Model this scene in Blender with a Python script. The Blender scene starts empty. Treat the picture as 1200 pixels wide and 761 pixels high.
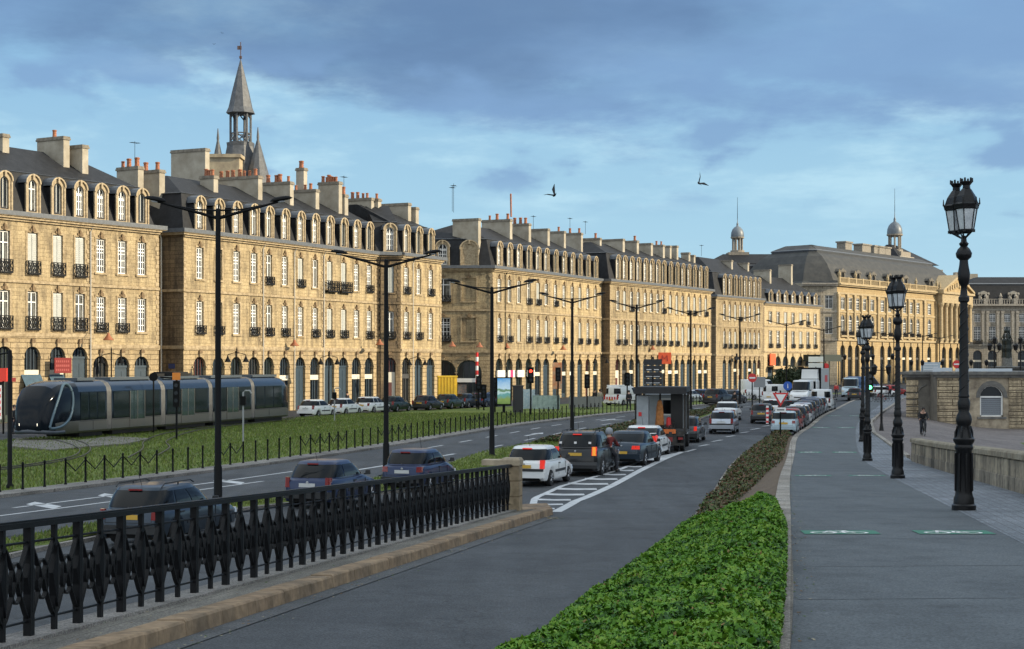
import bpy, bmesh, math, random
import numpy as np
from mathutils import Vector, Matrix
random.seed(7)
RNG = np.random.default_rng(11)
PI = math.pi
S = bpy.context.scene
COL = S.collection
F, EYE, HZ = 1900.0, 4.4, 425.0          # focal length and horizon in 1200 px terms, eye height in metres

def at(px, py, z=0.0):
    """ground point seen at a photograph pixel, for a surface at height z"""
    Y = F * (EYE - z) / (py - HZ)
    return ((px - 600) * Y / F, Y)
def corn(px, py, h=10.8):
    Y = F * h / (HZ - py)
    return Vector(((px - 600) * Y / F, Y))
def interp(pts, t):
    if t <= pts[0][0]:
        a, b = pts[0], pts[1]
    elif t >= pts[-1][0]:
        a, b = pts[-2], pts[-1]
    else:
        for a, b in zip(pts, pts[1:]):
            if a[0] <= t <= b[0]: break
    return a[1] + (b[1] - a[1]) * (t - a[0]) / (b[0] - a[0])

# ------------------------------------------------------------------ materials
MATS = {}
def mat(name, col, rough=0.6, metal=0.0, noise=0.0, nscale=3.0, bump=0.0, bscale=20.0, emit=None, spec=0.5, col2=None, coat=0.0, alpha=1.0):
    if name in MATS: return MATS[name]
    m = bpy.data.materials.new(name); m.use_nodes = True
    nt = m.node_tree; N = nt.nodes; L = nt.links
    b = N['Principled BSDF']
    b.inputs['Roughness'].default_value = rough
    b.inputs['Metallic'].default_value = metal
    b.inputs['Specular IOR Level'].default_value = spec
    b.inputs['Coat Weight'].default_value = coat
    b.inputs['Coat Roughness'].default_value = 0.08
    b.inputs['Base Color'].default_value = (*col, 1)
    if alpha < 1: b.inputs['Alpha'].default_value = alpha
    if noise > 0 or col2 is not None:
        tc = N.new('ShaderNodeTexCoord'); nz = N.new('ShaderNodeTexNoise')
        nz.inputs['Scale'].default_value = nscale; nz.inputs['Detail'].default_value = 6; nz.inputs['Roughness'].default_value = 0.65
        L.new(tc.outputs['Object'], nz.inputs['Vector'])
        r = N.new('ShaderNodeValToRGB')
        c2 = col2 if col2 is not None else tuple(c * (1 - noise) for c in col)
        c1 = col if col2 is not None else tuple(min(1, c * (1 + noise)) for c in col)
        r.color_ramp.elements[0].position = 0.32; r.color_ramp.elements[0].color = (*c2, 1)
        r.color_ramp.elements[1].position = 0.68; r.color_ramp.elements[1].color = (*c1, 1)
        L.new(nz.outputs['Fac'], r.inputs['Fac']); L.new(r.outputs['Color'], b.inputs['Base Color'])
    if bump > 0:
        tc = N.new('ShaderNodeTexCoord'); nz = N.new('ShaderNodeTexNoise')
        nz.inputs['Scale'].default_value = bscale; nz.inputs['Detail'].default_value = 5
        L.new(tc.outputs['Object'], nz.inputs['Vector'])
        bp = N.new('ShaderNodeBump'); bp.inputs['Strength'].default_value = bump; bp.inputs['Distance'].default_value = 0.02
        L.new(nz.outputs['Fac'], bp.inputs['Height']); L.new(bp.outputs['Normal'], b.inputs['Normal'])
    if emit:
        b.inputs['Emission Color'].default_value = (*emit[:3], 1); b.inputs['Emission Strength'].default_value = emit[3]
    MATS[name] = m
    return m

def stone_mat(name, c1, c2, joint, bw=0.9, bh=0.36, jw=0.02, stain=0.5, soot=(0.16, 0.13, 0.09), bumpd=0.03, zx=True):
    """ashlar: brick texture across (x+y, z), mottled by noise, streaked by sooty stains"""
    if name in MATS: return MATS[name]
    m = bpy.data.materials.new(name); m.use_nodes = True
    nt = m.node_tree; N = nt.nodes; L = nt.links
    b = N['Principled BSDF']; b.inputs['Roughness'].default_value = 0.85; b.inputs['Specular IOR Level'].default_value = 0.25
    tc = N.new('ShaderNodeTexCoord'); sp = N.new('ShaderNodeSeparateXYZ'); L.new(tc.outputs['Object'], sp.inputs[0])
    cb = N.new('ShaderNodeCombineXYZ')
    if zx:
        ad = N.new('ShaderNodeMath'); ad.operation = 'ADD'; L.new(sp.outputs[0], ad.inputs[0]); L.new(sp.outputs[1], ad.inputs[1])
        L.new(ad.outputs[0], cb.inputs[0]); L.new(sp.outputs[2], cb.inputs[1])
    else:
        L.new(sp.outputs[0], cb.inputs[0]); L.new(sp.outputs[1], cb.inputs[1])
    br = N.new('ShaderNodeTexBrick')
    br.inputs['Scale'].default_value = 1.0; br.inputs['Brick Width'].default_value = bw; br.inputs['Row Height'].default_value = bh
    br.inputs['Mortar Size'].default_value = jw; br.inputs['Mortar Smooth'].default_value = 0.3
    br.inputs['Color1'].default_value = (*c1, 1); br.inputs['Color2'].default_value = (*c2, 1); br.inputs['Mortar'].default_value = (*joint, 1)
    L.new(cb.outputs[0], br.inputs['Vector'])
    nz = N.new('ShaderNodeTexNoise'); nz.inputs['Scale'].default_value = 0.55; nz.inputs['Detail'].default_value = 8; nz.inputs['Roughness'].default_value = 0.7
    L.new(tc.outputs['Object'], nz.inputs['Vector'])
    # vertical streaks
    mp = N.new('ShaderNodeMapping'); mp.inputs['Scale'].default_value = (2.2, 2.2, 0.25)
    L.new(tc.outputs['Object'], mp.inputs['Vector'])
    n2 = N.new('ShaderNodeTexNoise'); n2.inputs['Scale'].default_value = 1.0; n2.inputs['Detail'].default_value = 6
    L.new(mp.outputs[0], n2.inputs['Vector'])
    mu = N.new('ShaderNodeMath'); mu.operation = 'MULTIPLY'; L.new(nz.outputs['Fac'], mu.inputs[0]); L.new(n2.outputs['Fac'], mu.inputs[1])
    rp = N.new('ShaderNodeValToRGB'); rp.color_ramp.elements[0].position = 0.20; rp.color_ramp.elements[0].color = (0, 0, 0, 1)
    rp.color_ramp.elements[1].position = 0.36; rp.color_ramp.elements[1].color = (stain, stain, stain, 1)
    L.new(mu.outputs[0], rp.inputs['Fac'])
    mx = N.new('ShaderNodeMixRGB'); L.new(rp.outputs['Color'], mx.inputs['Fac']); L.new(br.outputs['Color'], mx.inputs[1]); mx.inputs[2].default_value = (*soot, 1)
    n3 = N.new('ShaderNodeTexNoise'); n3.inputs['Scale'].default_value = 7; n3.inputs['Detail'].default_value = 5
    L.new(tc.outputs['Object'], n3.inputs['Vector'])
    m2 = N.new('ShaderNodeMixRGB'); m2.blend_type = 'OVERLAY'; m2.inputs['Fac'].default_value = 0.6
    L.new(mx.outputs[0], m2.inputs[1]); L.new(n3.outputs['Fac'], m2.inputs[2])
    oi = N.new('ShaderNodeObjectInfo'); rv = N.new('ShaderNodeValToRGB'); L.new(oi.outputs['Random'], rv.inputs['Fac'])
    rv.color_ramp.elements[0].color = (.80, .79, .79, 1); rv.color_ramp.elements[1].color = (1.12, 1.08, 1.0, 1)
    m5 = N.new('ShaderNodeMixRGB'); m5.blend_type = 'MULTIPLY'; m5.inputs[0].default_value = 1; L.new(m2.outputs[0], m5.inputs[1]); L.new(rv.outputs['Color'], m5.inputs[2])
    L.new(m5.outputs[0], b.inputs['Base Color'])
    bp = N.new('ShaderNodeBump'); bp.inputs['Strength'].default_value = 0.6; bp.inputs['Distance'].default_value = bumpd
    ma = N.new('ShaderNodeMath'); ma.operation = 'MULTIPLY_ADD'; ma.inputs[1].default_value = -1.0
    L.new(br.outputs['Fac'], ma.inputs[0]); L.new(n3.outputs['Fac'], ma.inputs[2])
    L.new(ma.outputs[0], bp.inputs['Height']); L.new(bp.outputs['Normal'], b.inputs['Normal'])
    MATS[name] = m
    return m

# ------------------------------------------------------------------ object helpers
def tag(o, label=None, cat=None, group=None, kind=None):
    if label: o['label'] = label
    if cat: o['category'] = cat
    if group: o['group'] = group
    if kind: o['kind'] = kind
    return o
def thing(name, label, cat, loc=(0, 0, 0), rz=0.0, group=None):
    o = bpy.data.objects.new(name, None); COL.objects.link(o)
    o.empty_display_size = 0.2
    o.location = loc; o.rotation_euler = (0, 0, rz)
    return tag(o, label, cat, group)
def link(name, me, parent=None, loc=None, rz=None, M=None):
    o = bpy.data.objects.new(name, me); COL.objects.link(o)
    if parent is not None: o.parent = parent
    if M is not None: o.matrix_local = M
    else:
        if loc is not None: o.location = loc
        if rz is not None: o.rotation_euler = (0, 0, rz)
    return o
def copy_tree(o, parent=None, kids=None):
    c = o.copy(); COL.objects.link(c); c.parent = parent
    for ch in list(o.children):
        copy_tree(ch, c)
    return c

class MB:
    def __init__(s): s.v = []; s.f = []; s.m = []; s.T = None; s.mi = 0
    def pt(s, p):
        p = Vector(p)
        if s.T is not None: p = s.T @ p
        s.v.append((p.x, p.y, p.z)); return len(s.v) - 1
    def face(s, pts):
        ids = [s.pt(p) for p in pts]; s.f.append(ids); s.m.append(s.mi); return ids
    def idx(s, ids): s.f.append(list(ids)); s.m.append(s.mi)
    def box(s, x0, x1, y0, y1, z0, z1):
        i = [s.pt(p) for p in ((x0,y0,z0),(x1,y0,z0),(x1,y1,z0),(x0,y1,z0),(x0,y0,z1),(x1,y0,z1),(x1,y1,z1),(x0,y1,z1))]
        for q in ((3,2,1,0),(4,5,6,7),(0,1,5,4),(1,2,6,5),(2,3,7,6),(3,0,4,7)): s.idx([i[k] for k in q])
    def cbox(s, c, d, rz=0.0, taper=1.0):
        cx, cy, cz = c; a, b, h = d[0]/2, d[1]/2, d[2]/2
        co, si = math.cos(rz), math.sin(rz); P = []
        for k, zz in ((1, -h), (taper, h)):
            for x, y in ((-a,-b),(a,-b),(a,b),(-a,b)):
                x *= k; y *= k
                P.append(s.pt((cx + x*co - y*si, cy + x*si + y*co, cz + zz)))
        for q in ((3,2,1,0),(4,5,6,7),(0,1,5,4),(1,2,6,5),(2,3,7,6),(3,0,4,7)): s.idx([P[k] for k in q])
    def ring(s, pts): return [s.pt(p) for p in pts]
    def bridge(s, a, b, closed=True):
        n = len(a)
        for i in range(n if closed else n - 1):
            j = (i + 1) % n; s.idx((a[i], a[j], b[j], b[i]))
    def tube(s, path, r, n=6, closed=False, caps=True):
        P = [Vector(p) for p in path]; k = len(P); rings = []
        rs = r if isinstance(r, (list, tuple)) else [r] * k
        for i in range(k):
            if closed: d = P[(i+1) % k] - P[i-1]
            else: d = P[min(i+1, k-1)] - P[max(i-1, 0)]
            d = d.normalized() if d.length > 1e-9 else Vector((0,0,1))
            up = Vector((0,0,1)) if abs(d.z) < 0.95 else Vector((1,0,0))
            u = d.cross(up).normalized(); w = u.cross(d)
            rings.append(s.ring([P[i] + (u*math.cos(2*PI*j/n) + w*math.sin(2*PI*j/n)) * rs[i] for j in range(n)]))
        for a, b in zip(rings, rings[1:]): s.bridge(a, b)
        if closed: s.bridge(rings[-1], rings[0])
        elif caps: s.idx(rings[0][::-1]); s.idx(rings[-1])
    def strap(s, path, width, thick, axis=(0, 1, 0)):
        """flat strap whose width lies along axis, following path"""
        P = [Vector(p) for p in path]; A = Vector(axis) * (width / 2); rings = []
        for i in range(len(P)):
            d = (P[min(i+1, len(P)-1)] - P[max(i-1, 0)]).normalized()
            nn = d.cross(Vector(axis)).normalized() * (thick / 2)
            rings.append(s.ring([P[i]-A-nn, P[i]+A-nn, P[i]+A+nn, P[i]-A+nn]))
        for a, b in zip(rings, rings[1:]): s.bridge(a, b)
        s.idx(rings[0][::-1]); s.idx(rings[-1])
    def lathe(s, prof, n=12, c=(0, 0, 0), ang=0.0, sy=1.0):
        rings = []
        for r, z in prof:
            rings.append(s.ring([(c[0] + r*math.cos(ang+2*PI*j/n), c[1] + sy*r*math.sin(ang+2*PI*j/n), c[2] + z) for j in range(n)]))
        for a, b in zip(rings, rings[1:]): s.bridge(a, b)
        s.idx(rings[0][::-1]); s.idx(rings[-1])
    def prism(s, pts, y0, y1):
        """polygon in x,z extruded along y"""
        a = s.ring([(x, y0, z) for x, z in pts]); b = s.ring([(x, y1, z) for x, z in pts])
        s.idx(a); s.idx(b[::-1]); s.bridge(b, a)
    def disc_x(s, c, r, t, n=16, axis='x'):
        """short cylinder along x (wheels) """
        cx, cy, cz = c
        a = []; b = []
        for j in range(n):
            A = 2*PI*j/n
            if axis == 'x':
                a.append(s.pt((cx - t/2, cy + r*math.cos(A), cz + r*math.sin(A)))); b.append(s.pt((cx + t/2, cy + r*math.cos(A), cz + r*math.sin(A))))
            else:
                a.append(s.pt((cx + r*math.cos(A), cy - t/2, cz + r*math.sin(A)))); b.append(s.pt((cx + r*math.cos(A), cy + t/2, cz + r*math.sin(A))))
        s.bridge(a, b); s.idx(a[::-1]); s.idx(b)
    def mesh(s, name, mats, smooth=None):
        me = bpy.data.meshes.new(name); me.from_pydata(s.v, [], s.f); me.update()
        if not isinstance(mats, (list, tuple)): mats = [mats]
        for m in mats: me.materials.append(m)
        if len(mats) > 1: me.polygons.foreach_set('material_index', s.m)
        bm = bmesh.new(); bm.from_mesh(me)
        bmesh.ops.recalc_face_normals(bm, faces=bm.faces); bm.to_mesh(me); bm.free()
        if smooth is not None:
            me.polygons.foreach_set('use_smooth', [True] * len(me.polygons))
            me.set_sharp_from_angle(angle=math.radians(smooth))
        return me
    def build(s, name, mats, parent=None, loc=None, rz=None, smooth=None, M=None):
        return link(name, s.mesh(name, mats, smooth), parent, loc, rz, M)

def raw_mesh(name, V, Fc, mats, midx=None, smooth=False):
    """fast numpy quads/tris"""
    me = bpy.data.meshes.new(name)
    k = Fc.shape[1]
    me.vertices.add(len(V)); me.vertices.foreach_set('co', np.asarray(V, dtype=np.float32).ravel())
    me.loops.add(Fc.size); me.loops.foreach_set('vertex_index', Fc.astype(np.int32).ravel())
    me.polygons.add(len(Fc)); me.polygons.foreach_set('loop_start', np.arange(0, Fc.size, k, dtype=np.int32))
    for m in (mats if isinstance(mats, (list, tuple)) else [mats]): me.materials.append(m)
    if midx is not None: me.polygons.foreach_set('material_index', midx.astype(np.int32))
    if smooth: me.polygons.foreach_set('use_smooth', np.ones(len(Fc), dtype=bool))
    me.update(calc_edges=True); me.validate()
    return me
def leaves_mesh(name, P, size, mats, tilt=0.9, aspect=0.6, up=0.5, mi=None):
    """P (n,3) leaf centres -> small folded leaf quads with random facing"""
    n = len(P)
    nrm = RNG.normal(size=(n, 3)) * tilt; nrm[:, 2] = np.abs(nrm[:, 2]) + up
    nrm /= np.linalg.norm(nrm, axis=1)[:, None]
    t = RNG.normal(size=(n, 3)); t -= (t * nrm).sum(1)[:, None] * nrm; t /= np.linalg.norm(t, axis=1)[:, None]
    b = np.cross(nrm, t)
    sz = (size * RNG.uniform(0.6, 1.35, n))[:, None] if np.isscalar(size) else size[:, None]
    V = np.empty((n, 4, 3))
    V[:, 0] = P - t * sz; V[:, 1] = P - b * sz * aspect - nrm * sz * 0.25
    V[:, 2] = P + t * sz; V[:, 3] = P + b * sz * aspect - nrm * sz * 0.25
    Fc = np.arange(n * 4).reshape(n, 4)
    if mi is None: mi = RNG.integers(0, len(mats), n) if isinstance(mats, (list, tuple)) else None
    return raw_mesh(name, V.reshape(-1, 3), Fc, mats, mi)

def grid_strip(name, Ys, left, right, zf, mats, nx=6, kind='structure', skirt=0.0):
    """surface between two X(Y) curves, height zf(X, Y)"""
    mb = MB(); rows = []
    for Y in Ys:
        a, b = left(Y), right(Y)
        rows.append([mb.pt((a + (b - a) * i / nx, Y, zf(a + (b - a) * i / nx, Y))) for i in range(nx + 1)])
    for r0, r1 in zip(rows, rows[1:]): mb.bridge(r0, r1, closed=False)
    if skirt:
        for side in (0, -1):
            low = [mb.pt((mb.v[r[side]][0], mb.v[r[side]][1], mb.v[r[side]][2] - skirt)) for r in rows]
            mb.bridge([r[side] for r in rows], low, closed=False)
        for rr in (rows[0], rows[-1]):
            low = [mb.pt((mb.v[i][0], mb.v[i][1], mb.v[i][2] - skirt)) for i in rr]
            mb.bridge(rr, low, closed=False)
    o = mb.build(name, mats)
    if kind: o['kind'] = kind
    return o

M_IRON = mat('black_iron', (0.006, 0.0065, 0.008), 0.45, 0.0, noise=0.3, nscale=6, bump=0.15, bscale=60, spec=.22)
M_IRON2 = mat('lamp_iron', (0.006, 0.006, 0.007), 0.35, 0.0, noise=0.2, nscale=9, bump=0.3, bscale=40, spec=.3)
M_STEEL = mat('dark_steel', (0.0035, 0.0038, 0.0045), 0.55, 0.0, spec=.16)
M_WHITE = mat('white_paint', (0.78, 0.78, 0.76), 0.5, noise=0.08)
M_TERRA = mat('terracotta', (0.30, 0.115, 0.06), 0.85, noise=0.45, nscale=8)
M_GLASS = mat('window_glass', (0.018, 0.022, 0.026), 0.1, 0.0, spec=0.4)
M_GLASS2 = mat('curtained_glass', (0.13, 0.13, 0.12), 0.2, noise=0.7, nscale=2, spec=0.4)
M_SHUT = mat('shutter_paint', (0.40, 0.41, 0.39), 0.6, noise=0.1)
M_SLATE = mat('slate', (0.017, 0.018, 0.021), 0.6, noise=0.4, nscale=1.6, bump=0.8, bscale=9, spec=0.25)
M_LEAD = mat('lead', (0.10, 0.11, 0.125), 0.5, noise=0.25, nscale=4)
M_PLAST = mat('chimney_render', (0.42, 0.38, 0.31), 0.9, noise=0.0, nscale=0.9, col2=(0.27, 0.235, 0.18), bump=0.3, bscale=12)
M_STONE = stone_mat('facade_stone', (0.47, 0.38, 0.235), (0.40, 0.315, 0.19), (0.30, 0.235, 0.14), bw=.7, bh=.3, stain=0.9, jw=.014, soot=(.17, .135, .09))
M_STONE_P = stone_mat('pale_facade_stone', (0.50, 0.41, 0.265), (0.44, 0.355, 0.22), (0.36, 0.28, 0.17), stain=0.4, jw=.014)
M_RUST = stone_mat('rusticated_stone', (0.45, 0.355, 0.22), (0.385, 0.295, 0.175), (0.13, 0.095, 0.05), bw=1.6, bh=0.42, jw=0.026, stain=0.5, bumpd=0.08)
M_SOOT_SHADE = stone_mat('sooty_stone', (0.24, 0.18, 0.11), (0.16, 0.12, 0.08), (0.09, 0.07, 0.04), stain=0.85, soot=(0.06, 0.05, 0.04))  # soot of the narrow house; also painted shade on left flanks
M_TRIM = mat('carved_stone', (0.46, 0.365, 0.235), 0.85, noise=0.0, nscale=3, col2=(0.20, 0.145, 0.08), bump=0.5, bscale=8)
M_DORM = mat('dormer_stone', (0.47, 0.385, 0.26), 0.85, nscale=4, col2=(0.22, 0.165, 0.10), bump=0.3)
# ------------------------------------------------------------------ terrain heights and plan curves
def zP(Y):                       # cycle path height: ramps down from the bridge head to the quay
    s = 2.7 - 0.038 * Y
    return 0.5 * (s + math.sqrt(s * s + 0.03)) + 0.03
def zR(Y):                       # ramp road
    s = 2.1 - 0.041 * Y
    return 0.5 * (s + math.sqrt(s * s + 0.012)) + 0.004
PL = [(-12, -2.5), (12.2, 2.1), (24.8, 4.27), (51, 8.75), (79.6, 13.9), (96, 17.0), (111, 20.6), (130, 25.0), (152, 30.6), (186, 39.4), (240, 55)]
PR = [(-12, 0.9), (12.2, 5.3), (24.8, 7.45), (51, 11.9), (79.6, 17.0), (111, 23.6), (130, 28.2), (152, 34.0), (186, 43), (240, 59)]
HL = [(-12, -4.9), (10, -1.0), (14.4, 0.12), (17.5, 0.70), (24, 1.95), (30, 3.05), (36, 4.0), (45, 5.3), (69.7, 9.6), (96, 15.4)]      # hedge bed, road side
KL = [(-12, -9.1), (20.1, -3.18), (27, -1.9), (42.5, 0.95)]                # kerb face along the railing ledge
RL = [(-12, -10.1), (16, -4.97), (22.9, -3.62), (32, -1.9), (42, -0.03)]   # railing line
BAR = [(20, -34), (38, -24), (55, -16.5), (71, -10.9), (84.7, -7.1), (98, -3.9), (113, -0.2), (126, 4.0), (139, 8.5), (168, 20), (200, 34), (240, 54)]
def cm(pts):                     # Catmull-Rom resample
    out = []
    for i in range(len(pts) - 1):
        p0 = pts[max(i-1, 0)]; p1 = pts[i]; p2 = pts[i+1]; p3 = pts[min(i+2, len(pts)-1)]
        for k in range(6):
            t = k / 6
            y = p1[0] + (p2[0] - p1[0]) * t
            m1 = (p2[1] - p0[1]) / (p2[0] - p0[0]); m2 = (p3[1] - p1[1]) / (p3[0] - p1[0]); d = p2[0] - p1[0]
            x = (2*t**3-3*t**2+1)*p1[1] + (t**3-2*t**2+t)*d*m1 + (-2*t**3+3*t**2)*p2[1] + (t**3-t**2)*d*m2
            out.append((y, x))
    out.append(pts[-1]); return out
PL, PR, BAR, HL = cm(PL), cm(PR), cm(BAR), cm(HL)
pl = lambda Y: interp(PL, Y); pr = lambda Y: interp(PR, Y); bar = lambda Y: interp(BAR, Y)
hl = lambda Y: interp(HL, Y); kl = lambda Y: interp(KL, Y); rl = lambda Y: interp(RL, Y)
WALL = [(0, 6.2), (37.7, 11.9), (70, 17.2)]
wl = lambda Y: interp(WALL, Y)
def sstep(t): t = max(0, min(1, t)); return t * t * (3 - 2 * t)
def plaza(X, Y):
    l = X - pr(Y) - 2.5
    return -0.9 * sstep(l / 9.0)

def ground_mat(name, c1, c2, rough, speck=0.42, bump=0.5, wear=0.14, crack=True, slabs=None, joint=(0.1, 0.09, 0.08), rowh=0.2):
    m = bpy.data.materials.new(name); m.use_nodes = True
    nt = m.node_tree; N = nt.nodes; L = nt.links
    b = N['Principled BSDF']; b.inputs['Roughness'].default_value = rough; b.inputs['Specular IOR Level'].default_value = 0.3
    tc = N.new('ShaderNodeTexCoord')
    def noise(sc, det=6, ro=0.6, stretch=None):
        n = N.new('ShaderNodeTexNoise'); n.inputs['Scale'].default_value = sc; n.inputs['Detail'].default_value = det; n.inputs['Roughness'].default_value = ro
        if stretch:
            mp = N.new('ShaderNodeMapping'); mp.inputs['Scale'].default_value = stretch[:3]; mp.inputs['Rotation'].default_value = (0, 0, stretch[3])
            L.new(tc.outputs['Object'], mp.inputs['Vector']); L.new(mp.outputs[0], n.inputs['Vector'])
        else: L.new(tc.outputs['Object'], n.inputs['Vector'])
        return n
    r = N.new('ShaderNodeValToRGB'); r.color_ramp.elements[0].position = 0.35; r.color_ramp.elements[1].position = 0.65
    r.color_ramp.elements[0].color = (*c2, 1); r.color_ramp.elements[1].color = (*c1, 1)
    L.new(noise(0.35).outputs['Fac'], r.inputs['Fac'])
    last = r.outputs['Color']
    # worn streaks along the carriageway
    st = noise(1.0, 4, 0.5, (1.4, 0.09, 1, 0.2))
    r2 = N.new('ShaderNodeValToRGB'); r2.color_ramp.elements[0].position = 0.35; r2.color_ramp.elements[1].position = 0.7
    r2.color_ramp.elements[0].color = (1 - wear,)*3 + (1,); r2.color_ramp.elements[1].color = (1 + wear,)*3 + (1,)
    L.new(st.outputs['Fac'], r2.inputs['Fac'])
    mx = N.new('ShaderNodeMixRGB'); mx.blend_type = 'MULTIPLY'; mx.inputs[0].default_value = 1
    L.new(last, mx.inputs[1]); L.new(r2.outputs['Color'], mx.inputs[2]); last = mx.outputs[0]
    for sc_, lo, hi, k in ((1.1, .48, .70, .74), (.09, .50, .54, .84), (4.0, .55, .72, .80), (14.0, .56, .70, .78), (2.3, .60, .70, 1.16)):
        rs = N.new('ShaderNodeValToRGB'); rs.color_ramp.elements[0].position = lo; rs.color_ramp.elements[1].position = hi
        rs.color_ramp.elements[0].color = (1, 1, 1, 1); rs.color_ramp.elements[1].color = (k, k, k * 1.01, 1)
        L.new(noise(sc_, 6, .6).outputs['Fac'], rs.inputs['Fac'])
        mq = N.new('ShaderNodeMixRGB'); mq.blend_type = 'MULTIPLY'; mq.inputs[0].default_value = 1 if crack or sc_ > .5 else .4
        L.new(last, mq.inputs[1]); L.new(rs.outputs['Color'], mq.inputs[2]); last = mq.outputs[0]
    sp = noise(38, 3, 0.7)
    r3 = N.new('ShaderNodeValToRGB'); r3.color_ramp.elements[0].position = 0.4; r3.color_ramp.elements[1].position = 0.6
    r3.color_ramp.elements[0].color = (1 - speck,)*3 + (1,); r3.color_ramp.elements[1].color = (1 + speck,)*3 + (1,)
    L.new(sp.outputs['Fac'], r3.inputs['Fac'])
    m3 = N.new('ShaderNodeMixRGB'); m3.blend_type = 'MULTIPLY'; m3.inputs[0].default_value = 1
    L.new(last, m3.inputs[1]); L.new(r3.outputs['Color'], m3.inputs[2]); last = m3.outputs[0]
    if slabs:
        br = N.new('ShaderNodeTexBrick'); br.inputs['Scale'].default_value = 1; br.inputs['Brick Width'].default_value = slabs; br.inputs['Row Height'].default_value = rowh
        br.inputs['Mortar Size'].default_value = 0.012; br.inputs['Color1'].default_value = (1, 1, 1, 1); br.inputs['Color2'].default_value = (0.78, 0.78, 0.78, 1); br.inputs['Mortar'].default_value = (0.55, 0.54, 0.52, 1)
        mp = N.new('ShaderNodeMapping'); mp.inputs['Rotation'].default_value = (0, 0, -1.4)
        L.new(tc.outputs['Object'], mp.inputs['Vector']); L.new(mp.outputs[0], br.inputs['Vector'])
        m4 = N.new('ShaderNodeMixRGB'); m4.blend_type = 'MULTIPLY'; m4.inputs[0].default_value = 1
        L.new(last, m4.inputs[1]); L.new(br.outputs['Color'], m4.inputs[2]); last = m4.outputs[0]
    elif crack:
        vo = N.new('ShaderNodeTexVoronoi'); vo.feature = 'DISTANCE_TO_EDGE'; vo.inputs['Scale'].default_value = 0.13
        wn = noise(0.8, 4); va = N.new('ShaderNodeVectorMath'); va.operation = 'MULTIPLY_ADD'; va.inputs[1].default_value = (2.2, 2.2, 0)
        L.new(wn.outputs['Color'], va.inputs[0]); L.new(tc.outputs['Object'], va.inputs[2]); L.new(va.outputs[0], vo.inputs['Vector'])
        r4 = N.new('ShaderNodeValToRGB'); r4.color_ramp.elements[0].position = 0.0; r4.color_ramp.elements[1].position = 0.004
        r4.color_ramp.elements[0].color = (0.55, 0.55, 0.55, 1); r4.color_ramp.elements[1].color = (1, 1, 1, 1)
        L.new(vo.outputs['Distance'], r4.inputs['Fac'])
        m4 = N.new('ShaderNodeMixRGB'); m4.blend_type = 'MULTIPLY'; m4.inputs[0].default_value = 1
        L.new(last, m4.inputs[1]); L.new(r4.outputs['Color'], m4.inputs[2]); last = m4.outputs[0]
    L.new(last, b.inputs['Base Color'])
    bp = N.new('ShaderNodeBump'); bp.inputs['Strength'].default_value = bump; bp.inputs['Distance'].default_value = 0.01
    L.new(sp.outputs['Fac'], bp.inputs['Height']); L.new(bp.outputs['Normal'], b.inputs['Normal'])
    MATS[name] = m
    return m
M_ROAD = ground_mat('asphalt', (0.078, 0.084, 0.091), (0.063, 0.068, 0.074), 0.75)
M_ROAD2 = ground_mat('old_asphalt', (0.062, 0.066, 0.075), (0.046, 0.050, 0.057), 0.8, wear=0.1)
M_PATH = ground_mat('path_asphalt', (0.110, 0.124, 0.134), (0.096, 0.109, 0.119), 0.8, speck=0.3, wear=0.08, crack=False)
M_COB = ground_mat('grey_setts', (0.24, 0.26, 0.29), (0.17, 0.19, 0.215), 0.8, wear=0.05, slabs=0.3)
M_PLZ = ground_mat('quay_surface', (0.20, 0.175, 0.165), (0.155, 0.135, 0.13), 0.85, wear=0.05, crack=False)
M_KERB = ground_mat('kerb_stone', (0.30, 0.28, 0.26), (0.21, 0.20, 0.18), 0.8, wear=0.1, slabs=1.0, rowh=1.3)
M_KERBW = ground_mat('pale_kerb_stone', (0.40, 0.37, 0.33), (0.29, 0.26, 0.22), 0.85, wear=0.15, slabs=1.0, rowh=1.3)
M_SOIL = mat('soil', (0.12, 0.085, 0.055), 0.95, noise=0.4, nscale=5, bump=0.8, bscale=9)
M_GRASS = mat('turf', (0.165, 0.20, 0.028), 0.95, nscale=0.16, col2=(0.070, 0.115, 0.014), bump=0.9, bscale=14)
M_PAINT = mat('road_paint', (0.62, 0.64, 0.66), 0.7, nscale=3, col2=(0.38, 0.39, 0.40))

# base sheet, graded down to the lower quay on the river side
def base_sheet():
    xs = [-1500, -600, -250, -120] + list(np.arange(-80, 171, 5.0)) + [230, 400, 900, 2500]
    ys = [-60, -20] + list(np.arange(0, 421, 6.0)) + [500, 800, 1500, 4000]
    mb = MB(); rows = []
    for y in ys:
        row = []
        for x in xs:
            p_ = plaza(x, y); row.append(mb.pt((x, y, -0.004 if p_ > -.002 and plaza(x + 6, y + 6) > -.002 and plaza(x + 6, y - 6) > -.002 else min(-.03, p_ - .12))))
        rows.append(row)
    for a, b in zip(rows, rows[1:]): mb.bridge(a, b, closed=False)
    o = mb.build('ground', M_ROAD2); o['kind'] = 'structure'; return o
base_sheet()
# quay surface on the river side
YQ = list(np.arange(66, 330, 4.0))
grid_strip('quay_pavement', YQ, lambda Y: pr(Y) + 0.0, lambda Y: pr(Y) + 75, lambda X, Y: plaza(X, Y) + 0.004, M_PLZ, nx=40)
grid_strip('lower_quay_pavement', list(np.arange(-10, 67, 4.0)) + [66], lambda Y: wl(Y) + 0.1, lambda Y: wl(Y) + 75, lambda X, Y: plaza(X, Y) + 0.004, M_PLZ, nx=40)
# carriageway left of the median
MEDL = lambda Y: bar(Y) + 0.9 + 8.4
Yr = list(np.arange(14, 236, 3.0))
grid_strip('road', Yr, lambda Y: bar(Y) + 0.85, lambda Y: MEDL(Y) + 0.5, lambda X, Y: 0.004, M_ROAD, nx=2)
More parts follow.
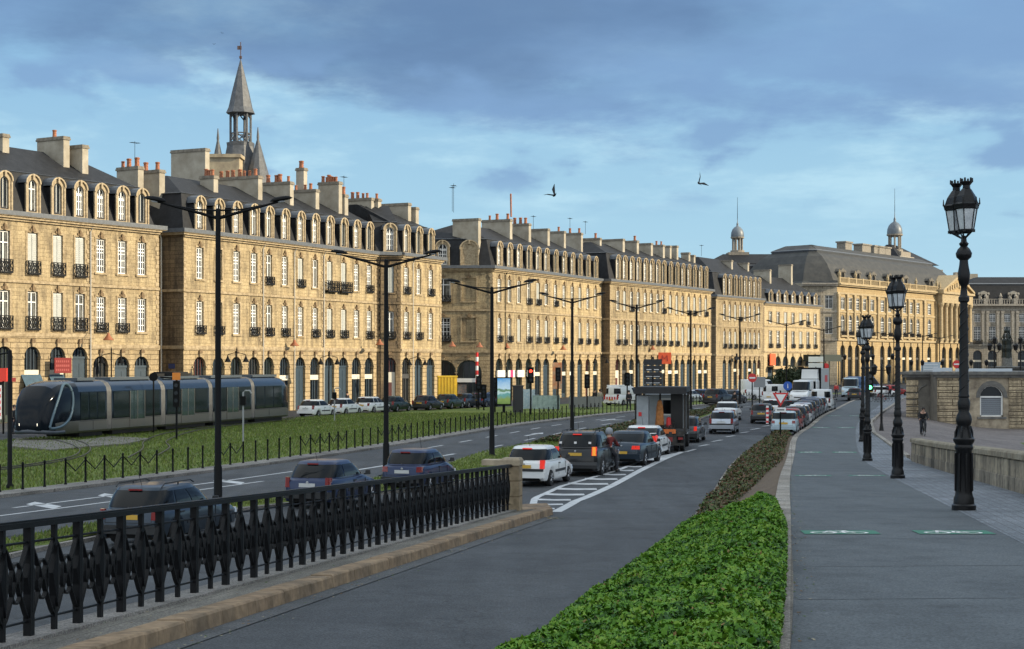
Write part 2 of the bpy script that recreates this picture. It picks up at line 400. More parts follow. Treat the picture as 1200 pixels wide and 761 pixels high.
# median: grass strip with the street lamps
MDL = [(24, -17.5), (38, -12.6), (48, -9.9), (57, -6.2), (65, -3.5), (78, -1.5), (88, 1.2), (101, 4.7), (123, 11.8), (149, 18.4), (160, 21.5)]
MDR = [(24, -14.0), (38, -10.9), (48, -7.9), (57, -2.4), (65, 0.3), (74, 3.3), (88, 7.4), (101, 9.6), (123, 14.2), (149, 19.6), (160, 22.3)]
mdl = lambda Y: interp(MDL, Y); mdr = lambda Y: interp(MDR, Y)
Ym = list(np.arange(24, 156, 2.0))
grid_strip('median_kerb', Ym, mdl, mdr, lambda X, Y: 0.10, M_KERB, nx=2, skirt=0.14)
grid_strip('median_lawn', Ym[1:-1], lambda Y: mdl(Y) + 0.16, lambda Y: mdr(Y) - 0.16, lambda X, Y: 0.125 + 0.03 * math.sin(X * 3 + Y), M_GRASS, nx=4, skirt=0.02)
# tram lawn
LWN = [(40, -60), (60, -52), (78, -33), (88, -29), (97, -26.6), (110, -21.5), (126.7, -17.2), (146.7, -10.2), (157.7, -2.4), (170.6, 6.4), (190, 14.5), (215, 27), (236, 36)]
lwn = lambda Y: interp(LWN, Y)
Yl = list(np.arange(20, 236, 3.0))
grid_strip('tram_lawn', Yl, lambda Y: max(lwn(Y), -75), lambda Y: bar(Y) - 0.25, lambda X, Y: 0.05 + 0.05 * math.sin(X * 0.4) * math.sin(Y * 0.3), M_GRASS, nx=14, skirt=0.15)
grid_strip('verge_pavement', Yl, lambda Y: bar(Y) - 0.25, lambda Y: bar(Y) + 0.9, lambda X, Y: 0.11, M_KERB, nx=2, skirt=0.13)
# ramp road
Yk = list(np.arange(-12, 42, 2.0)) + [42, 42.5]
grid_strip('ramp_road', list(np.arange(-12, 98, 1.5)), lambda Y: kl(Y) - 0.05 if Y < 42.4 else interp([(42.5, 0.0), (52, 0.6), (60, 2.8), (79, 8.0), (100, 14)], Y), lambda Y: hl(Y) + 0.1 if Y < 97 else hl(97), lambda X, Y: zR(Y) + 0.004, M_ROAD, nx=4, skirt=0.3)
# lower road beside the railing, under the ramp's level
grid_strip('lower_road', list(np.arange(14, 99, 2.0)), mdr, lambda Y: (rl(Y) + 0.2 if Y < 43 else interp([(43, 0.2), (60, 3.4), (79, 8.4), (100, 14.6)], Y)), lambda X, Y: 0.003, M_ROAD, nx=2)
# ledge under the railing: kerb stones, flags, retaining face
def ledge():
    mb = MB(); prof = lambda Y: [(rl(Y) - 0.28, -0.05), (rl(Y) - 0.28, zR(Y) + 0.20), (rl(Y) + 0.18, zR(Y) + 0.205), (rl(Y) + 0.18, zR(Y) + 0.10)]
    rows = [[mb.pt((x, Y, z)) for x, z in prof(Y)] for Y in Yk]
    for a, b in zip(rows, rows[1:]): mb.bridge(a, b, closed=False)
    mb.build('railing_footing', M_KERB)['kind'] = 'structure'
    mb = MB()
    rows = [[mb.pt((x, Y, z)) for x, z in ((rl(Y) + 0.18, zR(Y) + 0.17), (kl(Y) - 0.32, zR(Y) + 0.185))] for Y in Yk]
    for a, b in zip(rows, rows[1:]): mb.bridge(a, b, closed=False)
    mb.build('ledge_paving', ground_mat('ledge_flags', (0.25, 0.235, 0.205), (0.17, 0.16, 0.14), 0.85, wear=0.2, slabs=1.2, rowh=0.6))['kind'] = 'structure'
    # kerb stones one by one in a single structure mesh with open joints
    mb = MB(); s = -12.0; k = 0; rnd = random.Random(3)
    while s < 43.0:
        ln = 1.05 + rnd.uniform(-0.1, 0.1); a, b = s, min(s + ln - 0.012, 43.2)
        dz = rnd.uniform(-0.006, 0.006)
        def P(Y, dx, z): return (kl(Y) + dx, Y, z)
        A = [P(a, -0.32, zR(a) + 0.19 + dz), P(a, -0.02, zR(a) + 0.19 + dz), P(a, 0.0, zR(a) + 0.165 + dz), P(a, 0.02, zR(a) - 0.05)]
        B = [P(b, -0.32, zR(b) + 0.19 + dz), P(b, -0.02, zR(b) + 0.19 + dz), P(b, 0.0, zR(b) + 0.165 + dz), P(b, 0.02, zR(b) - 0.05)]
        ia, ib = mb.ring(A), mb.ring(B)
        mb.bridge(ia, ib, closed=False); mb.idx(ia); mb.idx(ib[::-1])
        s += ln
    mb.build('kerb', stone_mat('kerb_block', (0.33, 0.245, 0.165), (0.26, 0.19, 0.13), (0.2, 0.15, 0.1), bw=1.07, bh=3, jw=0.004, stain=0.6, soot=(0.1, 0.085, 0.07)))['kind'] = 'structure'
    # pale gutter strip
    grid_strip('gutter', list(np.arange(-12, 43, 1.0)), lambda Y: kl(Y) + 0.02, lambda Y: kl(Y) + 0.34, lambda X, Y: zR(Y) + 0.014, ground_mat('gutter_concrete', (0.115, 0.12, 0.125), (0.085, 0.09, 0.095), 0.8, wear=0.1), nx=1)
    # nose closing the ledge past the end pier
    mb = MB(); z = zR(42.5) + 0.185
    pts = [(rl(42) - 0.28, 41.9), (rl(42) + 0.1, 44.0), (0.95, 44.4), (kl(43) + 0.0, 43.1)]
    t = mb.ring([(x, y, z - 0.004) for x, y in pts]); lo = mb.ring([(x, y, 0) for x, y in pts]); mb.idx(t); mb.bridge(lo, t)
    mb.build('kerb_nose', MATS['kerb_block'])['kind'] = 'structure'
ledge()
# hedge bed and its kerbs
Yh = list(np.arange(-12, 97, 1.5))
def zH(X, Y):
    a, b = hl(Y), pl(Y) - 0.3; t = max(0, min(1, (X - a) / max(0.1, b - a)))
    return (zR(Y) + 0.14) * (1 - t) + (zP(Y) + 0.02) * t
hr = lambda Y: pl(Y) - (0.20 if Y < 24 else 0.20 + (Y - 24)*.028)
grid_strip('hedge_bed', Yh, lambda Y: hl(Y) + 0.14, lambda Y: pl(Y) - 0.3, lambda X, Y: zH(X, Y) + 0.0, M_SOIL, nx=6)
grid_strip('road_side_kerb', Yh, lambda Y: hl(Y) - 0.06, lambda Y: hl(Y) + 0.16, lambda X, Y: zR(Y) + 0.15, M_KERBW, nx=1, skirt=0.25)
Yp = list(np.arange(-12, 238, 1.5))
grid_strip('path_side_kerb', Yp, lambda Y: pl(Y) - 0.32, lambda Y: pl(Y), lambda X, Y: zP(Y) + 0.045, M_KERBW, nx=1, skirt=0.3)
grid_strip('cycle_path', Yp, lambda Y: pl(Y) - 0.01, pr, lambda X, Y: zP(Y) + 0.02, M_PATH, nx=4, skirt=0.2)
# paved footway between the cycle path and the low wall
def fr(Y): return wl(Y) + 0.1 if Y < 70 else interp([(70, 17.3), (84, 19.6), (100, 22.2), (118, 26.0), (140, 31.8), (186, 44.4), (240, 60.5)], Y)
grid_strip('footway', list(np.arange(-12, 238, 1.5)), pr, lambda Y: max(fr(Y), pr(Y) + 0.15), lambda X, Y: zP(Y) + 0.024, M_COB, nx=4, skirt=0.3)
grid_strip('footway_kerb', list(np.arange(74, 238, 1.5)), lambda Y: max(fr(Y), pr(Y) + 0.15), lambda Y: max(fr(Y), pr(Y) + 0.15) + 0.22, lambda X, Y: zP(Y) + 0.11, M_KERBW, nx=1, skirt=0.8)

# ------------------------------------------------------------------ painted markings
def marking(name, polys, zf, m=M_PAINT, thin=0.006):
    mb = MB()
    for P in polys: mb.face([(x, y, zf(x, y) + thin) for x, y in P])
    o = mb.build(name, m); o['kind'] = 'structure'; return o
def dash(c, Y0, Y1, w, off):     # c: X(Y) curve
    n = max(1, int((Y1 - Y0) / 2)); out = []
    for i in range(n):
        a = Y0 + (Y1 - Y0) * i / n; b = Y0 + (Y1 - Y0) * (i + 1) / n
        out.append([(c(a) + off - w/2, a), (c(a) + off + w/2, a), (c(b) + off + w/2, b), (c(b) + off - w/2, b)])
    return out
z0f = lambda x, y: 0.006
polys = []
for k in range(20):
    y = 66 + 5.8 * k
    if y > 80: polys += dash(bar, y, y + 2.6, 0.16, 3.1)
for k in range(16):
    y = 68.5 + 7.6 * k
    if y > 78: polys += dash(bar, y, y + 2.6, 0.16, 6.2)
polys += dash(bar, 62, 78, 0.22, 6.1)
polys += dash(bar, 49, 66, 0.16, 3.9); polys += dash(bar, 46, 60, 0.16, 5.4)
marking('lane_markings', polys, z0f)
def arrow(cx, cy, s=1.0, ang=0.25, turn=False):
    P = [[(-.09, 0), (.09, 0), (.09, 2.2), (-.09, 2.2)], [(-.32, 2.2), (.32, 2.2), (0, 3.6)]]
    if turn: P += [[(.09, 1.0), (.6, 1.5), (.6, 1.8), (.09, 1.3)], [(.5, 1.2), (1.0, 1.9), (.35, 2.1)]]
    out = []
    for q in P:
        out.append([(cx + s * (x * math.cos(-ang) - y * math.sin(-ang)), cy + s * (x * math.sin(-ang) + y * math.cos(-ang))) for x, y in q])
    return out
marking('road_arrows', arrow(bar(98) + 4.7, 97, 1.3) + arrow(bar(120) + 4.7, 122, 1.3, 0.3, True) + arrow(bar(74) + 4.9, 78, 1.3), z0f)
# chevron block at lower left of the far carriageway
polys = []
for k in range(5):
    y = 45.5 + 3.3 * k; a = bar(y) + 4.0; b = bar(y) + 5.3
    polys.append([(a, y + 1.4), (a, y + 2.3), (b, y + 0.7), (b, y - 0.2)])
marking('chevron_markings', polys, z0f)
# hatched nose where the ramp joins the lower road
Lh = [(44.5, 0.4), (52, 0.62), (57.4, 1.65), (66, 4.2), (74.5, 6.2), (79.5, 8.35)]
Rh = [(44.5, 1.32), (50.5, 2.1), (58, 3.75), (66, 5.35), (74.5, 7.2), (79.5, 8.45)]
lh = lambda Y: interp(Lh, Y); rh = lambda Y: interp(Rh, Y)
zhf = lambda x, y: zR(y) + 0.006
polys = []
ys = list(np.arange(44.5, 79.6, 1.0))
for a, b in zip(ys, ys[1:]):
    polys.append([(lh(a), a), (lh(a) + 0.22, a), (lh(b) + 0.22, b), (lh(b), b)])
    polys.append([(rh(a) - 0.26, a), (rh(a) + 0.04, a), (rh(b) + 0.04, b), (rh(b) - 0.26, b)])
marking('merge_lines', polys, zhf)
polys = []
y = 45.6
while y < 70:
    a, b = lh(y) + 0.25, rh(y) - 0.25
    polys.append([(a, y + 0.35), (a, y + 1.15), ((a+b)/2, y + 0.85), ((a+b)/2, y + 0.1)]); polys.append([((a+b)/2, y + 0.1), ((a+b)/2, y + 0.85), (b, y + 0.95), (b, y + 0.2)])
    y += 2.45
polys.append([(lh(72.5), 72.5), (rh(71.5), 71.5), (rh(79.4), 79.4), (lh(79.4), 79.4)])
marking('hatching', polys, zhf, thin=0.009)
# dashes past the nose, between the two lanes
polys = []
for (x0, y0), (x1, y1) in [((804, 530), (815, 527)), ((819, 523.5), (830, 521.5)), ((834.5, 518), (846, 516)), ((850.5, 512.5), (861, 511)), ((867, 508), (877, 506.5)), ((880, 504), (890, 502.5)), ((894, 500), (902, 499))]:
    a = at(x0, y0); b = at(x1, y1)
    polys.append([(a[0] - .1, a[1]), (a[0] + .1, a[1]), (b[0] + .1, b[1]), (b[0] - .1, b[1])])
marking('lane_dashes', polys, zhf)
# cycle symbols on the path
M_GREEN = mat('green_road_paint', (0.035, 0.22, 0.135), 0.75, nscale=5, col2=(0.05, 0.14, 0.105))
def ringq(cx, cy, rx, ry, w, n=14):
    out = []
    for i in range(n):
        a, b = 2*PI*i/n, 2*PI*(i+1)/n
        out.append([(cx + rx*math.cos(a), cy + ry*math.sin(a)), (cx + rx*math.cos(b), cy + ry*math.sin(b)), (cx + (rx-w)*math.cos(b), cy + (ry-w*ry/rx)*math.sin(b)), (cx + (rx-w)*math.cos(a), cy + (ry-w*ry/rx)*math.sin(a))])
    return out
def seg(a, b, w):
    d = Vector((b[0]-a[0], b[1]-a[1])); n = Vector((-d.y, d.x)).normalized() * w / 2
    return [(a[0]-n.x, a[1]-n.y), (b[0]-n.x, b[1]-n.y), (b[0]+n.x, b[1]+n.y), (a[0]+n.x, a[1]+n.y)]
zpf = lambda x, y: zP(y) + 0.022
for Y in (24.6, 51.5, 78, 108, 132):
    for side, t in ((0, 0.22), (1, 0.76)):
        cx = pl(Y) + (pr(Y) - pl(Y)) * t; s = 0.52
        marking('cycle_symbol_ground', [[(cx - s*1.1, Y - 0.42), (cx + s*1.1, Y - 0.42), (cx + s*1.1 + .08, Y + 0.42), (cx - s*1.1 + .08, Y + 0.42)]], zpf, M_GREEN)
        q = ringq(cx - .24, Y - .25, .2, .36, .05) + ringq(cx + .24, Y - .25, .2, .36, .05)
        q += [seg(p1, p2, .05) for p1, p2 in (((cx - .24, Y - .25), (cx - .1, Y + .35)), ((cx - .1, Y + .35), (cx + .16, Y + .35)), ((cx + .16, Y + .35), (cx, Y - .25)), ((cx, Y - .25), (cx - .1, Y + .35)), ((cx, Y - .25), (cx - .24, Y - .25)), ((cx + .24, Y - .25), (cx + .13, Y + .5)), ((cx + .03, Y + .55), (cx + .2, Y + .5)))]
        q = [[(x, Y + (y - Y)*.6) for x, y in p] for p in q]
        if side: q = [[(2*cx - x, y) for x, y in p] for p in q]
        marking('cycle_symbol', q, zpf, M_WHITE, thin=0.010)
# dark joints across the path
polys = []
for Y in (15.2, 18.7, 23.2, 30.5, 38.2, 46):
    polys.append([(pl(Y) + .03, Y), (pr(Y), Y + 0.2), (pr(Y), Y + 0.225), (pl(Y) + .03, Y + 0.025)])
marking('path_joints', polys, zpf, mat('joint_tar', (0.082, 0.092, 0.10), 0.8), thin=0.003)
# tram rails and concrete apron in the grass
mb = MB()
ap = [at(8, 526), at(20, 517), at(90, 519.5), at(130, 514.5), at(176, 517), at(150, 523), at(100, 527), at(60, 531)]
t = mb.ring([(x, y, 0.16) for x, y in ap]); lo = mb.ring([(x, y, 0.0) for x, y in ap]); mb.idx(t); mb.bridge(lo, t)
mb.build('track_apron', mat('apron_concrete', (.20, .185, .165), .9, nscale=.8, col2=(.13, .12, .105)))['kind'] = 'structure'
mb = MB()
def railpath(pts, off=0.0):
    P = [Vector((*at(*p), 0.18)) for p in pts]
    fine = []
    for i in range(len(P) - 1):
        for k in range(5): fine.append(P[i].lerp(P[i+1], k / 5))
    fine.append(P[-1])
    for _ in range(4):
        fine = [fine[0]] + [(fine[i-1] + fine[i] * 2 + fine[i+1]) / 4 for i in range(1, len(fine)-1)] + [fine[-1]]
    mb.strap([p + Vector((off, 0, 0)) for p in fine], 0.07, 0.05, (0.8, -0.6, 0))
railpath([(62, 519), (82, 524), (96, 531), (88, 540), (40, 549), (-20, 556)]); railpath([(84, 518.5), (100, 523), (108, 530), (100, 539), (60, 548), (0, 556)])
railpath([(345, 492), (200, 508), (165, 521), (170, 530), (150, 541)]); railpath([(345, 493.5), (230, 506), (190, 521), (202, 528), (185, 538)])
mb.build('tram_rails', mat('rail_steel', (0.10, 0.085, 0.075), 0.5, 0.6))['kind'] = 'structure'
# ------------------------------------------------------------------ windows, dormers, balconies (shared meshes)
CACHE = {}
def arch_pts(w, zs, zt, n=8):
    """polyline left spring -> crown -> right spring; zs spring height, zt crown"""
    return [(-w/2 * math.cos(PI * i / n), zs + (zt - zs) * math.sin(PI * i / n)) for i in range(n + 1)]
def window_mesh(w, h, arch=False, style=0):
    key = ('win', round(w, 2), round(h, 2), arch, style)
    if key in CACHE: return CACHE[key]
    mb = MB(); hw = w / 2; fr = min(.09, w * .11)
    if arch:
        zs = h - hw * 1.0; P = [(-hw, 0)] + arch_pts(w, zs, h) + [(hw, 0)]
    else:
        zs = h; P = [(-hw, 0), (-hw, h), (hw, h), (hw, 0)]
    mb.mi = 1; mb.face([(x, .05, z) for x, z in P])
    mb.mi = 0
    cen = (0, h / 2)
    for a, b in zip(P, P[1:] + P[:1]):      # frame border
        ia = (a[0] - math.copysign(min(fr, abs(a[0])), a[0]), min(max(a[1], fr), h - fr)); ib = (b[0] - math.copysign(min(fr, abs(b[0])), b[0]), min(max(b[1], fr), h - fr))
        mb.face([(a[0], 0, a[1]), (b[0], 0, b[1]), (ib[0], 0, ib[1]), (ia[0], 0, ia[1])])
    def bar_(x0, x1, z0, z1, y=0.01): mb.box(x0, x1, y, y + .03, z0, z1)
    top = h - fr
    if style == 0:      # small-paned white casements
        bar_(-fr*.6, fr*.6, fr, top)
        for s in (-1, 1): bar_(s*hw*.5 - .026, s*hw*.5 + .026, fr, zs if arch else top, 0.015)
        k = max(3, int(h / .48))
        for i in range(1, k):
            z = h * i / k
            if z < (zs + .05 if arch else top): bar_(-hw + fr, hw - fr, z - .03, z + .03, .012)
        bar_(-hw + fr, hw - fr, h*.7 - .05, h*.7 + .05, -.005)
    elif style == 1:    # plain two-light window, curtains
        bar_(-fr*.6, fr*.6, fr, top); bar_(-hw + fr, hw - fr, h*.72 - .04, h*.72 + .04, -.005)
        mb.mi = 2; mb.box(-hw + fr, -hw*.3, .043, .047, fr, min(top, zs)); mb.box(hw*.3, hw - fr, .043, .047, fr, min(top, zs))
    elif style == 2:    # closed louvred shutters
        mb.mi = 2; top2 = min(top, zs)
        for s in (-1, 1):
            x0, x1 = (fr*.2, hw - .01) if s > 0 else (-hw + .01, -fr*.2)
            mb.box(x0, x1, -.03, 0.0, .02, top2)
            k = int(h / .16)
            for i in range(k): mb.box(x0 + .05, x1 - .05, -.045, -.03, .08 + i*(top2-.2)/k, .08 + (i+.55)*(top2-.2)/k)
    elif style == 3:    # dark open
        bar_(-fr*.5, fr*.5, fr, top, 0.02)
    me = mb.mesh('window', [M_WHITE if style != 3 else M_SHUT, M_GLASS, M_SHUT if style == 2 else M_GLASS2])
    CACHE[key] = me; return me
def balcony_mesh(w, h=0.95, d=0.28):
    key = ('bal', round(w, 2), round(h, 2), d)
    if key in CACHE: return CACHE[key]
    mb = MB(); hw = w / 2 + .12
    mb.box(-hw, hw, -d - .03, -d + .03, h - .06, h); mb.box(-hw, hw, -d - .02, -d + .02, .06, .1)
    for s in (-1, 1):
        mb.box(s*hw - .025, s*hw + .025, -d, 0, h - .05, h); mb.box(s*hw - .02, s*hw + .02, -d, 0, .06, .1); mb.box(s*hw - .03, s*hw + .03, -d - .03, -d + .03, 0.05, h)
    n = max(3, int(w / .3))
    for i in range(n):                       # scrolled panels
        cx = -hw + (i + .5) * 2 * hw / n; rx = hw / n * .85
        ring = [(cx + rx*math.cos(2*PI*j/8), -d, h*.5 + h*.34*math.sin(2*PI*j/8)) for j in range(8)]
        mb.tube(ring, .028, 4, closed=True)
        mb.strap([(cx - rx, -d, .1), (cx, -d, h*.5), (cx + rx, -d, h - .06)], .03, .05); mb.strap([(cx + rx, -d, .1), (cx, -d, h*.5), (cx - rx, -d, h - .06)], .03, .05)
        mb.box(cx - rx - .02, cx - rx + .02, -d - .015, -d + .015, .1, h)
    mb.box(-hw, hw, -d - .05, 0.0, -.06, 0.045)
    me = mb.mesh('balcony_railing', M_IRON); CACHE[key] = me; return me
def dormer_mesh(w, h, style='arch'):
    """stone dormer front; origin at the sill centre on the facade plane; runs back 1.5 m"""
    key = ('dor', round(w, 2), round(h, 2), style)
    if key in CACHE: return CACHE[key]
    mb = MB(); ow = w / 2 + .25; hw = w / 2; zb = .25; zt = h - .45; zs = zt - hw
    A = arch_pts(w, zs, zt); n = len(A) - 1
    O = [(-ow, 0)] ; OA = [(-ow - .0 + (2*ow) * 0 if False else -ow * math.cos(PI*i/n), zs + .06 + (h - .1 - zs - .06) * math.sin(PI*i/n)) for i in range(n+1)]
    if style == 'ped': OA = [(-ow, zs + .25)] + [(-ow + 2*ow*i/n, zs + .25 + (h - zs - .25) * (1 - abs(2*i/n - 1))) for i in range(1, n)] + [(ow, zs + .25)]
    mb.mi = 0
    mb.face([(-ow, 0, 0), (ow, 0, 0), (ow, 0, zb), (-ow, 0, zb)])
    mb.face([(-ow, 0, zb), (-hw, 0, zb), (-hw, 0, zs), (-ow, 0, OA[0][1])]); mb.face([(hw, 0, zb), (ow, 0, zb), (ow, 0, OA[-1][1]), (hw, 0, zs)])
    for i in range(n): mb.face([(A[i][0], 0, A[i][1]), (A[i+1][0], 0, A[i+1][1]), (OA[i+1][0], 0, OA[i+1][1]), (OA[i][0], 0, OA[i][1])])
    # reveals
    R = [(-hw, zb)] + A + [(hw, zb)]
    for a, b in zip(R, R[1:]): mb.face([(a[0], 0, a[1]), (b[0], 0, b[1]), (b[0], .3, b[1]), (a[0], .3, a[1])])
    mb.face([(-hw, 0, zb), (hw, 0, zb), (hw, .3, zb), (-hw, .3, zb)])
    # raised hood moulding following the outer arch
    for i in range(n):
        a, b = OA[i], OA[i+1]
        k = 1.0; da = (a[0]*1.16, a[1] + .1); db = (b[0]*1.16, b[1] + .1)
        mb.face([(a[0], -.14, a[1]), (b[0], -.14, b[1]), (db[0], -.14, db[1]), (da[0], -.14, da[1])])
        mb.face([(a[0], -.14, a[1]), (b[0], -.14, b[1]), (b[0], 0.01, b[1]), (a[0], 0.01, a[1])])
        mb.mi = 2; mb.face([(da[0], -.14, da[1]), (db[0], -.14, db[1]), (db[0], 2.2, db[1] + .02), (da[0], 2.2, da[1] + .02)]); mb.mi = 0
    # side consoles and sill
    for s in (-1, 1): mb.box(s*ow - .07, s*ow + .07, -.09, .05, 0, OA[0][1] + .08)
    mb.box(-ow - .08, ow + .08, -.1, 0.05, -.1, .1)
    mb.box(-.09, .09, -.17, .0, zt - .02, h - .05)
    # cheeks in slate/lead
    mb.mi = 1
    for s in (-1, 1): mb.face([(s*ow, 0, 0), (s*ow, 2.2, 0), (s*ow, 2.2, OA[0][1]), (s*ow, 0, OA[0][1])])
    me = mb.mesh('dormer', [M_DORM, M_SLATE, M_LEAD]); CACHE[key] = me; return me
def pot_mesh():
    if 'pot' in CACHE: return CACHE['pot']
    mb = MB(); mb.lathe([(.16, 0), (.19, .04), (.165, .12), (.15, .50), (.19, .54), (.18, .62), (.13, .64), (.12, .5)], 8)
    CACHE['pot'] = mb.mesh('chimney_pot', M_TERRA, 40); return CACHE['pot']

SHOPF = [(0.03, 0.05, 0.07), (0.02, 0.035, 0.03), (0.022, 0.042, 0.062), (0.10, 0.03, 0.025), (0.05, 0.05, 0.05)]
def shop_mesh(w, h, style):
    """arched shopfront infill: fanlight, fascia, door leaves / display glass"""
    key = ('shop', round(w, 2), round(h, 2), style)
    if key in CACHE: return CACHE[key]
    mb = MB(); hw = w/2; zs = h - hw
    P = [(-hw, 0)] + arch_pts(w, zs, h) + [(hw, 0)]
    mb.mi = 1; mb.face([(x, .12, z) for x, z in P])
    mb.mi = 0; fz = zs * .80
    for a, b in zip(P[1:-1], P[2:-1]):
        mb.face([(a[0], 0.04, a[1]), (b[0], 0.04, b[1]), (b[0]*.86, 0.04, zs + (b[1]-zs)*.88), (a[0]*.86, 0.04, zs + (a[1]-zs)*.88)])
    for x in (-hw*.45, 0, hw*.45): mb.box(x - .03, x + .03, .04, .1, fz, zs + (h-zs)*math.sqrt(max(0, 1-(x/hw)**2)) - .02)
    if style in (0, 1, 4):       # shop: fascia board + glazed front
        mb.mi = 2 if style != 4 else 0
        mb.box(-hw + .01, hw - .01, -.06, .1, fz - .45, fz)
        mb.mi = 0
        for x in (-hw + .06, -hw*.1, hw*.3, hw - .06): mb.box(x - .05, x + .05, .02, .1, 0, fz - .45)
        mb.box(-hw, hw, .02, .1, 0, .55)
        if style == 1: mb.mi = 3; mb.box(-hw*.9, -hw*.2, .09, .11, .7, fz - .7)
    elif style == 2:             # double carriage door
        mb.box(-hw, hw, .03, .11, 0, zs - .02)
        for s in (-1, 1):
            for z0, z1 in ((.25, zs*.38), (zs*.44, zs*.9)): mb.box(s*hw*.5 - hw*.34, s*hw*.5 + hw*.34, .0, .03, z0, z1)
        mb.box(-hw, hw, -.03, .08, zs - .12, zs + .06)
    elif style == 3:             # stone/cream infill with door
        mb.mi = 2; mb.box(-hw, hw, .02, .1, 0, fz); mb.mi = 0; mb.box(-hw*.4, hw*.4, -.01, .02, 0, fz * .7)
    fcol = mat('shop_joinery_%d' % style, SHOPF[style], 0.5, noise=0.2)
    me = mb.mesh('shopfront', [fcol, M_GLASS, [mat('cream_fascia', (0.62, 0.58, 0.48), .6), mat('white_fascia', (0.72, 0.72, 0.70), .6), M_WHITE, mat('cream_fascia', (0.62, 0.58, 0.48), .6), M_WHITE][style], mat('display_goods', (0.35, 0.22, 0.16), .7, nscale=6, col2=(0.08, 0.14, 0.16))])
    CACHE[key] = me; return me

def wall_band(mb, x0, x1, z0, z1, ops, depth=0.28, y=0.0):
    """wall strip between x0..x1, z0..z1 with openings (cx, w, zb, zt, arch)"""
    ops = sorted([o for o in ops if x0 < o[0] < x1])
    cur = x0
    for cx, w, zb, zt, arch in ops:
        l, r = cx - w/2, cx + w/2
        mb.face([(cur, y, z0), (l, y, z0), (l, y, z1), (cur, y, z1)])
        if zb > z0 + .01: mb.face([(l, y, z0), (r, y, z0), (r, y, zb), (l, y, zb)])
        if arch:
            zs = zt - w/2; A = [(cx + a, b) for a, b in arch_pts(w, zs, zt)]
        else: A = [(l, zt), (r, zt)]
        for a, b in zip(A, A[1:]): mb.face([(a[0], y, a[1]), (b[0], y, b[1]), (b[0], y, z1), (a[0], y, z1)])
        R = [(l, zb)] + A + [(r, zb)]
        for a, b in zip(R, R[1:]): mb.face([(a[0], y, a[1]), (b[0], y, b[1]), (b[0], y + depth, b[1]), (a[0], y + depth, a[1])])
        if zb > z0 + .01 or zb > 0.3: mb.face([(l, y, zb), (r, y, zb), (r, y + depth, zb), (l, y + depth, zb)])
        cur = r
    mb.face([(cur, y, z0), (x1, y, z0), (x1, y, z1), (cur, y, z1)])

def inset_poly(P, ins):
    n = len(P); out = []
    lines = []
    for i in range(n):
        a, b = Vector(P[i]), Vector(P[(i+1) % n]); d = (b - a).normalized(); nn = Vector((-d.y, d.x))
        lines.append((a + nn * ins[i], d))
    for i in range(n):
        (p, d), (q, e) = lines[i-1], lines[i]
        cr = d.x * e.y - d.y * e.x
        if abs(cr) < 1e-6: out.append(q)
        else:
            t = ((q - p).x * e.y - (q - p).y * e.x) / cr; out.append(p + d * t)
    return out

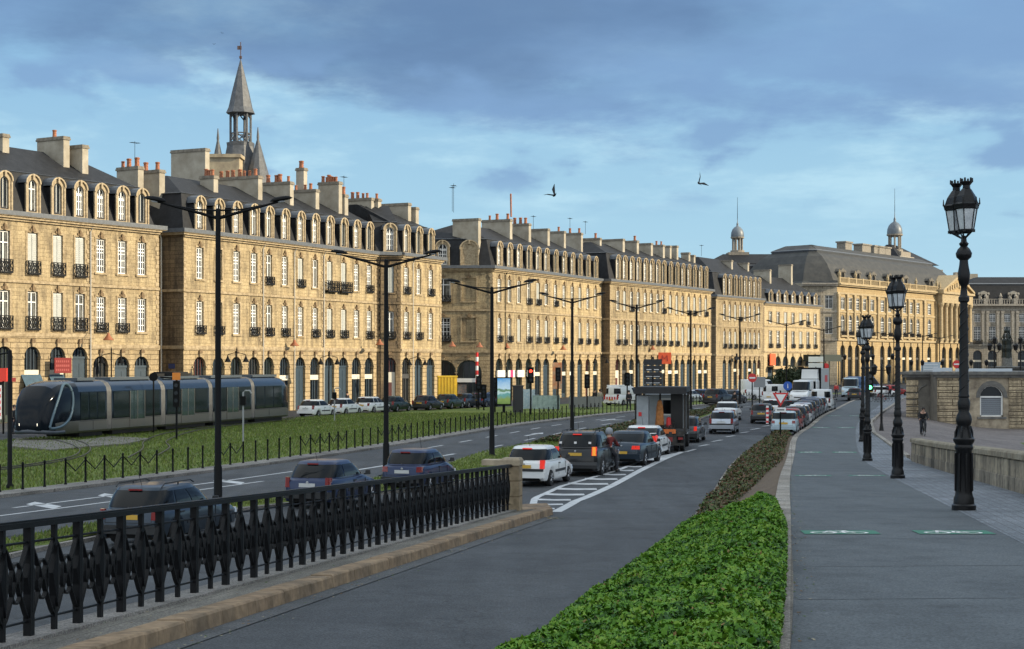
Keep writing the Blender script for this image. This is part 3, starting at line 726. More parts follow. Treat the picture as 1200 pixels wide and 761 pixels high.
def facade(mb, T, L, bays, root, st, rnd, band_mats=(0, 1), wstyles=None, kids=True, shops=None, quoins=(True, True)):
    """one street face. st: dict of levels and widths. mb gets the masonry; windows etc. become children of root"""
    z1, z2, zc = st['z1'], st['z2'], st['zc']; w = st['w']; aw = st['aw']; at_ = st['arch_top']
    mb.T = T
    mb.mi = band_mats[1]
    wall_band(mb, 0, L, 0, z1, [(x, aw, 0.02, at_, True) for x in bays if x not in st.get('blind0', ())], .35)
    mb.mi = band_mats[0]
    wall_band(mb, 0, L, z1, z2, [(x, w, st['b1'], st['t1'], False) for x in bays], .2)
    wall_band(mb, 0, L, z2, zc, [(x, w, st['b2'], st['t2'], False) for x in bays], .2)
    # string courses, frieze, cornice
    mb.mi = 2
    mb.box(-.02, L + .02, -.14, .02, z1 - .12, z1 + .16); mb.box(-.02, L + .02, -.09, .02, z1 - .22, z1 - .12)
    mb.box(-.01, L + .01, -.12, .02, z2 - .05, z2 + .16)
    mb.box(-.03, L + .03, -.16, .02, zc - .42, zc - .26); mb.box(-.05, L + .05, -.34, .02, zc - .26, zc - .1); mb.box(-.06, L + .06, -.46, .02, zc - .1, zc)
    # surrounds, keystones, carved heads
    for x in bays:
        for zb, zt in ((st['b1'], st['t1']), (st['b2'], st['t2'])):
            for s in (-1, 1): mb.box(x + s*(w/2 + .085) - .075, x + s*(w/2 + .085) + .075, -.05, .01, zb - .05, zt + .14)
            mb.box(x - w/2 - .16, x + w/2 + .16, -.055, .01, zt + .02, zt + .16)
            mb.box(x - w/2 - .2, x + w/2 + .2, -.12, .01, zb - .16, zb)
            mb.mi = 4
            if st.get('orn', True):
                mb.cbox((x, -.09, zt + .27), (.26, .16, .42), 0, .6); mb.cbox((x - .2, -.06, zt + .22), (.18, .1, .2), 0, .5); mb.cbox((x + .2, -.06, zt + .22), (.18, .1, .2), 0, .5); mb.cbox((x, -.07, zt + .5), (.16, .1, .14), 0, .4)
            mb.mi = 2
        # arch keystone + imposts
        mb.cbox((x, -.07, at_ + .22), (.26, .16, .5), 0, 1.25)
        mb.mi = 4
        if st.get('orn', True): mb.cbox((x, -.1, at_ + .42), (.42, .2, .3), 0, .7)
        mb.mi = 2
        for s in (-1, 1): mb.box(x + s*(aw/2 + .08) - .08, x + s*(aw/2 + .08) + .08, -.05, .01, at_ - aw/2 - .1, at_ - aw/2 + .06)
    # quoins
    ends = [e for e, q in ((0, quoins[0]), (L, quoins[1])) if q]
    for e in ends:
        k = 0; z = z1 + .25
        while z < zc - .9:
            qw = .42 if k % 2 else .28; x0, x1 = (e, e + qw) if e == 0 else (e - qw, e)
            mb.box(x0 + .003, x1 - .003, -.045, .01, z, z + .30); z += .36; k += 1
    if st.get('downpipe', True):
        pass
    mb.T = None
    for i, x in enumerate(bays):
        ws = wstyles[i % len(wstyles)] if wstyles else rnd.choice((0, 0, 0, 1, 2))
        for lev, (zb, zt) in enumerate(((st['b1'], st['t1']), (st['b2'], st['t2']))):
            s2 = ws if rnd.random() < .7 else rnd.choice((0, 1, 2))
            if st.get('blindw') and x in st['blindw']: s2 = None
            if s2 is None:
                mb.T = T; mb.mi = band_mats[0]; mb.face([(x - w/2, .1, zb), (x + w/2, .1, zb), (x + w/2, .1, zt), (x - w/2, .1, zt)]); mb.T = None; continue
            link('window', window_mesh(w, zt - zb, False, s2), root, M=T @ Matrix.Translation((x, .12, zb)))
            if (lev == 0 and (st.get('bal2', False) or i % 5 != 2)) or st.get('bal2', False) or rnd.random() < .15:
                link('balcony_railing', balcony_mesh(w, .95 if st.get('bal2') else .68, .24 if w < 1.6 else .4), root, M=T @ Matrix.Translation((x, 0, zb - .02)))
        if x in st.get('blind0', ()): continue
        ss = shops[i % len(shops)] if shops else rnd.choice((0, 0, 1, 2, 2, 3, 4))
        link('shopfront', shop_mesh(aw, at_ - .02, ss), root, M=T @ Matrix.Translation((x, .2, 0.01)))

STD = dict(z1=5.64, z2=10.3, zc=15.2, w=0.78, aw=1.35, arch_top=4.9, b1=6.85, t1=9.5, b2=11.4, t2=14.0)
def frame2(P0, P1):
    t = (P1 - P0); L = t.length; t.normalize(); return t, Vector((-t.y, t.x)), L
def house(name, label, P0, P1, bays_px, st=None, depth=11.0, left_open=False, right_open=False, mats=None, chim=(), roof_h=(18.5, 20.5), dormers=True, rnd_seed=1,
          wstyles=None, shops=None, side=None, orn=True, group='stone houses along the quay', dstyle='arch', dpx=None, dw=None):
    rnd = random.Random(rnd_seed)
    t, b, L = frame2(P0, P1)
    th = math.atan2(t.y, t.x)
    root = thing(name, label, 'building', (P0.x, P0.y, 0), th, group)
    s_ = dict(STD); s_.update(st or {})
    s_['orn'] = orn
    def px2s(px, d=0.0):       # facade coordinate of a photograph column at depth d behind the face
        k = (px - 600) / F; q = P0 + b * d
        return (k * q.y - q.x) / (t.x - k * t.y)
    bays = [px2s(p) for p in bays_px]
    if len(bays) > 1:
        gap = min(y - x for x, y in zip(bays, bays[1:])); s_['w'] = min(s_['w'] + .14, gap * .46); s_['aw'] = min(s_['aw'] + .4, gap * .74)
    mb = MB()
    fm = mats or [M_STONE, M_RUST]
    facade(mb, Matrix.Identity(4), L, bays, root, s_, rnd, wstyles=wstyles, shops=shops)
    zc = s_['zc']
    # remaining outer walls
    fp = [Vector((0, 0)), Vector((L, 0)), Vector((L, depth)), Vector((0, depth))]
    if side:   # a street face on the near side, running from world point side['P'] to P0
        q = Vector(side['P']) - P0; fp[3] = Vector((q.dot(t), q.dot(b)))
        d = -fp[3]; Ls = d.length; ang = math.atan2(d.y, d.x)
        T = Matrix.Translation((fp[3].x, fp[3].y, 0)) @ Matrix.Rotation(ang, 4, 'Z')
        tw = Vector((P0.x, P0.y)) - Vector(side['P']); tw.normalize(); Q = Vector(side['P'])
        def px2side(px): k = (px - 600) / F; return (k * Q.y - Q.x) / (tw.x - k * tw.y)
        sb = [px2side(p) for p in side['bays']]
        s2 = dict(s_); s2.update(side.get('st', {})); s2['blindw'] = [px2side(p) for p in side.get('blind', [])]
        s2['blindw'] = [x for x in sb if any(abs(x - y) < .1 for y in s2['blindw'])]
        facade(mb, T, Ls, sb, root, s2, rnd, wstyles=side.get('ws'), shops=side.get('shops'))
    else:
        mb.mi = 3; mb.face([(0, depth, 0), (0, 0, 0), (0, 0, zc), (0, depth, zc)])  # shade of the unlit left flank is put into this darker stone
        if left_open:
            mb.mi = 2
            for za, zb_, dd in ((s_['z1'] - .12, s_['z1'] + .16, .14), (s_['z2'] - .05, s_['z2'] + .16, .12), (zc - .26, zc - .1, .34), (zc - .1, zc, .46)):
                mb.box(-dd, .02, -dd + .003, depth, za, zb_)
    mb.mi = 0
    mb.face([(L, 0, 0), (L, depth, 0), (L, depth, zc), (L, 0, zc)]); mb.face([(L, depth, 0), (fp[3].x, fp[3].y, 0), (fp[3].x, fp[3].y, zc), (L, depth, zc)])
    if right_open:
        mb.mi = 2; mb.box(L - .02, L + .46, -.457, depth, zc - .1, zc)
    # dark interior core so that glass never shows sky
    wall = mb.build('wall', [fm[0], fm[1], M_TRIM if fm[0] is not M_SOOT_SHADE else M_SOOT_SHADE, M_SOOT_SHADE, mat('grimy_carving', (.24, .165, .09), .9, nscale=5, col2=(.09, .06, .035), bump=.5)], root)  # last slot: carved heads in a darker brown than the trim
    # roof: mansard and upper slope over the real footprint
    openl = left_open or bool(side)
    z_m, z_r = roof_h
    lv = [(zc - .06, [-.50, -.5 if right_open else 0, -.3, -.5 if openl else 0]), (zc + .27, [-.50, -.5 if right_open else 0, -.2, -.5 if openl else 0]), (zc + .29, [.22, .25 if right_open else 0, .2, .25 if openl else 0]),
          (z_m, [1.15, 1.15 if right_open else 0, 1.1, 1.15 if openl else 0]), (z_m + .08, [1.02, 1.0 if right_open else 0, 1.0, 1.0 if openl else 0]), (z_m + .14, [1.3, 1.3 if right_open else 0, 1.3, 1.3 if openl else 0]),
          (z_r, [depth * .46, 4.2 if right_open else 0, depth * .46, 4.2 if openl else 0])]
    mb = MB(); prev = None
    for li, (z, ins) in enumerate(lv):
        ring = mb.ring([(p.x, p.y, z) for p in inset_poly(fp, ins)])
        if prev: mb.mi = 1 if li in (1, 2, 4, 5) else 0; mb.bridge(prev, ring)
        prev = ring
    mb.mi = 0; mb.idx(prev)
    mb.T = None
    roof = mb.build('roof', [M_SLATE, M_LEAD], root)
    if dormers:
        for i, px in enumerate(dpx or bays_px):
            x = px2s(px, .15)
            w_ = dw or min(.8, s_['w'] * 1.05); hh = (z_m - zc) * .93
            d = link('dormer', dormer_mesh(w_, hh, dstyle), root, M=Matrix.Translation((x, .12, zc + .14)))
            link('window', window_mesh(w_, hh - .7, True, rnd.choice((0, 0, 3, 1))), d, M=Matrix.Translation((0, .16, .25)))
    if side and side.get('dormers'):
        for px, blind in side['dormers']:
            x = px2side(px); hh = (z_m - zc) * .93
            d = link('dormer', dormer_mesh(1.5 if blind else 1.0, hh), root, M=T @ Matrix.Translation((x, .12, zc + .14)))
            if blind:
                mb2 = MB(); mb2.box(-.74, .74, .1, .2, .26, hh - .5); mb2.build('blocked_window', M_DORM, d)
            else: link('window', window_mesh(1.0, hh - .7, True, 0), d, M=Matrix.Translation((0, .16, .25)))
    # chimneys: (right edge px, left edge px, top px, pots, depth of the front edge)
    for (pxr, pxl, pyt, pots, d0) in chim:
        s0 = px2s(pxr, d0); q = P0 + t * s0 + b * d0
        # extent backwards until the left px
        k = (pxl - 600) / F; ln = (k * q.y - q.x) / (b.x - k * b.y); ln = max(.8, min(ln, 7.5))
        top = EYE + (HZ - pyt) * q.y / F
        mb = MB(); zb = zc + .6
        mb.box(s0 - .32, s0 + .32, d0, d0 + ln, zb, top - .28); mb.mi = 1
        mb.box(s0 - .40, s0 + .40, d0 - .08, d0 + ln + .08, top - .28, top - .14); mb.box(s0 - .36, s0 + .36, d0 - .04, d0 + ln + .04, top - .14, top)
        c = mb.build('chimney', [M_PLAST, mat('chimney_cap', (0.20, 0.175, 0.14), .9, noise=.4)], root)
        for j in range(pots):
            y = d0 + .35 + (ln - .7) * (j + .5 * rnd.random()) / max(1, pots - .5)
            o = link('chimney_pot', pot_mesh(), c, M=Matrix.Translation((s0, min(y, d0 + ln - .2), top - .02)) @ Matrix.Scale(rnd.uniform(.8, 1.25), 4))
    return root, px2s, t, b, L

def downpipe(root, x, z1=15.0, m=None):
    mb = MB(); mb.tube([(x, -.12, .1), (x, -.12, z1 - .5), (x, -.3, z1 - .2)], .055, 6)
    mb.build('downpipe', m or mat('zinc_pipe', (0.42, 0.40, 0.36), .6), root, smooth=50)
def antenna(root, x, y, z, h=1.8):
    mb = MB(); mb.tube([(x, y, z), (x, y, z + h)], .025, 4)
    mb.tube([(x - .5, y, z + h * .9), (x + .5, y, z + h * .95)], .02, 4)
    for k in range(5): mb.tube([(x - .4 + k*.2, y - .25, z + h*.92), (x - .4 + k*.2, y + .25, z + h*.92)], .012, 4)
    mb.build('antenna', M_STEEL, root)

DKBLUE = None
# --- first block: two houses
A0, A1, A2 = corn(-28, 247.6), corn(106, 261.3), corn(186, 269)
h, p2s, *_ = house('stone_house', 'ochre stone house with red shop banner and iron balconies, first at the left edge', A0, A1, [-22, 5, 38, 67.5, 93.5],
    dict(z1=6.44, arch_top=5.6, b1=6.9, t1=9.65, b2=11.0, t2=14.0, w=.85, aw=1.75, bal2=True), shops=[2, 1, 0, 0, 2], wstyles=[1, 1, 2, 2, 1], rnd_seed=2,
    roof_h=(18.5, 21.0), chim=[(7, -20, 157, 0, 4.0), (78, 47, 160, 1, 3.2), (100, 78, 170, 0, 2.4)])
M_RED = mat('red_banner', (0.17, 0.014, 0.013), .8); M_BLUEAWN = mat('blue_grey_awning', (0.035, 0.075, 0.11), .7, noise=.2)
for px, w_ in ((36, 1.9), (65.5, 1.5)):
    mb = MB(); x = p2s(px); mb.face([(x - w_/2, -.55, 2.6), (x + w_/2, -.55, 2.6), (x + w_/2, -.02, 3.5), (x - w_/2, -.02, 3.5)]); mb.box(x - w_/2, x + w_/2, -.57, -.53, 2.35, 2.62); mb.build('awning', M_BLUEAWN, h)
mb = MB(); x = p2s(65.5); mb.box(x - .85, x + .85, -.75, -.68, 3.6, 4.75); mb.mi = 1
for k in range(3):
    for j in range(7): mb.box(x - .72 + j*.2, x - .60 + j*.2 + .03*(k % 2), -.76, -.752, 3.76 + k*.32, 3.92 + k*.32)
mb.mi = 2; mb.box(x - .02, x + .02, -.7, 0, 4.9, 4.95); mb.build('banner', [M_RED, mat('banner_letters', (.30, .05, .045), .6), M_STEEL], h)
mb = MB(); x = p2s(-6); mb.box(x - 1.1, x + 1.1, -.95, -.02, 3.0, 3.3); mb.build('awning', M_RED, h)
downpipe(h, p2s(105))
h, p2s, *_ = house('stone_house', 'pale stone house with white small-paned windows behind the tram', A1, A2, [118, 143, 166], dict(w=.8, aw=1.3), shops=[4, 2, 2], wstyles=[0], rnd_seed=4,
    chim=[(165, 140, 195, 3, 3.6), (190, 166, 199, 2, 3.0)], orn=True, right_open=True, roof_h=(18.5, 20.8))
antenna(h, p2s(158, 4), 4, 21)
# --- second block
B0, B1, B2, B3 = corn(215, 271.5), corn(308, 282.2), corn(379, 291), corn(441, 298.3)
tt, bb, _ = frame2(B0, B3)
h, p2s, *_ = house('stone_house', 'stone house at the dark left corner of the block under the pointed spire', B0, B1, [234, 256, 277, 297.5], dict(w=.8, aw=1.3, right=True), left_open=True, shops=[3, 0, 1, 4], wstyles=[0, 0, 0, 0], rnd_seed=7,
    chim=[(243, 203, 174, 0, 7.5), (253, 237, 206, 3, 2.6), (305, 255, 206, 7, 2.6)], side=None)
downpipe(h, -.0 + p2s(307.4)); mb = MB(); mb.tube([(-.12, 2.2, .1), (-.12, 2.2, 14.7), (-.3, 2.2, 15)], .07, 6); mb.build('downpipe', mat('pale_pipe', (.6, .57, .5), .6), h)
mb = MB(); mb.box(-.06, 0, .9, 1.5, 3.9, 4.3); mb.build('street_name_plate', mat('plate_blue', (.02, .04, .14), .4), h)
h, p2s, *_ = house('stone_house', 'stone house with terracotta chimney pots right of the spire', B1, B2, [315, 333.6, 352, 369], dict(w=.8, aw=1.3), shops=[1, 0, 2, 0], wstyles=[1, 0, 0, 0], rnd_seed=9,
    chim=[(342, 310, 213, 4, 2.4), (358, 349, 197, 3, 4.2), (372, 342, 222, 3, 2.4)])
downpipe(h, p2s(344)); downpipe(h, p2s(378.5))
h, p2s, *_ = house('stone_house', 'stone house with tall pot-topped chimney stack and two iron balconies', B2, B3, [386, 402.5, 417.6, 432.5], dict(w=.82, aw=1.3), shops=[2, 2, 0, 0], wstyles=[2, 2, 0, 0], rnd_seed=12,
    chim=[(399, 375, 213, 6, 2.2), (406, 399, 228, 1, 2.0), (437, 407, 232, 4, 2.2), (445, 438, 233, 1, 1.8)])
antenna(h, p2s(403, 4), 4, 21.5)
for px in (387, 402.5):
    link('balcony_railing', balcony_mesh(1.7, 1.0, .4), h, M=Matrix.Translation((p2s(px), 0, 11.15)))
B4 = B3 + Vector((2.35, 0.9)); B5 = corn(517, 304.8)
h, p2s, *_ = house('stone_house', 'narrow soot-blackened house with rusty drainpipe between two ochre fronts', B3, B4, [457], dict(w=.8, aw=1.2, blind0=()), shops=[3], wstyles=[1], rnd_seed=14, mats=[M_SOOT_SHADE, M_SOOT_SHADE], depth=9)
downpipe(h, .35, 15, M_STEEL)
h, p2s, *_ = house('stone_house', 'narrow ochre house ending the block before the side street', B4, B5, [476, 490.5, 504.5], dict(w=.8, aw=1.3), shops=[4, 2, 2], wstyles=[0], rnd_seed=15, right_open=True,
    chim=[(480, 446, 238, 0, 2.4), (489, 481, 243, 0, 2.0)])
downpipe(h, p2s(483))
# --- third block: corner house with a shaded gable front
C0, C1, C2 = corn(577, 314), corn(645, 321.8), corn(705, 329.6)
h, p2s, *_ = house('corner_house', 'corner house with blind windows and striped shop blinds facing the square', C0, C1, [585, 596.8, 608, 619.5, 630.3, 640], dict(w=.8, aw=1.3), shops=[1, 1, 1, 1, 0, 2], wstyles=[0, 1, 1], rnd_seed=21,
    side=dict(P=(C0.x - 12.2, C0.y + 0.6), bays=[489, 519.5, 549.5], blind=[549.5], st=dict(w=1.6, aw=2.9, arch_top=4.7), ws=[0], shops=[1, 1], dormers=[(489, False), (518.5, False), (550, True)]),
    chim=[(562, 532, 256, 0, 1.7), (599, 566, 257, 3, 2.4), (621, 600, 262, 3, 2.4), (643, 622, 268, 0, 2.4)])
mb = MB(); x = p2s(599, 3); mb.tube([(x, 3, 22), (x + .1, 3.1, 24.8)], .12, 6); mb.build('flue_pipe', M_TERRA, h)
downpipe(h, p2s(591.5), 15, M_STEEL); antenna(h, p2s(530, 6), 6, 22, 3); antenna(h, p2s(536, 6), 6.5, 22, 3.4); antenna(h, p2s(625, 5), 5, 21.3)
M_PINK = mat('pink_panel', (.50, .03, .14), .6)
mb = MB()
for px, w_, pk in ((585, 1.9, 0), (597, 1.7, 1), (608, 1.8, 0), (620, 1.8, 0)):
    x = p2s(px); mb.mi = 0; mb.box(x - w_/2, x + w_/2, -.3, -.16, 2.7, 3.5)
    if pk: mb.mi = 1; mb.box(x - .35, x + .35, -.32, -.302, 2.7, 3.5)
mb.build('shop_fascia', [M_WHITE, M_PINK], h)
h, p2s, *_ = house('stone_house', 'dull ochre house above the terrace awnings, right of the blind-windowed corner', C1, C2, [650.8, 660.9, 670.5, 679.4, 688.8, 697.7], dict(w=.8, aw=1.3), shops=[2, 0, 1, 2, 3, 0], wstyles=[2, 0, 1], rnd_seed=23, right_open=True,
    chim=[(662, 643, 271, 1, 2.4), (682, 664, 273, 2, 3.4), (704, 684, 279, 1, 2.2)])
for px in (672, 690): antenna(h, p2s(px, 4), 4.5, 22)
# --- fourth block
D0, D1, D2 = corn(714.5, 329.4), corn(779.5, 335.6), corn(833, 341.4)
h, p2s, *_ = house('stone_house', 'long ochre terrace with windowless rusticated flank and tall grey chimney slabs', D0, D1, [724, 731.8, 740, 747.8, 756, 763.3, 770.7, 777.6], dict(w=.8, aw=1.3, z2=10.1), rnd_seed=31, left_open=True, wstyles=[1, 0, 1], roof_h=(19.0, 20.8),
    chim=[(731, 706, 280, 0, 2.4), (747.5, 732, 282, 1, 2.4), (764, 749, 285, 0, 2.4), (778, 765, 287, 2, 2.4)])
h, p2s, *_ = house('stone_house', 'ochre terrace with orange shop lights, sunlit, left of the grey domed roof', D1, D2, [785.5, 793, 799.9, 807, 813.7, 820.4, 827], dict(w=.8, aw=1.3, z2=10.1), rnd_seed=33, right_open=True, wstyles=[2, 2, 1], roof_h=(19.0, 20.8),
    chim=[(786, 778, 288, 0, 2.4), (794, 786, 288, 0, 2.4), (808, 799, 296, 0, 2.4), (814, 809, 299, 0, 2.2)])
antenna(h, p2s(822, 4), 4, 21)
# --- fifth block
E0, E1 = corn(838.8, 347.2), corn(894.5, 352)
h, p2s, *_ = house('stone_house', 'steep-roofed terrace house with eight tall dormers behind the pharmacy cross', E0, E1, [848.9, 855.2, 861.6, 867.5, 873.2, 878.7, 884.2, 889.4], dict(w=.8, aw=1.35), rnd_seed=41, left_open=True, roof_h=(19.2, 22), wstyles=[1, 0, 2],
    chim=[(858, 842, 305, 0, 2.6), (877, 860, 308, 0, 2.6)])
mb = MB(); x = p2s(858); mb.box(x - .2, x + .2, -.9, -.7, 4.3, 5.9); mb.box(x - .8, x - .2, -.9, -.7, 4.85, 5.35); mb.box(x + .2, x + .8, -.9, -.7, 4.85, 5.35); mb.box(x - .03, x + .03, -.7, 0, 5, 5.06); mb.build('pharmacy_cross', M_IRON2, h)
# --- sixth, lower and paler
G0, G1 = corn(895, 355.2), corn(961, 359.6)
h, p2s, *_ = house('pale_stone_house', 'pale house with small pedimented dormers and tan cafe awnings beside the palace', G0, G1, [902.8, 911.8, 920.5, 929.3, 938.3, 946.7, 955.2], dict(w=1.05, aw=1.9, z1=6.4, arch_top=5.6, b1=7.2, t1=10.2, b2=11.6, t2=13.7, z2=11), rnd_seed=51,
    roof_h=(17.8, 20.6), dstyle='ped', mats=[M_STONE_P, M_STONE_P], orn=False, right_open=True, wstyles=[1, 2, 1], dw=1.1, shops=[2, 1, 0, 0, 4],
    chim=[(903, 884, 316, 0, 3.0), (928, 913, 310, 0, 3.2)])
mb = MB()
for px in (903, 912, 938, 947): x = p2s(px); mb.box(x - 1.4, x + 1.4, -1.4, -.1, 3.6, 3.75); mb.box(x - 1.4, x + 1.4, -1.42, -1.38, 3.2, 3.6)
mb.build('awning', mat('tan_awning', (.42, .30, .16), .7), h)
mb = MB(); x = p2s(903); mb.box(x - 1.1, x + 1.1, -.5, -.3, 3.9, 6.0); mb.build('awning', mat('orange_awning', (.60, .10, .03), .7), h)
# canopy-like dark marquee
mb = MB(); x0, x1 = p2s(938), p2s(963); mb.box(x0, x1, -4, -.6, 4.9, 5.15); mb.box(x0, x1, -4.05, -4.0, 4.6, 5.9); mb.box(x0 - .05, x0, -4, -.6, 4.6, 5.9)
for x in (x0 + .4, (x0 + x1)/2, x1 - .4):
    for y in (-3.7, -1.0): mb.tube([(x, y, 0), (x, y, 4.9)], .12, 6)
ms = mb.build('marquee', mat('dark_green_glass', (.018, .028, .024), .7)); ms.location = h.location; ms.rotation_euler = h.rotation_euler
tag(ms, 'dark glazed marquee on posts in front of the pale house', 'canopy')
# ------------------------------------------------------------------ palace on the square, its neighbours, towers
M_PAL = stone_mat('palace_stone', (0.42, 0.325, 0.185), (0.36, 0.27, 0.15), (0.25, 0.18, 0.10), bw=1.2, bh=.45, stain=.35)
M_PALT = mat('palace_trim', (0.46, 0.365, 0.22), .85, nscale=3, col2=(0.26, 0.195, 0.11))
M_GREY = stone_mat('grey_palace_stone', (0.44, 0.40, 0.33), (0.37, 0.34, 0.28), (0.2, 0.17, 0.14), bw=1.2, bh=.45, stain=.5, soot=(.10, .09, .08))
M_GREYT = mat('grey_palace_trim', (0.42, 0.39, 0.33), .85, nscale=3, col2=(0.2, 0.175, 0.15))
M_LEADR = mat('grey_roof', (0.065, 0.065, 0.062), .6, nscale=.8, spec=.3, col2=(0.032, 0.034, 0.036), bump=.3)
M_DOME = mat('pale_lead', (0.17, 0.20, 0.23), .45, nscale=.8, col2=(0.08, 0.095, 0.115))

def grand_front(root, T, L, bays, mb, arch=True, zc=20.0, pil=True, tr=1, skip=()):
    """arcade, two storeys between giant pilasters, entablature, balustrade"""
    mb.T = T; gap = min(b - a for a, b in zip(bays, bays[1:])); w = gap * .56; aw = gap * .66
    mb.mi = 0
    wall_band(mb, 0, L, 0, 8.9, [(x, aw, .02, 7.9, True) for x in bays], .4)
    wall_band(mb, 0, L, 8.9, 14.4, [(x, w, 10.0, 13.8, True) for x in bays], .18)
    wall_band(mb, 0, L, 14.4, 18.0, [(x, w, 14.9, 17.2, False) for x in bays], .18)
    mb.mi = 1; mb.box(-.03, L + .03, -.16, .02, 14.25, 14.6); mb.mi = 0
    wall_band(mb, 0, L, 18.0, zc, [], .35)
    mb.mi = 1
    mb.box(-.05, L + .05, -.30, .02, 8.7, 9.1); mb.box(-.04, L + .04, -.18, .02, 17.9, 18.25); mb.box(-.05, L + .05, -.55, .02, zc - .55, zc - .3); mb.box(-.07, L + .07, -.85, .02, zc - .3, zc)
    mids = [0.25] + [(a + b) / 2 for a, b in zip(bays, bays[1:])] + [L - .25]
    if pil:
        for x in mids:
            mb.box(x - gap*.09, x + gap*.09, -.36, .02, 9.1, 17.3); mb.box(x - gap*.14, x + gap*.14, -.42, .02, 17.3, 17.9); mb.box(x - gap*.13, x + gap*.13, -.4, .02, 9.1, 9.5)
    for x in bays:
        mb.cbox((x, -.1, 8.2), (.4, .25, .7), 0, 1.2)
        mb.box(x - w/2 - .15, x + w/2 + .15, -.12, .01, 13.85, 14.0); mb.box(x - w/2 - .1, x + w/2 + .1, -.1, .01, 17.25, 17.45)
        for s in (-1, 1): mb.box(x + s*(w/2 + .09) - .09, x + s*(w/2 + .09) + .09, -.06, .01, 9.9, 13.9); mb.box(x + s*(w/2 + .09) - .09, x + s*(w/2 + .09) + .09, -.06, .01, 14.85, 17.25)
        mb.box(x - w*.8, x + w*.8, -.45, 0, 9.45, 9.75)
    # balustrade
    mb.box(-.05, L + .05, -.5, -.2, zc + 1.0, zc + 1.15); mb.box(-.05, L + .05, -.5, -.2, zc, zc + .15)
    n = int(L / .45)
    for i in range(n): x = (i + .5) * L / n; mb.box(x - .08, x + .08, -.43, -.27, zc + .15, zc + 1.0)
    for i, x in enumerate(mids):
        mb.box(x - .25, x + .25, -.55, -.15, zc, zc + 1.25)
        if i % 2 == 0: mb.T = T; mb.lathe([(.16, 0), (.3, .25), (.32, .7), (.16, 1.0), (.1, 1.3), (.02, 1.5)], 8, (x, -.35, zc + 1.25))
    mb.T = None
    rnd = random.Random(5)
    for x in bays:
        link('window', window_mesh(w, 3.8, True, rnd.choice((0, 1))), root, M=T @ Matrix.Translation((x, .1, 10.0)))
        link('window', window_mesh(w, 2.3, False, rnd.choice((0, 1))), root, M=T @ Matrix.Translation((x, .1, 14.9)))
        link('balcony_railing', balcony_mesh(w, .9, .3), root, M=T @ Matrix.Translation((x, 0, 9.75)))
        link('arcade_window', shop_mesh(aw, 7.88, 0 if rnd.random() < .7 else 4), root, M=T @ Matrix.Translation((x, .35, 0.01)))
def oeil(root, x, y, z, T=Matrix.Identity(4), s=1.0):
    mb = MB()
    ring = [(.75*math.cos(2*PI*j/12), 0, 1.0 + .85*math.sin(2*PI*j/12)) for j in range(12)]
    mb.tube(ring, .2, 5, closed=True)
    mb.mi = 1; mb.face([(p[0]*.9, .05, 1 + (p[2]-1)*.9) for p in ring]); mb.mi = 0
    mb.box(-1.15, -.7, -.12, 1.5, 0, 1.5); mb.box(.7, 1.15, -.12, 1.5, 0, 1.5); mb.box(-1.2, 1.2, -.2, 1.6, -.1, .1)
    for s_ in (-1, 1): mb.cbox((s_*1.15, 0, 1.85), (.5, .5, .5), 0, .6)
    mb.prism([(-1.15, 1.75), (1.15, 1.75), (.7, 2.2), (0, 2.5), (-.7, 2.2)], -.2, 1.8)
    mb.build('round_dormer', [M_GREYT if s > 1 else mat('lead_dormer', (.10, .09, .075), .7, noise=.3), M_GLASS], root, M=T @ Matrix.Translation((x, y, z)) @ Matrix.Scale(1.0, 4))
def cupola(root, x, y, z, s=1.0):
    mb = MB()
    mb.box(x - 3.2*s, x + 3.2*s, y - 3.2*s, y + 3.2*s, z - 2, z + .9*s)
    mb.lathe([(2.2*s, 0.9*s), (2.2*s, 1.6*s), (1.7*s, 1.65*s)], 12, (x, y, z))
    for j in range(8):
        a = 2*PI*(j + .5)/8; mb.tube([(x + 1.5*s*math.cos(a), y + 1.5*s*math.sin(a), z + 1.6*s), (x + 1.5*s*math.cos(a), y + 1.5*s*math.sin(a), z + 5.3*s)], .26*s, 6)
    for j in range(8):      # little arches
        a = 2*PI*(j + .5)/8; b = 2*PI*(j + 1.5)/8
        pa = Vector((x + 1.5*s*math.cos(a), y + 1.5*s*math.sin(a), z + 4.9*s)); pb = Vector((x + 1.5*s*math.cos(b), y + 1.5*s*math.sin(b), z + 4.9*s))
        mb.tube([pa, (pa + pb)/2 + Vector((0, 0, .45*s)), pb], .16*s, 4)
    mb.lathe([(1.75*s, 5.2*s), (2.15*s, 5.45*s), (2.15*s, 5.8*s)], 16, (x, y, z))
    mb.build('lantern_drum', mat('cupola_stone', (.24, .21, .17), .8, noise=.3), root)
    mb = MB(); mb.lathe([(2.0*s, 5.8*s), (2.05*s, 6.3*s), (1.95*s, 7.2*s), (1.6*s, 8.1*s), (1.0*s, 8.8*s), (.4*s, 9.15*s), (.3*s, 9.5*s), (.35*s, 9.8*s), (.12*s, 10.4*s), (.06*s, 12*s)], 16, (x, y, z))
    mb.build('dome', M_DOME, root, smooth=50)
    mb = MB(); mb.tube([(x, y, z + 10.3*s), (x, y, z + 18.2*s)], [.07, .03], 5); mb.build('lightning_rod', M_STEEL, root)

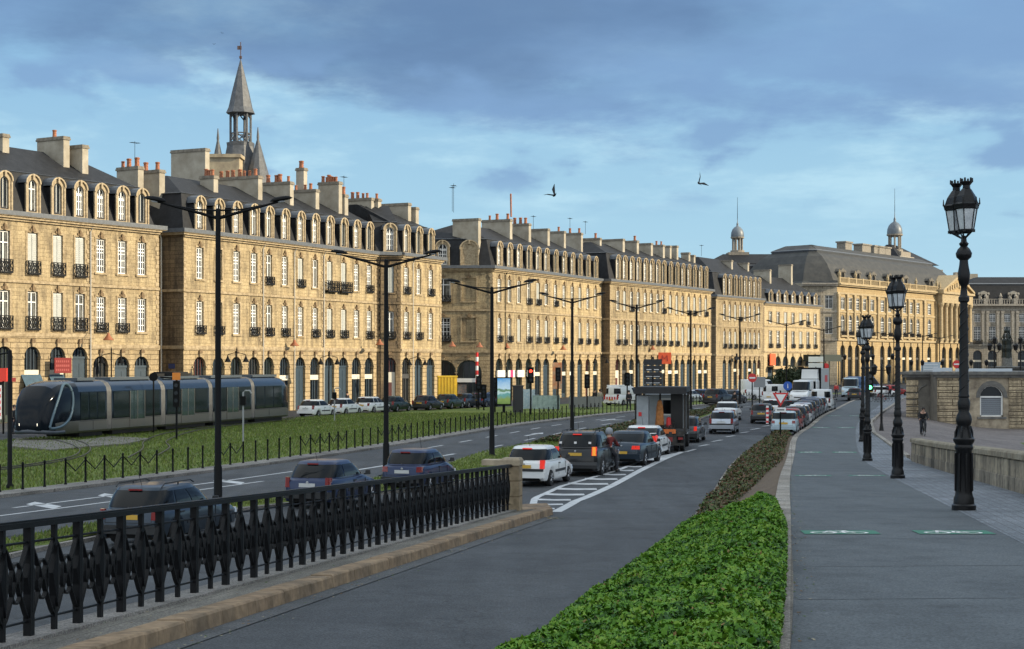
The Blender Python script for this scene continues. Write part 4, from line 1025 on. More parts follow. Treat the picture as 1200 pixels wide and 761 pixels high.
P0, P1 = corn(981, 331.8, 15.6), corn(1132, 345.5, 15.6)
t, b, L = frame2(P0, P1)
pal = thing('palace', 'grand sunlit palace with arcades, pilasters, triangular pediment and leaden mansard roof', 'palace', (P0.x, P0.y, 0), math.atan2(t.y, t.x))
def pps(px, d=0.0):
    k = (px - 600) / F; q = P0 + b * d
    return (k * q.y - q.x) / (t.x - k * t.y)
bays = [pps(p) for p in (987.5, 996.3, 1004.6, 1012.8, 1022, 1034, 1042.5, 1051.5, 1059.8, 1067.5, 1075.5)]
Ls = pps(1096.5)
mb = MB()
grand_front(pal, Matrix.Identity(4), Ls, bays + [pps(1089)], mb)
# pediment pavilion, slightly forward
T2 = Matrix.Translation((Ls, -.5, 0)); L2 = L - Ls
mb.mi = 0; mb.face([(Ls, -.5, 0), (Ls, .4, 0), (Ls, .4, 19.6), (Ls, -.5, 19.6)])
grand_front(pal, T2, L2, [pps(p) - Ls for p in (1103.7, 1111.6, 1119.5, 1126.5)], mb, zc=19.6, pil=False)
mb.T = T2; mb.mi = 1
for i in range(7): x = .4 + i * (L2 - .8) / 6; mb.lathe([(.62, 9.1), (.55, 9.6), (.5, 16.6), (.75, 17.2), (.75, 17.6)], 10, (x, -.5, 0))
mb.box(-.1, L2 + .1, -1.1, 0, 17.6, 19.6); mb.box(-.4, L2 + .4, -1.5, .1, 19.6, 20.1)
mb.mi = 0; mb.prism([(0, 20.1), (L2, 20.1), (L2/2, 23.6)], -.9, -.7)
mb.mi = 1
for s in (-1, 1):
    x0, x1 = (L2/2, L2 + .4) if s > 0 else (L2/2, -.4)
    mb.prism([(x0, 23.5), (x1, 20.05), (x1, 20.5), (x0, 24.1)], -1.5, 6)
for k in range(9): mb.cbox((L2*(.2 + .075*k), -1.0, 20.7 + 1.9 * (1 - abs(k - 4)/4)*.6), (.8, .3, .9), 0, .5)
mb.T = None
mb.mi = 0
D = 16
# side wall facing the river bend, shaded and plainer
mb.mi = 2
Ts = Matrix.Translation((-8.0, 10.0, 0)); 
side_dir = Vector((1, 0)); Sd = 7.0
ang = math.atan2(-t.y, t.x)
Tside = Matrix.Translation((0, 0, 0)) @ Matrix.Rotation(ang, 4, 'Z') @ Matrix.Translation((-Sd, 0, 0))
mb.T = Tside
wall_band(mb, 0, Sd, 0, 8.9, [], .3); wall_band(mb, 0, Sd, 8.9, 14.6, [(2.9, 1.6, 10, 13.4, False), (5.4, 1.6, 10, 13.4, False)], .3); wall_band(mb, 0, Sd, 14.6, 20, [(2.9, 1.6, 15, 17.6, False), (5.4, 1.6, 15, 17.6, False)], .3)
mb.mi = 3; mb.box(-.02, Sd, -.25, .02, 8.7, 9.1); mb.box(-.02, Sd + .05, -.55, .02, 19.4, 19.7); mb.box(-.02, Sd + .05, -.8, .02, 19.7, 20); mb.box(0, Sd, -.12, .01, 14.2, 14.5)
mb.T = None; mb.mi = 2
for x in (2.9, 5.4):
    for z, h in ((10, 3.4), (15, 2.6)): link('window', window_mesh(1.6, h, False, 1), pal, M=Tside @ Matrix.Translation((x, .2, z)))
wa = Tside @ Vector((0, 0, 0))
fp = [Vector((0, 0)), Vector((L, 0)), Vector((L, D + 6)), Vector((wa.x + 3, D + 6)), Vector((wa.x, wa.y))]
for i in (1, 2, 3):
    a, c = fp[i], fp[(i+1) % 5]; mb.face([(a.x, a.y, 0), (c.x, c.y, 0), (c.x, c.y, 20), (a.x, a.y, 20)])
mb.build('wall', [M_PAL, M_PALT, M_GREY, M_GREYT], pal)
# curved mansard
mb = MB(); prev = None
for li, (z, i_) in enumerate([(20.0, .3), (20.4, 1.0), (22.0, 1.7), (24, 2.9), (25.6, 4.3), (26.6, 5.8), (26.9, 5.6), (27.1, 5.9), (28.1, 8.0)]):
    ring = mb.ring([(p.x, p.y, z) for p in inset_poly(fp, [i_] * 5)])
    if prev: mb.mi = 1 if li in (6, 7) else 0; mb.bridge(prev, ring)
    prev = ring
mb.mi = 0; mb.idx(prev); mb.build('roof', [M_LEADR, M_LEAD], pal)
for px in (986, 1004, 1022, 1041, 1060, 1090): oeil(pal, pps(px, 1.2), 1.0, 20.7)
for px, w in ((991, 1.6), (1012, 2.2), (1024, 1.4), (1030, 2.4), (1037, 1.6)):
    mb = MB(); x = pps(px, 9); mb.box(x - w, x + w, 8.3, 10.3, 27, 29.6); mb.box(x - w - .2, x + w + .2, 8.1, 10.5, 29.6, 29.9); mb.build('chimney', mat('palace_chimney', (.22, .20, .17), .9, noise=.3), pal)
mb = MB(); x_ = pps(1048.5, 11); mb.box(x_ - 4, x_ + 4, 8, 14, 26, 28.3); mb.build('pedestal', M_GREYT, pal)
cupola(pal, x_, 11, 28.6, .84)
# hipped dark roof block behind the cupola
mb = MB(); xa, xb = pps(1052, 8), pps(1096, 8); q = [(xa, 7), (xb, 7), (xb, 16), (xa, 16)]
r0 = mb.ring([(x, y, 27.0) for x, y in q]); r1 = mb.ring([(xa + 3, 11, 31), (xa + 6, 11, 31), (xa + 6, 12, 31), (xa + 3, 12, 31)]); mb.bridge(r0, r1); mb.idx(r1); mb.build('roof', M_SLATE, pal)
# --- rear wing with its own mansard pavilion and cupola (left of the palace)
Q0 = Vector(((862 - 600) / F * 335, 335)); 
wing = thing('palace_wing', 'long slate-roofed palace wing with small domed lantern rising behind the quay houses', 'palace', (Q0.x, Q0.y, 0))
mb = MB()
def hip(mb, x0, x1, y0, y1, z0, prof, mi=0):
    prev = None
    for z, i_ in prof:
        r = mb.ring([(x0 + i_, y0 + i_, z), (x1 - i_, y0 + i_, z), (x1 - i_, y1 - i_, z), (x0 + i_, y1 - i_, z)])
        if prev: mb.mi = mi; mb.bridge(prev, r)
        prev = r
    mb.idx(prev)
mb.mi = 0; mb.box(-8, 13, 0, 14, 0, 20)
for k in range(6): mb.mi = 1; mb.box(-6.5 + 3.3*k - .7, -6.5 + 3.3*k + .7, -.03, .02, 15, 17.5)
mb.mi = 2; mb.box(-8.3, 13.3, -.4, 14.4, 19.6, 20.1)
mb.build('wall', [M_GREY, M_GLASS, M_GREYT], wing)
mb = MB(); hip(mb, -8.2, 14, -.2, 14, 20, [(20.1, 0), (24.5, 2.2)]); hip(mb, -6, 13, 2, 12, 24.5, [(24.5, 0), (25.0, 0), (27.2, 4.2)]); mb.build('roof', M_SLATE, wing)
mb = MB(); mb.box(-6.2, 12.3, 1.8, 2.1, 24.4, 24.8); mb.build('roof_gutter', M_LEAD, wing)
cupola(wing, 1.5, 8, 27.0, .68)
# --- grey range across the square, facing the camera
R0 = Vector(((1128 - 600) / F * 384, 384)); Lr = 60
rg = thing('palace', 'grey shaded palace range with flat-topped slate roof behind the fountain', 'palace', (R0.x, R0.y, 0))
mb = MB(); bx = [(p - 1128) * 384 / F for p in (1145.5, 1163, 1180.5, 1198, 1215.5, 1233, 1250.5, 1268)]
mb.mi = 0
wall_band(mb, 0, Lr, 0, 8.6, [(x, 2.1, .02, 7.3, True) for x in bx], .5); wall_band(mb, 0, Lr, 8.6, 13.9, [(x, 1.7, 9.6, 12.9, False) for x in bx], .3); wall_band(mb, 0, Lr, 13.9, 18.2, [(x, 1.5, 14.0, 16.0, False) for x in bx], .3)
mb.mi = 1
mb.box(0, Lr, -.3, .02, 8.4, 8.8); mb.box(0, Lr, -.2, .02, 16.7, 17.0); mb.box(0, Lr, -.8, .02, 17.8, 18.25)
for i in range(9):
    x = bx[0] - 1.75 + i * 3.54
    for s in (-.55, .55): mb.box(x + s - .3, x + s + .3, -.25, .02, 8.8, 16.4); mb.box(x + s - .38, x + s + .38, -.33, .02, 16.0, 16.6)
    mb.box(x - .5, x + .5, -.7, -.3, 18.25, 19.6); mb.lathe([(.2, 0), (.4, .4), (.2, .9), (.05, 1.3)], 6, (x, -.5, 19.6))
mb.box(0, Lr, -.6, -.3, 19.3, 19.45)
for i in range(100): mb.box(i*.6 + .1, i*.6 + .3, -.55, -.35, 18.25, 19.3)
mb.mi = 0; mb.face([(0, 0, 0), (0, 14, 0), (0, 14, 18.2), (0, 0, 18.2)]); mb.face([(Lr, 0, 0), (Lr, 14, 0), (Lr, 14, 18.2), (Lr, 0, 18.2)])
mb.build('wall', [M_GREY, M_GREYT], rg)
for x in bx:
    link('window', window_mesh(1.7, 3.3, False, 0), rg, M=Matrix.Translation((x, .18, 9.6))); link('window', window_mesh(1.5, 2.0, False, 0), rg, M=Matrix.Translation((x, .18, 14.0)))
    link('arcade_window', shop_mesh(2.1, 7.28, 0), rg, M=Matrix.Translation((x, .35, .01)))
    link('balcony_railing', balcony_mesh(1.9, .9, .5), rg, M=Matrix.Translation((x, -.05, 8.9)))
mb = MB(); prev = None
for li, (z, i_) in enumerate([(18.2, .2), (19, .8), (22.8, 2.0), (23.1, 1.8), (23.3, 2.3), (24.9, 5.5)]):
    r = mb.ring([(i_ - .4, i_, z), (Lr - i_, i_, z), (Lr - i_, 14 - i_, z), (i_ - .4, 14 - i_, z)])
    if prev: mb.mi = 1 if li in (3, 4) else 0; mb.bridge(prev, r)
    prev = r
mb.mi = 0; mb.idx(prev); mb.build('roof', [M_SLATE, M_LEAD], rg)
for i in (0, 2, 4, 6): oeil(rg, bx[i] + 1.6, .4, 18.9, s=1.5)
# --- low linking range between the two palaces
lk = thing('rooftop_block', 'low dark block with cluttered roof between the pediment and the grey palace', 'building', (105, 392, 0))
mb = MB(); mb.box(-6, 12, 0, 12, 0, 20); mb.build('wall', M_GREY, lk); mb = MB(); hip(mb, -6.5, 12.5, -.5, 12.5, 20, [(20, 0), (24.6, 3)]); mb.build('roof', M_SLATE, lk)
mb = MB(); mb.box(-2, 0, 3, 5, 24, 27); mb.box(3, 4, 3, 5, 24, 26.4); mb.box(6, 8.5, 3, 5, 24, 26); mb.build('chimney', M_PLAST, lk)

# ------------------------------------------------------------------ gate tower with pointed roofs
M_TSL = mat('weathered_slate', (0.115, 0.12, 0.13), .6, nscale=2.5, col2=(0.05, 0.055, 0.062), bump=.7, bscale=6)
tw = thing('gate_tower', 'medieval gate tower with tall slate spire, open belfry and two pointed turrets', 'tower', ((282 - 600) / F * 170, 170, 0))
mb = MB(); mb.box(-5, 4.0, -3.5, 3.5, 0, 22.5); mb.box(-3.5, .5, -3.9, -.6, 20, 25.4); mb.box(-3.7, .7, -4.1, -.4, 25.4, 25.75); mb.build('wall', mat('tower_stone', (.46, .38, .25), .85, nscale=1, col2=(.25, .2, .14)), tw)
mb = MB(); mb.lathe([(2.6, 21.5), (1.95, 24.5), (1.45, 27.0), (1.5, 27.4)], 8, ang=PI/8); mb.build('spire_base', M_TSL, tw)
mb = MB()
for j in range(6):
    a = 2*PI*j/6 + .3; x, y = 1.05*math.cos(a), 1.05*math.sin(a); mb.tube([(x, y, 27.3), (x, y, 30.6)], .13, 6)
    a2 = 2*PI*(j+1)/6 + .3; x2, y2 = 1.05*math.cos(a2), 1.05*math.sin(a2)
    mb.tube([(x, y, 28.4), (x2, y2, 28.4)], .07, 5); mb.tube([(x, y, 27.5), (x2, y2, 28.4)], .05, 4); mb.tube([(x, y, 28.4), (x2, y2, 27.5)], .05, 4)
    mb.tube([(x, y, 29.9), ((x+x2)/2, (y+y2)/2, 30.5), (x2, y2, 29.9)], .08, 4)
mb.lathe([(1.25, 27.2), (1.25, 27.5)], 8)
mb.build('belfry', M_TSL, tw)
mb = MB(); mb.lathe([(1.15, 30.4), (1.55, 30.5), (1.28, 31.1), (.95, 32.6), (.38, 34.9), (.06, 36.1)], 8, ang=PI/8); mb.build('spire', M_TSL, tw)
mb = MB(); mb.tube([(0, 0, 35.8), (0, 0, 38.0)], .05, 5); mb.box(-.35, .1, -.02, .02, 37.2, 37.6); mb.cbox((0, 0, 36.4), (.25, .25, .25)); mb.build('weather_vane', mat('vane_metal', (.10, .06, .05), .6), tw)
for x, y, hh, r in ((-2.2, -1.0, 28.3, 1.0), (2.0, -1.2, 28.4, 1.35), (.5, 3.5, 27.5, 1.2)):
    mb = MB(); mb.lathe([(r, 20), (r, 22.6)], 10, (x, y, 0)); mb.lathe([(r*1.12, 22.3 + .2), (r*.8, 24.2), (.12, hh - .8), (.14, hh - .5), (.04, hh + .5)], 10, (x, y, 0)); mb.build('turret', M_TSL, tw, smooth=30)

# ------------------------------------------------------------------ quay pavilion on the right
pv = thing('quay_pavilion', 'low rusticated stone pavilion with flat roof, blocked arch and barred arched window', 'pavilion', (0, 0, 0))
zq = -.9
M_PAVR = stone_mat('pavilion_stone', (0.52, 0.435, 0.31), (0.45, 0.37, 0.26), (0.08, 0.06, 0.04), bw=2.2, bh=.5, jw=.035, stain=.7, soot=(.10, .085, .07), bumpd=.1)
M_PAVP = mat('pavilion_wall', (0.49, 0.41, 0.30), .9, nscale=1.2, col2=(0.15, 0.12, 0.09), bump=.5)
Yv = 129.0; X = lambda px, Y=Yv: (px - 600) * Y / F
mb = MB(); xL, xM, xR = X(1062), X(1098), X(1260)
h = 3.55
T = Matrix.Translation((0, 0, zq))
mb.T = T
H = h - zq
mb.mi = 0
mb.T = Matrix.Translation((0, Yv, zq))
mb.mi = 1
wall_band(mb, xM - .0, xR, 0, H, [(X(1162), 1.85, 1.0, 3.45, True), (X(1226), 1.85, 1.0, 3.45, True)], .3)
mb.mi = 0
for k in range(8):
    z = .12 + k*.5
    for (a, c_) in ((xM, X(1127)), (X(1182), X(1200))): mb.box(a + .02, c_, -.12, .01, z, z + .43)
mb.mi = 2
mb.box(xM - .3, xR, -.3, .3, H - .35, H - .12); mb.box(xM - .45, xR, -.5, .3, H - .12, H + .1)
for cx in (X(1162), X(1226)):
    A = [(cx + a, z) for a, z in arch_pts(2.5, 2.5, 3.85, 10)]; B = [(cx + a, z) for a, z in arch_pts(1.86, 2.52, 3.46, 10)]
    for i in range(10):
        mb.face([(A[i][0], -.07, A[i][1]), (A[i+1][0], -.07, A[i+1][1]), (B[i+1][0], -.07, B[i+1][1]), (B[i][0], -.07, B[i][1])]); mb.face([(A[i][0], -.07, A[i][1]), (A[i+1][0], -.07, A[i+1][1]), (A[i+1][0], .01, A[i+1][1]), (A[i][0], .01, A[i][1])])
    mb.box(cx - 1.15, cx + 1.15, -.14, .02, .82, .98)
# recessed left bay with blocked arch
mb.T = Matrix.Translation((0, Yv + 2.2, zq)); xl2 = X(1062, Yv + 2.2)
mb.mi = 3; mb.face([(xl2, 0, 0), (xM, 0, 0), (xM, 0, H), (xl2, 0, H)])  # recessed bay and left side wall take a darker render
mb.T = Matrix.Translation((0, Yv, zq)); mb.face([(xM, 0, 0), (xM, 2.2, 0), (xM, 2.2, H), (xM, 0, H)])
mb.T = Matrix.Translation((0, Yv + 2.2, zq))
mb.mi = 2
A = arch_pts(3.0, 1.9, 3.6, 10); cx = X(1092, Yv + 2.2)
for i in range(10):
    if cx + A[i+1][0] < xM - .1: mb.tube([(cx + A[i][0], -.04, A[i][1]), (cx + A[i+1][0], -.04, A[i+1][1])], .07, 4)
mb.mi = 0
for k in range(7): mb.box(xl2, xl2 + .95, -.1, .01, .15 + k*.55, .6 + k*.55)
mb.mi = 2; mb.box(xl2 - .5, xM, -.5, .3, H - .12, H + .1); mb.box(xl2 - .3, xM, -.3, .3, H - .35, H - .12)
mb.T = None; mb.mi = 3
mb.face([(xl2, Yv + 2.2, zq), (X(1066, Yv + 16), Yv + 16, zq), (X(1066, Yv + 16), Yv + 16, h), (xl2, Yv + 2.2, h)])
mb.mi = 2; mb.face([(xl2 - .3, Yv + 2, h + .12), (xM, Yv + 2, h + .12), (xM, Yv - .2, h + .12), (xR, Yv - .2, h + .12), (xR, Yv + 16, h + .12), (X(1066, Yv + 16), Yv + 16, h + .12)])
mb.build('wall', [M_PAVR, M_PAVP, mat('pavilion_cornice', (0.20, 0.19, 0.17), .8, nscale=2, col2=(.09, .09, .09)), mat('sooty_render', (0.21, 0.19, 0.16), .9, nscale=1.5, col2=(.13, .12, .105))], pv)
for cx in (X(1162), X(1226)):
    mb = MB(); mb.mi = 0
    P = [(-.9, 0)] + arch_pts(1.8, 1.5, 2.42) + [(.9, 0)]; mb.face([(x, .12, z) for x, z in P]); mb.mi = 1
    for z in np.arange(.15, 1.5, .16): mb.box(-.8, .8, .06, .1, z, z + .09)
    mb.mi = 2; mb.box(-.92, -.8, 0, .1, 0, 1.55); mb.box(.8, .92, 0, .1, 0, 1.55); mb.box(-.92, .92, 0, .1, 0, .1); mb.box(-.92, .92, -.01, .1, 1.5, 1.62)
    A = arch_pts(1.84, 1.55, 2.45)
    for a, c_ in zip(A, A[1:]): mb.tube([(a[0], .05, a[1]), (c_[0], .05, c_[1])], .05, 4)
    mb.build('window', [M_GLASS, mat('blind_slats', (.30, .33, .37), .6), M_WHITE], pv, M=Matrix.Translation((cx, Yv + .12, zq + 1.0)))
mb = MB(); mb.box(X(1105), X(1128), Yv + 3, Yv + 3.1, h + .12, h + .42); mb.box(X(1132), X(1200), Yv + 3, Yv + 3.1, h + .12, h + .36); mb.build('skylight', mat('roof_skylight', (.5, .55, .6), .3), pv)
mb = MB(); mb.box(X(1067), X(1074.5), Yv + 1.98, Yv + 2.1, zq + .35, zq + .85); mb.build('meter_box', mat('grey_box', (.35, .36, .37), .6), pv)

# low stone wall beside the footway
M_WALLST = stone_mat('low_wall_stone', (0.37, 0.325, 0.25), (0.27, 0.235, 0.185), (0.11, 0.09, 0.07), bw=1.4, bh=9, jw=.012, stain=.95, soot=(.07, .065, .055))
wt = thing('low_wall', 'weathered low ashlar wall with rounded coping beside the footway', 'wall', (0, 0, 0))
def wallpart(name, x0o, x1o, zb, zt, m, curve=False):
    mb = MB(); rows = []
    for Y in list(np.arange(-10, 70, 1.4)) + [70]:
        z = zP(Y); x = wl(Y)
        lo = -1.0 if zb is None else z + zb
        pr_ = [(x + x0o, lo), (x + x0o, z + zt - .05), (x + x0o + .05, z + zt), (x + x1o - .05, z + zt), (x + x1o, z + zt - .05), (x + x1o, lo)]
        rows.append(mb.ring([(a, Y, c_) for a, c_ in pr_]))
    for a, c_ in zip(rows, rows[1:]): mb.bridge(a, c_)
    mb.idx(rows[0]); mb.idx(rows[-1]); return mb.build(name, m, wt)
wallpart('lower_course', 0.02, .43, None, .40, M_WALLST); wallpart('upper_course', 0.04, .41, .38, .82, M_WALLST); wallpart('coping', -.02, .47, .82, 1.0, stone_mat('coping_stone', (0.30, 0.275, 0.22), (0.23, 0.21, 0.17), (0.1, 0.09, 0.07), bw=1.5, bh=3, jw=.015, stain=.7))
# grass patch on the quay
g = grid_strip('quay_grass', list(np.arange(90, 108, 1.5)), lambda Y: 29.6, lambda Y: 60, lambda X_, Y: -.86, M_GRASS, nx=4, skirt=.1)
# ------------------------------------------------------------------ railing on the ledge
fence = thing('railing', 'black cast-iron railing with lozenge straps and oval rings along the kerb', 'railing', (0, 0, 0))
RH = 1.15
def rail_base(Y): return Vector((rl(Y), Y, zR(Y) + .2))
Ys = []; Y = 13.2 - .535*10
while Y < 41.7: Ys.append(Y); Y += .535
pts = [rail_base(Y) for Y in Ys]
def post_mesh(thick):
    mb = MB(); a = .042 if thick else .026
    mb.box(-a, a, -a, a, 0, RH - .05)
    # lozenge of two deep straps bent round the post
    for s in (-1, 1):
        mb.strap([(0.02*s, 0, .93), (s*.07, 0, .88), (s*.21, 0, .66), (s*.25, 0, .56), (s*.21, 0, .46), (s*.07, 0, .22), (0.02*s, 0, .17)], .052, .018)
    # spear-shaped cast leaf laid over the post
    mb.strap([(0, 0, .98), (0, 0, .9)], .05, .05)
    for s in (-1, 1):
        mb.face([(0, s*.045, .88), (.082, s*.03, .60), (0, s*.045, .24), (-.082, s*.03, .60)])
    P = [(0, .045, .88), (.082, .03, .60), (0, .045, .24), (-.082, .03, .60)]
    for i in range(4):
        p, q = P[i], P[(i+1) % 4]; mb.face([p, q, (q[0], -q[1], q[2]), (p[0], -p[1], p[2])])
    return mb.mesh('post', M_IRON)
def oval_mesh():
    mb = MB(); ring = [(.112*math.cos(2*PI*j/16), 0, .555 + .205*math.sin(2*PI*j/16)) for j in range(17)]
    mb.strap(ring, .045, .016)
    return mb.mesh('oval_ring', M_IRON)
pm = [post_mesh(True), post_mesh(False)]; om = oval_mesh()
for i, p in enumerate(pts):
    q = pts[min(i+1, len(pts)-1)]; r = pts[max(i-1, 0)]; d = (q - r).normalized(); ang = math.atan2(d.y, d.x)
    link('post', pm[i % 2], fence, M=Matrix.Translation(p) @ Matrix.Rotation(ang, 4, 'Z'))
    if i < len(pts) - 1: link('oval_ring', om, fence, M=Matrix.Translation((p + q)/2) @ Matrix.Rotation(ang, 4, 'Z'))
mb = MB(); up = Vector((0, 0, 1))
def rp(h): return [rail_base(Y) + up*h for Y in list(np.arange(8, 41.9, 1.0)) + [41.9]]
mb.strap(rp(RH - .02), .13, .055, (.98, -.18, 0)); mb.strap(rp(RH + .012), .085, .03, (.98, -.18, 0)); mb.build('handrail', M_IRON, fence)
for h in (.95, .15): mb = MB(); mb.tube(rp(h), .014, 6); mb.build('thin_rod', M_IRON, fence, smooth=60)
e = rail_base(42.15)
pier = thing('stone_pier', 'square pale stone pier ending the iron railing, topped with a flat block', 'pier', (e.x, e.y, e.z - .05), -.19)
mb = MB(); mb.cbox((0, 0, .6), (.46, .5, 1.2)); mb.mi = 1; mb.cbox((-.25, 0, 1.27), (1.0, .56, .14)); mb.cbox((0, 0, 1.36), (.5, .54, .06), 0, .85)
mb.build('pier_block', [stone_mat('pier_stone', (0.36, 0.29, 0.20), (0.30, 0.24, 0.165), (0.2, 0.15, 0.1), bw=3, bh=.4, stain=.5), mat('pier_cap', (.34, .28, .2), .85, noise=.35)], pier)

# ------------------------------------------------------------------ bollards and barriers along the tram lawn
def bpost(mb, x, y, z=.11): mb.lathe([(.055, 0), (.055, .04), (.038, .06), (.035, .82), (.045, .84), (.04, .9), (.015, .93)], 7, (x, y, z))
B_ = []; Y = 50.5
while Y < 222:
    B_.append(Vector((bar(Y) + .02, Y)));
    dx = bar(Y + 1) - bar(Y); Y += 1.17 / math.sqrt(1 + dx*dx)
single = None; i = 0; seqs = [3, 1, 1, 1, 6, 1, 1, 1, 3, 1, 1, 1, 1, 6, 1, 1, 1, 6, 1, 1, 1]; k = 0
WORDS = ['before the road chevrons', 'left of the estate car roof', 'behind the tall lamp posts', 'beside the parked white cars', 'beside the dark parked cars', 'in front of the yellow skip', 'in front of the bright billboard', 'along the green hoarding', 'behind the recovery truck', 'near the white service van', 'by the far crossing', 'at the far bend', 'close to the queue of traffic', 'at the far end of the lawn', 'beyond the last street lamp']
bi = 0
while i < len(B_) - 7:
    n = seqs[k % len(seqs)]; k += 1
    if n == 1:
        p = B_[i]
        if single is None:
            mb = MB(); bpost(mb, 0, 0); single = mb.build('bollard', M_STEEL, smooth=60); o = single
        else: o = single.copy(); COL.objects.link(o)
        o.location = (p.x, p.y, 0); tag(o, 'slim black steel bollard standing alone between linked barriers on the lawn kerb', 'bollard', 'bollards along the tram lawn')
    else:
        g = thing('barrier', 'black %d-post zigzag barrier, %s' % (n, WORDS[min(bi, len(WORDS)-1)]), 'barrier', (B_[i].x, B_[i].y, 0), 0, 'zigzag barriers along the tram lawn'); bi += 1
        for j in range(n):
            q = B_[i+j] - B_[i]
            if j == 0: mb = MB(); bpost(mb, 0, 0); pmsh = mb.mesh('post', M_STEEL, 60)
            link('post', pmsh, g, (q.x, q.y, 0))
        for j in range(n - 1):
            a, c_ = B_[i+j] - B_[i], B_[i+j+1] - B_[i]; m_ = (a + c_) / 2
            mb = MB(); mb.tube([(a.x, a.y, .93), (m_.x, m_.y, .55), (c_.x, c_.y, .93)], .022, 5); mb.build('zigzag_bar', M_STEEL, g)
    i += n

# ------------------------------------------------------------------ tall double-armed street lamps
def street_lamp(px, Y, H, label, base_z=.1, span=2.05, mid=0.0, name='street_lamp'):
    x = (px - 600) * Y / F
    g = thing(name, label, 'street lamp', (x, Y, base_z), 0, 'double-armed street lamps')
    h = H - base_z
    mb = MB(); mb.lathe([(.17, 0), (.17, .06), (.13, .1), (.12, 1.2), (.10, 1.25), (.075, h - .1), (.06, h), (.01, h + .02)], 12); mb.build('pole', M_STEEL, g, smooth=50)
    mb = MB(); mb.lathe([(.30, 0), (.30, .03), (.19, .05)], 12); mb.build('base_plate', M_STEEL, g)
    for s in (-1, 1):
        mb = MB(); mb.tube([(0, 0, h - .28), (s*.5, 0, h - .14), (s*1.4, 0, h + .10), (s*1.9, 0, h + .24)], [.06, .05, .038, .03], 6); mb.tube([(0, 0, h - .05), (s*.7, 0, h - .02), (s*1.4, 0, h + .12)], [.03, .025, .02], 5); mb.build('arm', M_STEEL, g, smooth=60)
        mb = MB()
        T = Matrix.Translation((s*(span - .28), 0, h + .27)) @ Matrix.Rotation(-s*.16, 4, 'Y')
        mb.T = T; prev = None
        for u in range(9):
            t_ = -1 + u/4; w = max(.02, .14*math.sqrt(max(0, 1 - abs(t_)**2.5))); hh = max(.01, .10*math.sqrt(max(0, 1 - abs(t_)**2.5)))
            r = mb.ring([(t_*.34, w*math.cos(a), hh*math.sin(a)*(1 if math.sin(a) > 0 else .35)) for a in [2*PI*q/10 for q in range(10)]])
            if prev: mb.bridge(prev, r)
            else: mb.idx(r)
            prev = r
        mb.idx(prev[::-1]); mb.build('lamp_head', M_STEEL, g, smooth=60)
        mb = MB(); mb.T = T @ Matrix.Translation((0, 0, -.045)); mb.lathe([(.11, 0), (.09, -.03), (.02, -.04)], 10); mb.build('lens', mat('lamp_lens', (.45, .47, .5), .2), g)
    return g
street_lamp(255.5, 48, 8.95, 'tallest double-armed black street lamp, rising behind the estate car', span=2.15)
street_lamp(452.5, 61.5, 8.3, 'double-armed street lamp standing behind the small blue hatchback')
street_lamp(576.5, 74.2, 7.85, 'double-armed street lamp on the verge left of the white hatchback')
street_lamp(670.5, 101, 8.4, 'double-armed street lamp rising behind the black SUV')
street_lamp(746, 122, 8.75, 'double-armed street lamp just left of the recovery truck')
street_lamp(809.5, 149, 9.1, 'double-armed street lamp right of the recovery truck canopy', span=2.2)
street_lamp(867, 168, 9.1, 'double-armed street lamp in front of the house with eight tall dormers', span=2.15)
street_lamp(921.5, 190, 9.0, 'double-armed street lamp in front of the tan cafe awnings', span=2.3)
street_lamp(965.5, 212, 8.8, 'double-armed street lamp before the shaded flank of the palace', span=2.3)
street_lamp(1047.5, 250, 8.7, 'double-armed street lamp before the middle palace arcades', span=2.7)
street_lamp(1081, 262, 8.8, 'double-armed street lamp before the right palace arcades, left of the pediment', span=2.4)
street_lamp(1101, 290, 8.9, 'farthest double-armed street lamp, under the palace pediment', span=2.4)

